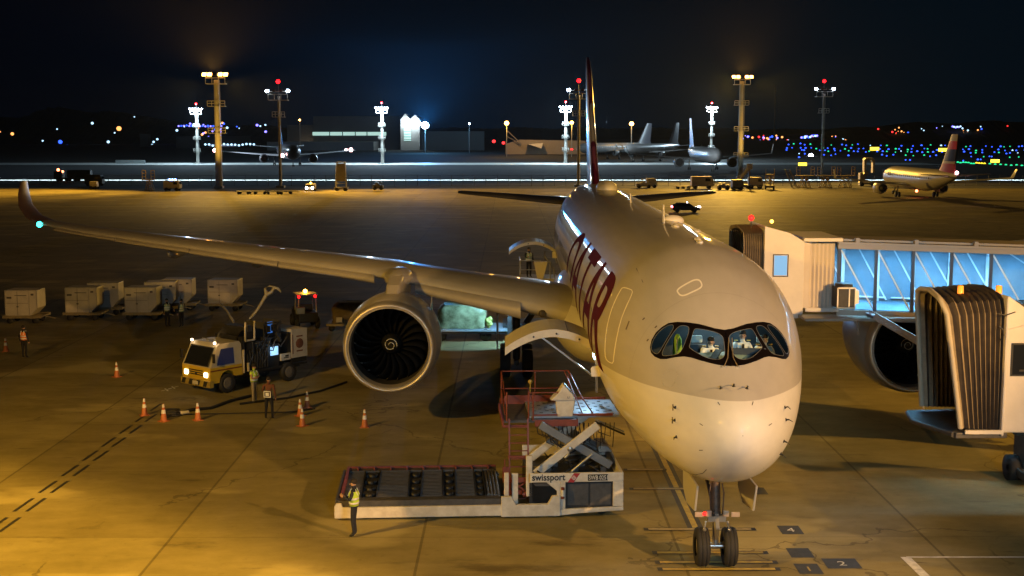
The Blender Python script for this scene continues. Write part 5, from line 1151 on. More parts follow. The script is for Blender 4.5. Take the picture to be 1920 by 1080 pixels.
for i in range(len(xl)-1):
    for d in (0, 2.95):
        m = MB()
        A_ = Vector((xl[i]+.07, yl(xl[i])+.02+d, lin(xl[i], zr1-.05))); B_ = Vector((xl[i+1]-.07, yl(xl[i+1])+.02+d, lin(xl[i+1], zfl+.08))); m.beam(A_, B_, .04, .055); m.build('diagonal_brace', M('brace_white', (.55, .62, .68), .35), FB)
m = MB()
for i in range(len(xl)-1):
    for x in (xl[i]+.62*(xl[i+1]-xl[i]),): bar(m, x, x+.13, zfl, zr1, 2.9, 2.95)
    bar(m, xl[i]+.1, xl[i+1]-.1, zfl+.15, zfl+.2, 2.9, 2.94)
m.build('far_side_frame', M('brace_white'), FB)
m = MB(); bar(m, xa, xb, zfl, zr1, 3.0, 3.06); bar(m, xa, xb, zfl+.0, zfl+.02, 0.1, 3.0); m.build('far_side_panel', M('tunnel_inner_blue', (.13, .22, .30), .45, var=.35, scale=.8), FB)
TG = GLASS('tunnel_glass', (.75, .88, .97), .05)
for i in range(len(xl)-1):
    m = MB(); x0_, x1_ = xl[i]+.05, xl[i+1]-.05; m.sheet([(x0_, yl(x0_)+.015, lin(x0_, zfl)), (x1_, yl(x1_)+.015, lin(x1_, zfl)), (x1_, yl(x1_)+.015, lin(x1_, zr1)), (x0_, yl(x0_)+.015, lin(x0_, zr1))]); m.build('glass_pane', TG, FB)
m = MB()
for i in range(len(xl)-1): bar(m, xl[i]+.2, xl[i+1]-.2, zr1-.02, zr1, .5, .62)
m.build('ceiling_tube', M('cool_tube', (.6, .85, 1), emit=9, ecol=(.40, .72, 1)), FB)
for i in range(0, len(xl)-1):
    x = (xl[i]+xl[i+1])/2; la = lamp('AREA', (x, yl(x)+1.0, lin(x, zr1-.12)), 150, (.30, .70, 1.0), name='tunnel_lamp'); la.data.shape = 'RECTANGLE'; la.data.size = 1.9; la.data.size_y = .16; la.data.spread = pi
# air conditioner, stairs, wheel column of the far bridge
q0 = P(1570, 578, ky-.9); q1 = P(1604, 540, ky-.9)
m = MB(); m.box(q0.x, q1.x, ky-.9, ky-.1, q0.z, q1.z, 0); 
for (xx, zz0, zz1) in ((q0.x, q0.z, q1.z), (q1.x, q0.z, q1.z), ((q0.x+q1.x)/2+.1, q0.z, q1.z)): m.box(xx-.02, xx+.02, ky-.93, ky-.88, zz0, zz1, 1)
m.box(q0.x, q1.x, ky-.93, ky-.88, q1.z-.03, q1.z+.02, 1); m.box(q0.x, q1.x, ky-.93, ky-.88, q0.z-.02, q0.z+.03, 1); m.box(q1.x, q1.x+.02, ky-.9, ky-.1, q0.z, q1.z, 1); m.lathe([(q1.z+.0, .33), (q1.z+.12, .33), (q1.z+.13, .01)], ((q0.x+q1.x)/2, ky-.5, 0), 'z', 18, 0); m.obox((q1.x+.12, ky-.6, q1.z-.35), .12, .3, .5, None, 1); m.build('air_conditioner', [DK, ANT], FB)
m = MB(); m.box(X(1500), xa+4, ky-1.0, ky+.1, zfl-.30, zfl-.2); m.tube([(X(1598), ky-.95, zfl-.3), (X(1600), ky-.95, zfl-.8)], .03); m.build('walkway_ledge', TUN, FB)
m = MB()
sa, sb = P(1640, 592, 16.2), P(1760, 662, 14.5)
for d in (0, .8): m.beam(sa+Vector((0, d, 0)), sb+Vector((0, d, 0)), .05, .25)
for k in range(14): c_ = sa.lerp(sb, k/13); m.obox(c_+Vector((0, .4, 0)), .24, .8, .03)
m.build('service_stairs', M('stair_grey', (.34, .34, .35), .4, metal=.4), FB)
m = MB(); m.box(15.5, 16.1, 16.8, 17.4, .5, zfl-.3); m.box(15.0, 16.6, 16.0, 18.2, .3, .8); m.build('drive_column', BW, FB)
for yy in (16.1, 18.0): m = MB(); m.lathe([(-.2, .1), (-.22, .45), (.22, .45), (.2, .1)], (15.8, yy, .45), 'y', 18); m.build('wheel', M('tyre'), FB)

# near bridge, parked low and open
NB = thing('boarding_bridge', 'near boarding bridge at the right edge, its open bellows canopy facing the aircraft', 'boarding bridge', (10.5, 10.5, 0))
fA, fB_ = P(1732, 783, 12.2), P(1797, 808, 9.2); tA, tB = P(1722, 556, 12.2), P(1769, 572, 9.2)
n = 9
m = MB(); rings = []
cabx = P(1876, 600, 9.6).x
for i in range(2*n+1):
    t = i/(2*n); d = .14 if i % 2 == 0 else 0
    t2 = t**.8
    def mix(a_, b_): return a_+(b_-a_)*t2
    yN, yF = mix(9.2, 9.35)-d, mix(12.2, 12.5)+d; zb_ = mix(2.95, 2.85); ztp = mix(6.85, 6.95)+d*.8
    xbN, xtN = mix(fB_.x+.05, cabx), mix(tB.x, cabx); xbF, xtF = mix(fA.x, cabx), mix(tA.x, cabx)
    rings.append([(xbN, yN, zb_), (xbN*.15+xtN*.85, yN, ztp-.45), (xtN, yN+.15, ztp-.12), (xtN, yN+.5, ztp), ((xtN+xtF)/2, (yN+yF)/2, ztp+.1), (xtF, yF-.5, ztp), (xtF, yF-.15, ztp-.12), (xbF*.15+xtF*.85, yF, ztp-.45), (xbF, yF, zb_)])
m.loft(rings, 0, False, False, closed=False); m.m = [(k//8) % 2 for k in range(len(m.m))]; m.build('canopy_bellows', [BEL, M('bellows_fold_shade', (.06, .045, .03), .85, var=.3, scale=3)], NB, solid=.03)  # every other fold face is darker: shade painted between the folds
m = MB()
for i in range(1, 2*n, 2): m.tube([Vector(p)*1.0 for p in rings[i][:5]], .03, 0, 5)
m.build('canopy_rib', BELD, NB)['kind'] = 'stuff'
m = MB(); r0 = [Vector(p) for p in rings[0]]; m.tube([p+Vector((-.04, 0, 0)) for p in r0], .085, 0, 8); m.build('bumper_frame', M('bumper_tan', (.38, .33, .24), .6), NB)
m = MB(); m.prism([(fB_.x-.1, 9.1), (cabx+.2, 9.15), (cabx+.2, 12.6), (fA.x-.5, 12.4), (fA.x-.75, 11.0)], 'z', 2.62, 2.80, 0); m.tube([(fB_.x-.15, 9.2, 2.72), (fA.x-.75, 11.0, 2.72), (fA.x-.5, 12.3, 2.72)], .09, 0, 8); m.build('cab_floor', DKG, NB, bevel=.02)
m = MB(); m.box(fB_.x+.15, cabx, 9.0, 9.1, 2.78, 2.90); m.build('floor_edge', BW, NB)
m = MB(); m.box(cabx, cabx+4.8, 9.1, 12.6, 2.80, 6.3); m.prism([(cabx-.02, 6.0), (cabx+1.1, 6.3), (cabx+.05, 7.05), (cabx-.02, 7.05)], 'y', 9.05, 9.2); m.box(cabx-.03, cabx+.06, 9.05, 12.6, 2.7, 7.05); cb = m.build('cab', BW, NB, bevel=.05)
m = MB(); m.prism([(cabx+.04, 7.0), (cabx+1.2, 6.32), (cabx+4.8, 6.32), (cabx+4.8, 6.5), (cabx+1.2, 6.5)], 'y', 9.25, 12.5); m.build('cab_roof', DK, cb, rel=True)
w0, w1 = P(1897, 702, 9.1), P(1940, 646, 9.1)
m = MB(); m.box(w0.x-.05, w1.x+.05, 9.06, 9.10, w0.z-.05, w1.z+.05, 0); m.box(w0.x, w1.x, 9.04, 9.06, w0.z, w1.z, 1); m.box(w0.x+.2, w1.x, 9.03, 9.04, w0.z+.1, w0.z+.16, 0); m.build('cab_window', [DK, DG], cb, rel=True, bevel=.03)
for px in (1801, 1873):
    q = P(px, 543, 10.0); m = MB(); m.lathe([(q.z-.12, .10), (q.z+.12, .09), (q.z+.13, .01)], (q.x, 10.0, 0), 'z', 10, 0); m.tube([(q.x, 10, q.z-.3), (q.x, 10, q.z-.1)], .03, 1, 6); m.build('amber_beacon', [M('amber_lens', (.9, .3, .04), .3, emit=.9, ecol=(1, .30, .03)), DK], cb, rel=True)
m = MB(); q = P(1872, 625, 9.05); m.tube([q+Vector((0, 0, .22)), q+Vector((.12, -.05, .12)), q+Vector((.14, -.05, -.05)), q+Vector((.04, -.02, -.22))], .025, 0, 6); q = P(1885, 588, 9.05); m.tube([q+Vector((-.25, 0, 0)), q+Vector((0, -.03, -.05)), q+Vector((.3, 0, .05))], .02); m.build('hanging_cable', DK, cb, rel=True)
m = MB(); m.box(12.0, 12.9, 13.2, 14.2, .2, 2.7); m.box(11.8, 13.2, 12.6, 14.6, .25, .55); m.obox((11.8, 13.2, 2.0), .4, .3, .5); m.build('drive_column', DKG, NB, bevel=.03)
for xx in (11.85, 13.4): m = MB(); m.lathe([(-.18, .1), (-.2, .45), (.2, .45), (.18, .1)], (xx, 13.8, .46), 'x', 20); m.build('wheel', M('tyre'), NB)

# ================================================================== far apron: masts, fence, vehicles, aircraft, buildings
STL = M('mast_steel', (.42, .40, .36), .5, var=.1, scale=.5); WHG = M('glow_white', (.8, .85, 1), emit=60, ecol=(.62, .78, 1)); ORG = M('glow_orange', (1, .6, .2), emit=16, ecol=(1, .46, .09))
def mast(name, label, loc, h, plats, kind, group, pr=.45, scale=1.0):
    t = thing(name, label, 'light mast', loc, 0, group)
    m = MB(); m.tube([(0, 0, 0), (0, 0, h-1)], [pr, pr*.72], 0, 10); m.box(-.9, .9, -.9, .9, 0, .5); m.tube([(pr+.12, -.2, 1), (pr*.8+.12, -.2, h-1)], .05, 0, 5); m.build('pole', STL, t, rel=True)
    for z in plats:
        m = MB(); ww = 1.9 if kind == 'orange' else 1.35; m.box(-ww, ww, -.8, .8, z-.08, z)
        for x in (-ww, -ww/2, 0, ww/2, ww): m.tube([(x, -.8, z), (x, -.8, z+1.1)], .06, 0, 5)
        m.tube([(-ww, -.8, z+1.1), (ww, -.8, z+1.1)], .08, 0, 5); m.tube([(-ww, -.8, z+.55), (ww, -.8, z+.55)], .06, 0, 5); m.build('platform', STL, t, rel=True)
    m = MB(); m.box(-2.1, 2.1, -1.1, 1.1, h-1.9, h-1.75)
    for x in (-2.1, -.7, .7, 2.1): m.tube([(x, -1.1, h-1.8), (x, -1.1, h-.5)], .07, 0, 5)
    m.tube([(-2.1, -1.1, h-.6), (2.1, -1.1, h-.6)], .08, 0, 5); m.tube([(-2.6, -1.0, h), (2.6, -1.0, h)], .08, 0, 5); hd = m.build('lamp_platform', STL, t, rel=True)
    n = 5 if kind != 'dark' else 4
    lit = {'orange': ORG, 'white': WHG, 'dark': WHG}[kind]
    for i in range(n):
        x = -2.3+4.6*i/(n-1); on = kind == 'white' or (kind == 'orange' and i in (0, 1, 3, 4)) or (kind == 'dark' and i in (0, n-1)) or kind == 'oside' and i in (0, n-1)
        m = MB(); m.obox((x, -1.15, h+.15), {'white': .45, 'dark': .62, 'orange': .85}[kind], .3, {'white': .36, 'dark': .5, 'orange': .75}[kind], Matrix.Rotation(radians(-40), 3, 'X')); m.build('floodlight', lit if on else DK, hd, rel=True)
    if kind != 'orange': m = MB(); m.tube([(0, 0, h-1), (0, 0, h+2.2)], .07, 1, 5); m.sph((0, -.2, h+2.2), .45 if kind == 'dark' else .42, 0, 8); m.build('red_beacon', [M('beacon_red', (1, .02, .02), emit=7, ecol=(1, .006, .01)), DK], t, rel=True)
    return t
mo = [(Gd(411, 353), 'left orange lit apron mast with three railed platforms'), (Gd(1387, 334), 'right orange lit apron mast behind the parked service vehicles')]
for (g_, lab), h, pls in zip(mo, (24.4, 26.6), ((17.8, 12.0), (19.4, 12.6, 5.7))):
    mast('light_mast', lab, (g_.x, g_.y, 0), h, pls, 'orange', 'orange lit apron masts', .75)
    for dx in (-75, -38, 0, 38, 75): lamp('SPOT', (g_.x+dx*.03, g_.y-3.5, h-1.5), (230000 if abs(dx) > 50 else 125000) if dx else 60000, SOD, aim=(g_.x+dx, 217, 0), spot=66, blend=.7, size=.8)
    lamp('SPOT', (g_.x, g_.y-2.5, h+.8), 420000, (1, .42, .06), aim=(g_.x, g_.y-14, h+60), spot=172, blend=1, size=.6, name='mast_glow_beam')  # extra beam aimed upward, added for a halo in the haze
    lamp('SPOT', (g_.x+3, g_.y-12, 2.2), 16000, SOD, aim=(g_.x, g_.y, 14), spot=60, blend=1, size=.5)  # added low spot without a fitting, brightens the pole
for px, py, top, lab in [(371, 307, 205, 'distant white lit mast left of the left orange mast'), (717, 307, 203, 'distant white mast standing before the long hangar window'), (1060, 306, 201, 'distant white mast just left of the airliner tail fin'), (1333, 282, 202, 'distant white mast behind the white airliner facing the camera')]:
    g_ = Gd(px, max(py, 300)); y = 560 if px == 1333 else g_.y; q = P(px, py, y); h = P(px, top, y).z
    mast('light_mast', lab, (q.x, y, 0), h, (h*.22, h*.45, h*.68), 'white', 'distant white lit masts', .62)
    lamp('POINT', (q.x, y-3.5, h-1), 60000 if px != 371 else 40000, (.62, .85, 1.0), size=1.0); lamp('SPOT', (q.x, y-8, 3), 1100, (.7, .9, 1), aim=(q.x, y, 12), spot=80, blend=1, size=.5)  # the low spot is added only to brighten the pole
for px, py, top, lab in [(526, 352, 172, 'thin dark mast with red beacon between the left airliner and hangar'), (1084, 350, 170, 'thin dark mast with red beacon close behind the tail fin'), (1540, 335, 168, 'thin dark mast with red beacon above the yellow trestles')]:
    g_ = Gd(px, py); h = P(px, top, g_.y).z; mast('light_mast', lab, (g_.x, g_.y, 0), h, (h*.74,), 'dark', 'dark masts with red beacons', .32)
def lamp_post(px, py, dist, mat, r, label, group, power=0, col=SOD, h0=0):
    q = P(px, py, dist); t = thing('street_lamp', label, 'street lamp', (q.x, dist, 0), 0, group)
    m = MB(); m.tube([(0, 0, 0), (0, 0, q.z)], .22, 0, 6); m.build('pole', STL, t, rel=True)
    m = MB(); m.sph((0, -.4, q.z), r, 0, 8, (1, .6, .9)); m.build('lamp_head', mat, t, rel=True)
    if power: lamp('POINT', (q.x, dist-2, q.z+.5), power, col, size=r)
lamp_post(950, 231, 620, ORG, 1.15, 'orange street lamp by the white wedge of tented roof', 'orange street lamps', 9000)
lamp_post(1072, 230, 620, ORG, .95, 'orange street lamp between the white mast and the tail fin', 'orange street lamps', 8000)
lamp_post(1184, 232, 560, ORG, 1.05, 'orange street lamp over the dim airliners right of the fin', 'orange street lamps', 3000)
lamp_post(797, 235, 760, M('glow_bluewhite', (.6,.85,1), emit=30, ecol=(.45,.78,1)), 2.4, 'dazzling white lamp beside the twin gabled hangar', None, 60000, (.12, .48, 1))
lamp('SPOT', (P(797, 235, 750).x, 750, 17), 2000000, (.04, .36, 1.0), aim=(P(797, 235, 700).x, 640, 127), spot=112, blend=1, size=2, name='hangar_glow_beam')  # added upward beam that makes the haze glow blue round the lamp
lamp_post(880, 232, 760, WHG, .45, 'tiny white lamp above the long pale wall', None)
lamp_post(562, 225, 700, ORG, .6, 'small orange lamp left of the long hangar', None)
# fence before the lit road
fy = Gd(700, 349).y
fe = thing('fence', 'long low wire fence whose posts stand against the white lit road', 'fence', (0, fy, 0))
m = MB()
for k in range(96):
    x = -115+k*2.6; m = MB(); m.tube([(x, fy, 0), (x, fy, 2.5)], .055, 0, 5); m.build('post', DKG, fe)
m = MB()
for z in (.1, 1.2, 2.4): m.box(-118, 135, fy-.02, fy+.02, z, z+.04)
m.build('rail', DKG, fe)['kind'] = 'stuff'

# ---- generic parts for far vehicles
YG = M('gse_yellow', (.50, .34, .08), .5, var=.25, scale=3); GW = M('gse_white', (.6, .55, .45), .5, var=.15, scale=2); GG = M('gse_grey', (.25, .23, .2), .5, metal=.2, var=.2, scale=2)
def wheels4(t, L_, W_, r=.38, n=2):
    for i in range(n):
        for s_ in (-1, 1):
            x = -L_/2*.62+L_*.62*i/(n-1); m = MB(); m.lathe([(-.12, .04), (-.13, r*.85), (-.08, r), (.08, r), (.13, r*.85), (.12, .04)], (x, s_*W_/2, r), 'y', 14); m.build('wheel', M('tyre'), t, rel=True)
def gtug(label, px, py, mat, rz=0, cabin=True, L_=3.4, H_=1.9):
    g_ = Gd(px, py); t = thing('ground_tug', label, 'tug', (g_.x, g_.y, 0), rz)
    m = MB(); m.prism([(-L_/2, .4), (L_/2, .4), (L_/2, 1.0), (L_*.12, 1.15), (-L_/2, 1.1)], 'y', -.75, .75); m.build('body', mat, t, rel=True, bevel=.06)
    m = MB()
    for x in (-.4, .7):
        for y in (-.6, .6): m.tube([(x, y, 1.0), (x, y, H_)], .05)
    m.box(-.6, .9, -.7, .7, H_, H_+.08); m.box(-.3, .2, -.5, .5, 1.0, 1.4); m.build('canopy', mat, t, rel=True); wheels4(t, L_, 1.4); return t
def gbox(name, label, px, py, L_, H_, mat, rz=0, cat=None, W_=2.2, win=True, z0=.55):
    g_ = Gd(px, py); t = thing(name, label, cat or name.replace('_', ' '), (g_.x, g_.y, 0), rz)
    m = MB(); m.prism([(-L_/2, z0), (L_/2, z0), (L_/2, H_*.62), (L_*.40, H_), (-L_/2, H_)], 'y', -W_/2, W_/2); m.build('body', mat, t, rel=True, bevel=.08)
    if win: m = MB(); m.box(L_*.12, L_*.36, -W_/2-.02, W_/2+.02, H_*.62, H_*.86); m.add([(L_*.5+.01, -W_*.42, H_*.64), (L_*.5+.01, W_*.42, H_*.64), (L_*.41, W_*.42, H_*.95), (L_*.41, -W_*.42, H_*.95)], [(0, 1, 2, 3)]); m.build('window', DG, t, rel=True)
    wheels4(t, L_, W_); return t
def gflat(label, px, py, L_, n, rz=0, group=None, mat=None):
    g_ = Gd(px, py); t = thing('flat_dolly', label, 'dolly', (g_.x, g_.y, 0), rz, group)
    m = MB(); m.box(-L_/2, L_/2, -1.1, 1.1, .5, .62); m.beam((L_/2, 0, .5), (L_/2+1.2, 0, .4), .1, .1); m.build('bed', mat or YG, t, rel=True); wheels4(t, L_, 1.9, .26, n); return t
def gsteps(label, px, py, H_, mat, rz=0, L_=3.6, group=None):
    g_ = Gd(px, py); t = thing('passenger_stairs', label, 'mobile stairs', (g_.x, g_.y, 0), rz, group)
    m = MB()
    for s_ in (-.9, .9): m.beam((-L_/2, s_, .6), (L_/2-.8, s_, H_), .08, .4); m.beam((-L_/2, s_, 1.6), (L_/2-.8, s_, H_+1), .05, .06)
    n = int(H_/.25)
    for k in range(n): f_ = k/n; m.box(-L_/2+f_*(L_-.8), -L_/2+f_*(L_-.8)+.28, -.9, .9, .6+f_*(H_-.6), .66+f_*(H_-.6))
    m.build('stair_flight', mat, t, rel=True)
    m = MB(); m.box(L_/2-.9, L_/2, -.95, .95, H_-.1, H_); m.box(L_/2-.9, L_/2, -.95, -.9, H_, H_+1.1); m.box(L_/2-.9, L_/2, .9, .95, H_, H_+1.1); m.build('top_landing', mat, t, rel=True)
    m = MB(); m.box(-L_/2, L_/2, -.8, .8, .4, .9); m.beam((L_/2-.5, 0, .8), (L_/2-.5, 0, H_), .3, .3); m.build('chassis', GG, t, rel=True); wheels4(t, L_, 1.7); return t
def gstand(label, px, py, H_, W_, mat, group=None):
    g_ = Gd(px, py); t = thing('work_stand', label, 'work stand', (g_.x, g_.y, 0), 0, group)
    m = MB()
    for y in (-.7, .7):
        m.tube([(-W_*.34, y, 0), (-W_*.05, y, H_)], .09, 0, 6); m.tube([(W_*.34, y, 0), (W_*.05, y, H_)], .09, 0, 6); m.tube([(-W_*.12, y, 0), (W_*.2, y, H_)], .07, 0, 6); m.tube([(W_*.12, y, 0), (-W_*.2, y, H_)], .07, 0, 6)
    m.tube([(-W_*.36, 0, .1), (W_*.36, 0, .1)], .09, 0, 6); m.build('trestle_legs', mat, t, rel=True)
    m = MB(); m.box(-W_/2, W_/2, -.9, .9, H_, H_+.14); m.build('platform', mat, t, rel=True)
    for s_ in (-1, 1):
        m = MB(); 
        for x in (W_/2, W_/2-.75): m.tube([(s_*x, -.85, H_), (s_*x, -.85, H_+2.0)], .08, 0, 5)
        for z in (.7, 1.4, 2.0): m.tube([(s_*W_/2, -.85, H_+z), (s_*(W_/2-.75), -.85, H_+z)], .08, 0, 5)
        m.build('guard_rail', mat, t, rel=True)
    return t
gtug('small white canopied tug, leftmost of the vehicles right of the fin', 1207, 353, GW, 0)
gbox('equipment_cart', 'boxy white cart coupled behind the small canopied tug', 1221, 352, 2.2, 2.1, GW, 0, 'cart', win=False)
gflat('empty flat dolly between the white tug and the boxy loader truck', 1281, 354, 3.8, 3)
gbox('supply_truck', 'long boxy cream service truck parked near the right orange mast', 1316, 354, 4.8, 2.7, GW, 0, 'truck')
gtug('tiny pale tug parked just left of the right orange mast', 1356, 356, GW, pi, L_=2.6, H_=1.4)
gsteps('mobile stairs rising steeply beside the foot of the orange mast', 1393, 354, 4.3, GW, 0)
gbox('equipment_cart', 'cream equipment cart standing at the foot of the orange mast', 1382, 356, 2.4, 2.2, GG, 0, 'cart', win=False)
gbox('belt_loader', 'low cream machine between the two mobile stairs', 1416, 353, 3.0, 2.4, GW, 0, 'belt loader')
gsteps('short upright mobile stairs right of the low cream machine', 1443, 355, 3.2, YG, 1.3, 2.6)
for i, (px, lab) in enumerate(((1508, 'leftmost yellow trestle work stand'), (1547, 'middle yellow trestle work stand below the dark mast'), (1584, 'rightmost yellow trestle work stand'))): gstand(lab, px, 352, 2.6, 3.9, YG, 'yellow trestle work stands')
g_ = Gd(1480, 352); t = thing('frame_ladder', 'leaning metal frame ladder between the stairs and yellow trestles', 'ladder', (g_.x, g_.y, 0)); m = MB()
for x in (0, 1.0): m.tube([(x+.8, 0, 0), (x-1.0, 0, 4.0)], .08, 0, 5); m.tube([(x+.8, 1.2, 0), (x-.9, 1.0, 4.0)], .06, 0, 5)
for k in range(9): m.tube([(.8-.2*k, 0, .44*k), (1.8-.2*k, 0, .44*k)], .05, 0, 5)
m.build('ladder_frame', GG, t, rel=True)
g_ = Gd(1626, 349); t = thing('high_stairs_tower', 'tall pale stairs tower with an arched top opening near the taxiing airliner', 'mobile stairs', (g_.x, g_.y, 0))
m = MB(); arch = [(-1.7, 6.2), (1.7, 6.2)]; 
m.prism([(-1.0, 3.2), (-.55, 3.2), (-.55, 5.4), (-.3, 5.9), (.6, 5.9), (.95, 5.4), (.95, 3.0), (1.35, 3.0), (1.35, 6.0), (.9, 6.4), (-.7, 6.4), (-1.05, 6.0)], 'y', -.8, .8); m.build('arched_top', GW, t, rel=True, bevel=.05)
m = MB(); m.beam((-1.7, 0, .6), (-.3, 0, 3.4), 1.4, .7); m.box(-1.9, -1.2, -.8, .8, .2, 3.0); m.box(-1.8, 2.6, -.7, .7, .4, .9); m.build('stair_body', GW, t, rel=True, bevel=.04); wheels4(t, 4.2, 1.6)
t = gbox('utility_truck', 'small white utility truck with blue flashing roof bar at far left', 324, 358, 3.4, 2.2, GW, 0, 'truck'); m = MB()
for x in (-.6, 0, .6): m.sph((x, 0, 2.35), .2, 0, 6)
m.build('blue_light_bar', M('glow_blue', (.2, .4, 1), emit=25, ecol=(.15, .3, 1)), t, rel=True)
t = gbox('follow_car', 'tiny car facing the camera with headlights on, centre left of far apron', 583, 358, 3.6, 1.5, GW, -pi/2, 'car', W_=1.7, z0=.3); m = MB()
for s_ in (-1, 1): m.sph((1.85, .62*s_, .7), .24, 0, 6)
m.build('headlight', M('glow_head', (1, .9, .9), emit=20, ecol=(1, .85, .85)), t, rel=True); m = MB(); m.sph((0, 0, 1.65), .17, 0, 6); m.build('amber_beacon', M('amber_glow'), t, rel=True)
for k, px in enumerate((458, 488, 512, 536)): gflat(('first', 'second', 'third', 'fourth')[k]+' dolly from the left in the dark dolly train under the dark mast', px, 364, 3.0, 2, .1*k, 'train of flat dollies', DKG)
gstand('yellow trestle work stand alone on the left side of the far apron', 281, 357, 2.2, 2.6, YG)
gbox('generator', 'small white generator box on the far left apron', 177, 355, 1.6, 1.7, GW, 0, 'generator', 1.4, False)
g_ = Gd(640, 358); t = thing('tower_stairs', 'tall grey scaffold tower on wheels left of the white mast', 'scaffold tower', (g_.x, g_.y, 0)); m = MB()
for x in (-1.1, 1.1):
    for y in (-.8, .8): m.tube([(x, y, .2), (x*.75, y*.75, 5.9)], .09, 0, 5)
for z in (1.5, 3, 4.5, 5.9): m.box(-1.0, 1.0, -.8, .8, z, z+.12)
m.box(-.9, .9, -.7, .7, 2, 5.7); m.box(-1.4, 1.4, -.9, .9, .4, .8); m.build('scaffold', GG, t, rel=True); wheels4(t, 2.8, 1.6)
gtug('small dark cart with frame right of the scaffold tower', 709, 356, DKG, 0, L_=2.2, H_=1.6)
for px, lab, col in ((128, 'dark tanker truck with red and orange beacons on the lit road at far left', DK),):
    y = 290; q = P(px, 338, y); t = thing('tanker_truck', lab, 'truck', (q.x, y, 0)); m = MB(); m.box(-1, 6, -1.2, 1.2, .6, 1.0); m.tube([(0, 0, 1.9), (5.8, 0, 1.9)], 1.0, 0, 12); m.build('tank', DKG, t, rel=True)
    m = MB(); m.box(-3.2, -1.2, -1.2, 1.2, .6, 2.6); m.build('cab', DK, t, rel=True, bevel=.1); wheels4(t, 7, 2.2, .5, 3); m = MB(); m.sph((-2.4, 0, 2.9), .35, 0, 6); m.sph((-1.2, -.4, 2.5), .3, 0, 6); m.build('beacon', M('glow_redorange', (1, .2, .1), emit=15, ecol=(1, .16, .06)), t, rel=True)
gbox('dark_van', 'dark van parked right of the tanker on the far left', 178, 349, 4.0, 2.6, DK, 0, 'van')
# dark car
g_ = Gd(1285, 398); t = thing('parked_car', 'dark hatchback car with red tail lamp crossing the apron behind the fuselage', 'car', (g_.x, g_.y, 0)); CP = M('car_paint_dark', (.03, .028, .028), .2, coat=.8)
m = MB(); pr = [(-2.05, .35), (2.1, .35), (2.15, .75), (1.2, .92), (.5, 1.42), (-1.2, 1.46), (-2.0, 1.0)]; m.loft([[(x, y*(1-.12*max(0, z-.9)), z) for x, z in pr] for y in (-.86, -.8, .8, .86)], 0, True, False); m.build('body', CP, t, rel=True, bevel=.08)
m = MB()
for s_ in (-1, 1): m.add([(.95, s_*.855, .95), (.42, s_*.82, 1.36), (-1.15, s_*.82, 1.38), (-1.7, s_*.86, .98)], [(0, 1, 2, 3)])
m.build('window', DG, t, rel=True); wheels4(t, 4.2, 1.55, .33)
for nm, x, mt_ in (('tail_lamp', -2.08, M('tail_red', (1, .1, .1), emit=14, ecol=(1, .1, .12))), ('headlight', 2.12, M('glow_head'))):
    for y in (-.65, .65): m = MB(); m.sph((x, y, .85), .12, 0, 6); m.build(nm, mt_, t, rel=True)
m = MB(); m.sph((.2, -.3, 1.55), .09, 0, 6); m.build('roof_lamp', M('glow_head'), t, rel=True)
lamp('SPOT', (g_.x+2.4, g_.y, .8), 500, (1, .85, .7), aim=(g_.x+14, g_.y-1, 0), spot=60, blend=1, size=.1, name='car_headlight_beam')

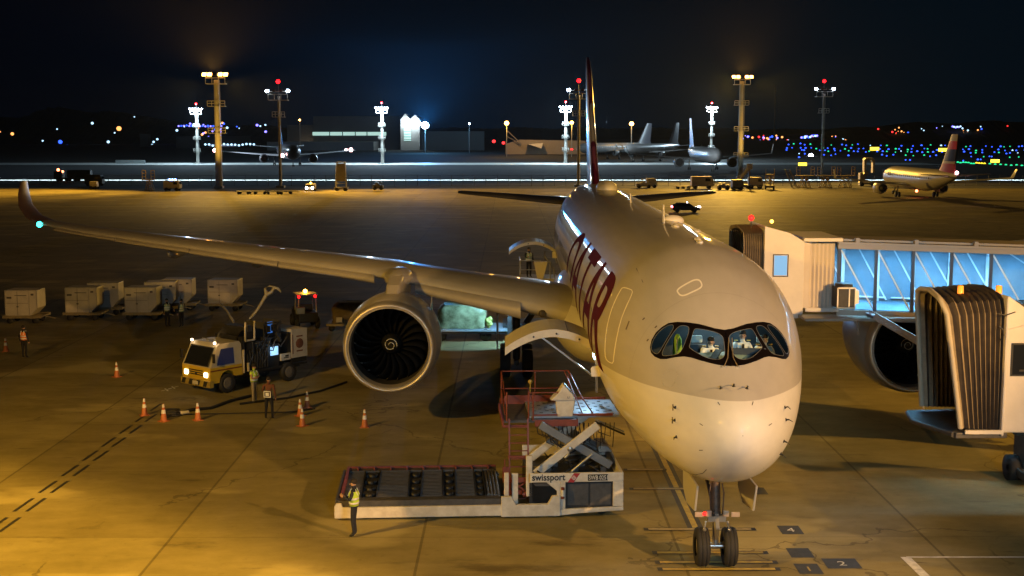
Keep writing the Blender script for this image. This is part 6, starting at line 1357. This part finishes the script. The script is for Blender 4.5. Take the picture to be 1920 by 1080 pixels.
# ---- generic airliner for the distance; nose at +x, origin under the main gear
def airliner(label, loc, rz, L_=37, R_=2.0, span=34, zc=3.6, finh=11.8, mats=None, eng=5.8, gear=True, group=None, winglet=1.6, er=1.05):
    hull, wingm, finm = mats
    t = thing('distant_airliner', label, 'airliner', loc, rz, group); x0 = L_*.47; k = R_/2.0
    st = [(0, .05, .1), (.25, .45, .0), (.9, .95, .02), (2.2, 1.5, .05), (4.2, 1.9, .0), (6, 2.0, 0), (L_*.62, 2.0, 0), (L_*.75, 1.75, .28), (L_*.88, 1.05, .75), (L_*.96, .55, 1.05), (L_, .18, 1.2)]
    rg = [[(x0-s, r*k*sin(a), zc+dz*k+r*k*1.03*cos(a)) for a in [2*pi*i/28 for i in range(28)]] for s, r, dz in st]
    m = MB(); m.loft(rg, 0); f = m.build('fuselage', hull, t, rel=True)
    m = MB()
    for y0, y1 in ((-.9, -.05), (.05, .9)): m.add([(x0-1.55*k-.3*abs(y0), y0*k, zc+.72*k), (x0-1.55*k-.3*abs(y1), y1*k, zc+.72*k), (x0-2.2*k-.3*abs(y1), y1*k*.9, zc+1.22*k), (x0-2.2*k-.3*abs(y0), y0*k*.9, zc+1.22*k)], [(0, 1, 2, 3)])
    m.build('cockpit_window', DG, f, rel=True)
    m = MB()
    for s_ in (-1, 1):
        xx = x0-7*k
        while xx > x0-L_*.78:
            m.box(xx-.14, xx+.14, s_*R_*.985-.02, s_*R_*.985+.02, zc+.35, zc+.65); xx -= 1.1
    m.build('cabin_window_row', CW, f, rel=True)['kind'] = 'stuff'
    cr = L_*.17
    for s_ in (-1, 1):
        m = MB(); h = span/2; rr = []
        for q, ch, z in ((R_*.7, cr, zc-1.2*k), (h*.35, cr*.66, zc-.85*k), (h*.97, cr*.26, zc+.2*k)):
            xl_ = 2.6*k+cr*.35-(q-R_)*.52; rr.append([(xl_-u*ch, s_*q, z+v*ch) for u, v in naca(.11, 8)])
        if winglet: xl_ = rr[-1][0][0]; rr.append([(2.6*k+cr*.35-(h*1.0-R_)*.52-.8-u*cr*.13, s_*h, zc+.2*k+winglet+v*cr*.1) for u, v in naca(.11, 8)])
        m.loft(rr, 0); m.build('wing', wingm, t, rel=True)
        ex = 2.6*k+cr*.35-(eng-R_)*.52+2.2*k; ez = zc-1.85*k
        m = MB(); m.lathe([(.1, er*.86), (0, er*.95), (-.5, er*1.08), (-1.8, er*1.1), (-3.2, er*.82), (-3.2, er*.7), (-1.8, er*.8), (-.6, er*.8)], (ex, s_*eng, ez), 'x', 22); e_ = m.build('engine', hull, t, rel=True)
        m = MB(); m.lathe([(-.9, er*.8), (-.9, .01)], (ex, s_*eng, ez), 'x', 20); m.build('fan', M('engine_dark'), e_, rel=True); m = MB(); m.lathe([(-3.1, er*.7), (-4.2, er*.3), (-4.2, .01)], (ex, s_*eng, ez), 'x', 14); m.build('exhaust_cone', M('engine_dark'), e_, rel=True)
        m = MB(); m.prism([(ex-1, ez+er), (ex-3.8, ez+er*.8), (ex-4.5, zc-.9*k), (ex-2.2, zc-.8*k)], 'y', s_*eng-.2, s_*eng+.2); m.build('pylon', wingm, t, rel=True)
        m = MB(); xs = x0-L_*.86; m.loft([[(xs-(q-.8)*.6-u*c_, s_*q, zc+.9*k+v*c_+.08*q) for u, v in naca(.09, 6)] for q, c_ in ((.5, L_*.10), (span*.18, L_*.045))], 0); m.build('tailplane', wingm, t, rel=True)
    zt = zc+1.6*k; xs = x0-L_*.80
    m = MB(); m.loft([[(xs-a_-u*c_, v*c_, z) for u, v in naca(.10, 6)] for a_, c_, z in ((-1.5, L_*.22, zt), (0, L_*.17, zt+1.2), (L_*.115, L_*.075, finh))], 0); m.build('tail_fin', finm, t, rel=True)
    if gear:
        for x, y, r in ((x0-L_*.135, 0, .4), (0, 1.9*3.8/3.8*k*1.9, .55), (0, -1.9*k*1.9, .55)):
            m = MB(); m.tube([(x, y, r), (x, y, zc-1.3*k)], .14, 0, 6)
            for d in (-.3, .3): m.lathe([(-.14, .05), (-.14, r*.9), (.14, r*.9), (.14, .05)], (x, y+d, r), 'y', 12, 1)
            m.build('landing_gear', [GG, M('tyre')], t, rel=True)
    return t
FW = M('far_hull_white', (.62, .60, .57), .35, coat=.3); FWG = M('far_wing_grey', (.35, .34, .33), .4); FBL = M('fin_blue', (.04, .10, .25), .4); FDK = M('fin_dark', (.05, .05, .06), .4)
def latam():
    m = bpy.data.materials.new('fin_red_blue'); m.use_nodes = True; t = m.node_tree; b = t.nodes['Principled BSDF']; tcn = t.nodes.new('ShaderNodeTexCoord'); sp = t.nodes.new('ShaderNodeSeparateXYZ'); t.links.new(tcn.outputs['Object'], sp.inputs[0])
    mr = t.nodes.new('ShaderNodeMapRange'); mr.inputs[1].default_value = 5; mr.inputs[2].default_value = 12; t.links.new(sp.outputs[2], mr.inputs[0]); r = t.nodes.new('ShaderNodeValToRGB'); r.color_ramp.interpolation = 'CONSTANT'; e = r.color_ramp.elements
    e[0].color = (.25, .03, .05, 1); e[1].position = .24; e[1].color = (.30, .26, .28, 1)
    for p, c in ((.30, (.01, .012, .07, 1)), (.60, (.35, .02, .03, 1)), (.80, (.30, .28, .28, 1))): x = e.new(p); x.color = c
    t.links.new(mr.outputs[0], r.inputs[0]); t.links.new(r.outputs[0], b.inputs['Base Color']); b.inputs['Roughness'].default_value = .6; b.inputs['Specular IOR Level'].default_value = .1; return m
h_ = atan2(.90, -.42)
A1 = airliner('white airliner with red and blue striped fin taxiing away at the right edge', (70.8, 211, 0), pi/2+.03, 37.5, 2.0, 34, 3.5, 11.8, (M('far_hull_tan', (.40, .38, .36), .4, coat=.2), FWG, latam()), gear=True)
text('airline_lettering', 'LATAM', 1.5, M('title_blue', (.05, .06, .25), .5), A1, (14.0, 2.02, 3.9), rot=(pi/2, 0, pi), ext=.01, rel=True)
m = MB(); m.sph((0, 0, 1.2), .25, 0, 6); m.build('belly_beacon', M('glow_redorange'), A1, rel=True)
m = MB(); m.sph((-19.6, 0, 5.2), .3, 0, 6); m.build('tail_light', M('glow_pink', (1, .6, .6), emit=18, ecol=(1, .5, .5)), A1, rel=True)
q = Gd(1340, 322); airliner('white twin engine airliner facing the camera beside the right orange mast', (q.x-1.0, q.y+18, 0), -pi/2+.03, 52, 2.5, 49, 5.0, 17, (M('far_hull_grey', (.5, .5, .5), .35, coat=.3), FWG, FDK), eng=8.6, er=1.5, winglet=3.0)
lamp('SPOT', (q.x-12, q.y-28, 9), 14000, (.75, .9, 1), aim=(q.x, q.y+5, 4), spot=70, blend=1, size=.6)
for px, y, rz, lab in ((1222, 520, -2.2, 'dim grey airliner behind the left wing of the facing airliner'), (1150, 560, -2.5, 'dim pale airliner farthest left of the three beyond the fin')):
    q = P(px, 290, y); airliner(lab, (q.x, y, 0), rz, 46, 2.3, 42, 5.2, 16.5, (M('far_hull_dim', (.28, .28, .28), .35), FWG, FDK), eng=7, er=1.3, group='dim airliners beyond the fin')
lamp('POINT', (P(1190, 280, 500).x, 490, 16), 4500, (.8, .92, 1), size=1)
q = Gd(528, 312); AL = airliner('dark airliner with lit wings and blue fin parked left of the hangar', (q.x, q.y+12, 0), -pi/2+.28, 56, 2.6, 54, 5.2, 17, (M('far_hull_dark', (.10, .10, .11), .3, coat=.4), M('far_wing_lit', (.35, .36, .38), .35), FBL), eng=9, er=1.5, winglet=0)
lamp('SPOT', (q.x-30, q.y-6, 12), 60000, (.7, .85, 1), aim=(q.x-8, q.y+6, 4), spot=60, blend=1, size=.6)
for sx, lab in ((-25.5, 0), (25.5, 0)): m = MB(); m.sph((-10.5, sx, 5.6), .75, 0, 6); m.build('wing_tip_lamp', M('glow_pink'), AL, rel=True)
m = MB(); m.sph((17, -3.6, 4.0), .75, 0, 6); m.build('beacon', M('glow_pink'), AL, rel=True)

# ---- buildings
def bld(name, label, parts, cat='hangar'):
    t = thing(name, label, cat, (parts[0][1], parts[0][2], 0))
    for p in parts:
        nm, x, y, w_, d_, z0, z1, mt_ = p; m = MB(); m.box(x-w_/2, x+w_/2, y, y+d_, z0, z1); m.build(nm, mt_, t)
    return t
def span(px0, px1, y): a = P(px0, 250, y); b = P(px1, 250, y); return (a.x+b.x)/2, b.x-a.x
def zz(py, y): return P(960, py, y).z
BG = M('hangar_wall', (.11, .115, .12), .8, var=.12, scale=.05); BL = M('hangar_light_wall', (.28, .30, .30), .7, var=.1, scale=.05); WL = M('lit_windows_cool', (.6, .9, .85), emit=.75, ecol=(.55, .85, .75))
y = 900
x, w_ = span(588, 750, y); t = bld('hangar', 'long dark hangar with a glowing strip of windows', [('wall', x, y, w_, 70, 0, zz(218, y), BG)])
x, w_ = span(536, 588, y); m = MB(); m.box(x-w_/2, x+w_/2, y+5, y+60, 0, zz(234, y)); m.build('side_wing', BG, t)
x, w_ = span(500, 700, y-40); m = MB(); m.box(x-w_/2, x+w_/2, y-40, y-3, 0, zz(266, y-40)); m.build('low_annex', BL, t)
for i, (a, b) in enumerate(((586, 617), (619, 641), (643, 665), (667, 687), (689, 724))): x, w_ = span(a, b, y-.5); m = MB(); m.box(x-w_/2, x+w_/2, y-.5, y-.1, zz(254, y), zz(247.5, y)); m.build('window', WL, t)
y = 880
t = bld('gabled_hangar', 'pale twin gabled hangar with a tall lit opening beside the dazzling lamp', [])if 0 else thing('gabled_hangar', 'pale twin gabled hangar with a tall lit opening beside the dazzling lamp', 'hangar', (span(750, 787, y)[0], y, 0))
a, b = P(751, 250, y).x, P(787, 250, y).x; mid = (a+b)/2
m = MB(); m.prism([(a, 0), (b, 0), (b, zz(224, y)), ((b+mid)/2, zz(215, y)), (mid+.2, zz(223, y)), ((a+mid)/2, zz(213, y)), (a, zz(224, y))], 'y', y, y+50); m.build('wall', M('gable_wall', (.45, .45, .42), .7), t)
m = MB(); m.box(P(755, 1, y).x, P(768, 1, y).x, y-.4, y-.1, zz(264, y), zz(236, y)); dn = m.build('lit_door', WL, t)
m = MB()
for k in range(5): z = zz(262-5*k, y); m.box(P(755, 1, y).x, P(768, 1, y).x, y-.6, y-.45, z, z+.4)
m.build('door_slat', BL, dn)
for px in (756, 767, 776, 785): m = MB(); m.sph((P(px, 1, y).x, y-1, zz(231, y)), .9, 0, 6); m.build('wall_lamp', WHG, t)
for px in (760, 778): lamp('POINT', (P(px, 1, y).x, y-6, zz(231, y)), 3500, (.8, .95, 1), size=1)
x, w_ = span(790, 908, 860); t = thing('long_wall', 'long low blue grey wall right of the dazzling lamp', 'wall', (x, 860, 0)); m = MB(); m.box(x-w_/2, x+w_/2, 860, 864, 0, zz(246, 860)); m.build('wall', M('wall_bluegrey', (.20, .26, .27), .7), t)
m = MB(); x, w_ = span(750, 812, 850); 
# tented roof with lattice boom
y = 700; a = P(948, 262, y); b = P(1012, 276, y); c = P(1078, 266, y)
t = thing('tented_roof_hall', 'low pale hall with sloping roof lit warm between two orange lamps', 'hall', (b.x, y, 0)); m = MB()
m.prism([(a.x, 0), (c.x+6, 0), (c.x+6, zz(264, y)), (P(975, 1, y).x, zz(262, y)), (a.x, zz(270, y))], 'y', y, y+30); m.build('wall', M('hall_wall', (.42, .36, .27), .7), t)
m = MB(); m.prism([(P(990, 1, y).x, zz(270, y)), (P(1015, 1, y).x, zz(278, y)), (P(1018, 1, y).x, zz(268, y))], 'y', y-12, y-.5); m.build('canopy', M('canopy_white', (.7, .68, .62), .6), t)
m = MB(); m.beam((P(950, 1, y).x, y-2, zz(244, y)), (P(978, 1, y).x, y-2, zz(270, y)), .5, .5); m.beam((P(951, 1, y).x, y-2, zz(256, y)), (P(978, 1, y).x, y-2, zz(271, y)), .4, .4); m.build('lattice_boom', GG, t)
lamp('POINT', (P(1000, 1, y).x, y-30, 18), 16000, SOD2, size=1)
bld('distant_terminal', 'dim low building with white lights behind the dark airliner wing', [('wall', *span(330, 560, 1000), 40, 0, zz(252, 1000), BG)] if 0 else [('wall', span(330, 470, 1000)[0], 1000, span(330, 470, 1000)[1], 40, 0, zz(256, 1000), BG), ('lit_wall', span(392, 440, 998)[0], 998, span(392, 440, 998)[1], 1, 3, zz(274, 998), M('lit_dim_white', (.6, .7, .9), emit=.25, ecol=(.6, .7, 1)))], 'building')
bld('white_tower', 'pale square water tower among the dark trees at left', [('tower', span(262, 277, 1100)[0], 1100, span(262, 277, 1100)[1], 8, 0, zz(251, 1100), BL)], 'tower')
bld('pale_screen_wall', 'short ribbed pale screen wall at the left end of the lit taxiway', [('wall', span(215, 270, 480)[0], 480, span(215, 270, 480)[1], .4, 0, zz(300, 480), M('screen_pale', (.30, .33, .33), .6, var=.2, scale=.8))], 'wall')
t = thing('radio_mast', 'faint tall radio mast in the sky between the orange mast and the dark mast', 'radio mast', (P(1452, 250, 1400).x, 1400, 0)); m = MB(); x = P(1452, 250, 1400).x; m.tube([(x, 1400, 0), (x, 1400, zz(160, 1400))], [.8, .4], 0, 5); m.build('lattice', M('mast_dim', (.3, .3, .32), .8), t)
# ---- hills
def hills(name, y, pts, mat, jag=1.0, step=3, depth=400):
    rnd = random.Random(hash(name) % 100 if 0 else len(name)); top = []; px = pts[0][0]
    while px <= pts[-1][0]:
        k = 0
        while k < len(pts)-2 and px > pts[k+1][0]: k += 1
        t = (px-pts[k][0])/(pts[k+1][0]-pts[k][0]); py = pts[k][1]+(pts[k+1][1]-pts[k][1])*t + rnd.uniform(-1, 1)*jag + 1.5*jag*sin(px*.05)
        top.append(P(px, py, y)); px += step
    rg = []
    for q in top: rg.append([(q.x, y-120, -1), (q.x, y-30, q.z*.7), (q.x, y, q.z), (q.x, y+depth, q.z*.6), (q.x, y+depth, -1)])
    m = MB(); m.loft(rg, 0, False, True, closed=False); o = m.build(name, mat); o['kind'] = 'structure'
HM = ground_mat('hill_trees', (.006, .008, .006), (.012, .015, .01), (.02, .024, .016), joints=False, rough=.95, sc=.03)
hills('wooded_hill', 1500, [(-60, 232), (40, 215), (110, 206), (190, 210), (250, 222), (300, 222), (340, 238), (560, 238), (600, 246)], HM, 3.2)
hills('far_ridge', 2600, [(500, 243), (900, 240), (1200, 240), (1500, 243), (1640, 238), (1720, 232), (1980, 226)], HM, .9)
hills('right_hill', 1900, [(1560, 250), (1640, 240), (1700, 232), (1780, 231), (1860, 229), (2000, 226)], HM, 1.6)
# ---- distant lights
def lights(name, label, cat, group, pts, mats, r0):
    protos = []
    for i, mt_ in enumerate(mats): pass
    base = {}
    for px, py, y, mi, k in pts:
        key = (mi,)
        q = P(px, py, y); r = r0*k*(y+30)/2400*1.0
        if key not in base:
            m = MB(); m.sph((0, 0, 0), 1, 0, 4, (1, 1, .9)); base[key] = m.build(name, mats[mi][0], nofix=True); o = base[key]; tag(o, None, cat)
        else: o = base[key].copy(); COL.objects.link(o)
        o.location = q; o.scale = (r, r, r); o['label'] = label % mats[mi][1]; o['group'] = group % mats[mi][1]
rnd = random.Random(11)
def EM(n, c, e): return M(n, c, emit=e, ecol=c)
LB, LG, LW, LO, LR, LP, LY = EM('pt_blue', (.03, .10, 1), 3), EM('pt_green', (.02, .75, .30), 1.6), EM('pt_white', (.45, .75, 1), 2.2), EM('pt_orange', (1, .38, .10), 2.4), EM('pt_red', (1, .03, .03), 3), EM('pt_violet', (.20, .17, 1), 4), EM('pt_yellow', (1, .7, .03), 2.2)
pts = []
for px in range(1478, 1920, 11):
    for py, pr in ((271, .8), (278, .95), (283, .9), (290, .55), (297, .25)):
        if rnd.random() < pr*.95:
            x = px+rnd.uniform(-4, 4)
            pyy = py+rnd.uniform(-1.4, 1.4)+(x-1480)*.012; d = CH*F/(pyy-250)-29; pts.append((x, pyy-1, min(d, 2300), rnd.choice((0, 0, 0, 0, 1, 1, 2)), rnd.uniform(.6, 1.15)))
pts = [p for p in pts if not (1775 < p[0] < 1800 and p[1] > 262)]
lights('airfield_light', 'small %s airfield light glowing on the dark field at right', 'airfield light', '%s airfield lights', pts, [(LB, 'blue'), (LG, 'green'), (LW, 'white')], 1.85)
pts = []
for i in range(26): px = 1796+i*5; py = 305+i*.25+rnd.uniform(-1.2, 1.2); pts.append((px, py, CH*F/(py-250)-29, 3 if 6 < i < 11 else 1, 1.1)) if i < 10 or i % 2 == 0 else None
lights('approach_light', 'bright %s runway light in the row right of the striped fin', 'airfield light', '%s lights in the row by the striped fin', pts, [(LB, 'blue'), (LG, 'green'), (LW, 'white'), (LY, 'yellow')], 2.4)
for px, py, y in ((1505, 308, 330), (1640, 279, 820), (1768, 281, 800), (1866, 302, 480)):
    q = P(px, py, y); t = thing('taxiway_sign', {1505: 'glowing yellow sign above the leftmost trestle', 1640: 'small glowing yellow sign on the dark field centre right', 1768: 'small glowing yellow sign left of the striped fin', 1866: 'glowing yellow sign right of the striped fin'}[px], 'sign', (q.x, y, 0), 0, 'glowing yellow taxiway signs')
    k = y/450; m = MB(); m.box(-1.6*k, 1.6*k, 0, .3, q.z-.55*k, q.z+.6*k); m.build('sign_face', EM('sign_yellow', (1, .72, .05), 3.2), t, rel=True)
    m = MB(); m.box(-1.4*k, -1.3*k, .05, .25, 0, q.z-.55*k); m.box(1.3*k, 1.4*k, .05, .25, 0, q.z-.55*k); m.build('sign_leg', DK, t, rel=True)
pts = []
for i in range(110):
    px = rnd.choice((rnd.uniform(1390, 1480), rnd.uniform(1480, 1920), rnd.uniform(1640, 1920), rnd.uniform(1500, 1920))); lo = 236 if px > 1640 else 254
    if 1772 < px < 1800: continue
    pts.append((px, rnd.uniform(lo, 268), 1850 if px > 1640 else 2200, rnd.choice((2, 2, 3, 3, 4, 5, 0)), rnd.uniform(.45, 1.1)))
for i in range(9): pts.append((1394+i*9+rnd.uniform(-2, 2), 257+rnd.uniform(-1, 3), 2200, (0, 5, 3, 4, 5, 3)[i % 6], 1.2))
for i in range(10): pts.append((1503+i*3.2, 256+rnd.uniform(-2, 2), 2200, (5, 0, 2)[i % 3], 1.2))
for i in range(6): pts.append((1786+i*3, 238+rnd.uniform(-1, 1.5), 1850, (5, 2)[i % 2], 1.0))
lights('city_light', 'tiny %s light of the town on the dark hills at right', 'town light', '%s town lights on the right hills', pts, [(LB, 'blue'), (LG, 'green'), (LW, 'white'), (LO, 'orange'), (LR, 'red'), (LP, 'violet')], 1.8)
pts = []
for i in range(40): pts.append((rnd.uniform(325, 500), rnd.uniform(230, 272), 1350, rnd.choice((0, 5, 5, 2, 2, 3)), rnd.uniform(.5, 1.3)))
for i in range(17): pts.append((335+i*5, 236+rnd.uniform(-1, 1), 1350, (5, 0)[i % 2], .8))
for i in range(14): pts.append((385+i*7, 272+rnd.uniform(-2, 2), 940, 2, 1.0))
for px, py, mi, k in ((23, 251, 3, 1.5), (113, 266, 0, 1.8), (173, 231, 2, 1.2), (223, 241, 3, 2.2), (175, 273, 2, 1), (203, 266, 2, 1.3), (80, 264, 2, .8), (295, 261, 2, 1), (288, 266, 2, 1), (285, 272, 2, 1.1), (107, 242, 2, .7), (17, 274, 3, .7), (215, 249, 2, .7), (252, 219, 2, .6), (0, 247, 3, .7), (105, 273, 0, .8), (126, 272, 0, .7)): pts.append((px, py, 1330, mi, k))
lights('town_light', 'tiny %s light among the dark trees and buildings at left', 'town light', '%s town lights at left', pts, [(LB, 'blue'), (LG, 'green'), (LW, 'white'), (LO, 'orange'), (LR, 'red'), (LP, 'violet')], 2.2)
pts = [(649, 281, 500, 0, 1.0), (576, 275, 900, 1, 1.3), (626, 276, 900, 1, 1.0), (926, 265, 690, 2, 1.3), (944, 268, 690, 2, 1.2), (1072, 280, 640, 2, 1.0), (967, 228, 760, 3, .01)]
lights('ramp_lamp', 'single %s lamp on the dark far apron near the buildings', 'lamp', '%s lamps near the buildings', pts[:6], [(EM('pt_pink', (1, .55, .6), 20), 'pink'), (EM('pt_warm', (1, .7, .4), 14), 'warm'), (LR, 'red'), (LW, 'white')], 2.6)
q = P(1520, 292, 640); lamp_post(1520, 292, 640, EM('glow_violet', (.55, .6, 1), 40), 1.3, 'bright violet white lamp on the dark field left of the thin dark mast', None)

# ---- unseen plate added at the roof flood behind the camera; this hood cuts the light off along a straight line on the apron
Lp = Vector((-30, -28, 16)); A_ = Vector((-24.1, 15.7, 0)); B_ = Vector((-10.7, 5.0, 0)); dAB = (B_-A_)
pa = Lp+(A_-dAB*1.6-Lp)*.055; pb = Lp+(B_+dAB*2.5-Lp)*.055
t = thing('roof_floodlight', 'unseen sodium floodlight behind the camera, with an added plate that cuts its light', 'floodlight', (Lp.x, Lp.y, 0))
m = MB(); up_ = Vector((0, 0, 2.6)); bk = Vector((0, .03, 0)); m.add([pa, pb, pb+up_, pa+up_, pa+bk, pb+bk, pb+up_+bk, pa+up_+bk], [(0, 1, 2, 3), (4, 5, 6, 7), (0, 1, 5, 4), (2, 3, 7, 6)]); m.build('light_cutoff_plate', DK, t)
m = MB(); m.tube([(Lp.x, Lp.y-.5, 0), (Lp.x, Lp.y-.5, Lp.z)], .12, 0, 8); m.build('pole', STL, t)

# ---- thin night haze that carries the glow round the lamps
m = MB(); m.box(-1200, 1300, -90, 1450, -1, 62); hz = m.build('haze', None); hz.data.materials.clear()
hm_ = bpy.data.materials.new('haze_air'); hm_.use_nodes = True; t_ = hm_.node_tree; t_.nodes.clear(); o_ = t_.nodes.new('ShaderNodeOutputMaterial'); v_ = t_.nodes.new('ShaderNodeVolumePrincipled'); v_.inputs['Density'].default_value = .000024; v_.inputs['Color'].default_value = (.7, .85, 1, 1); v_.inputs['Anisotropy'].default_value = .5; t_.links.new(v_.outputs[0], o_.inputs['Volume']); hz.data.materials.append(hm_); hz['kind'] = 'stuff'
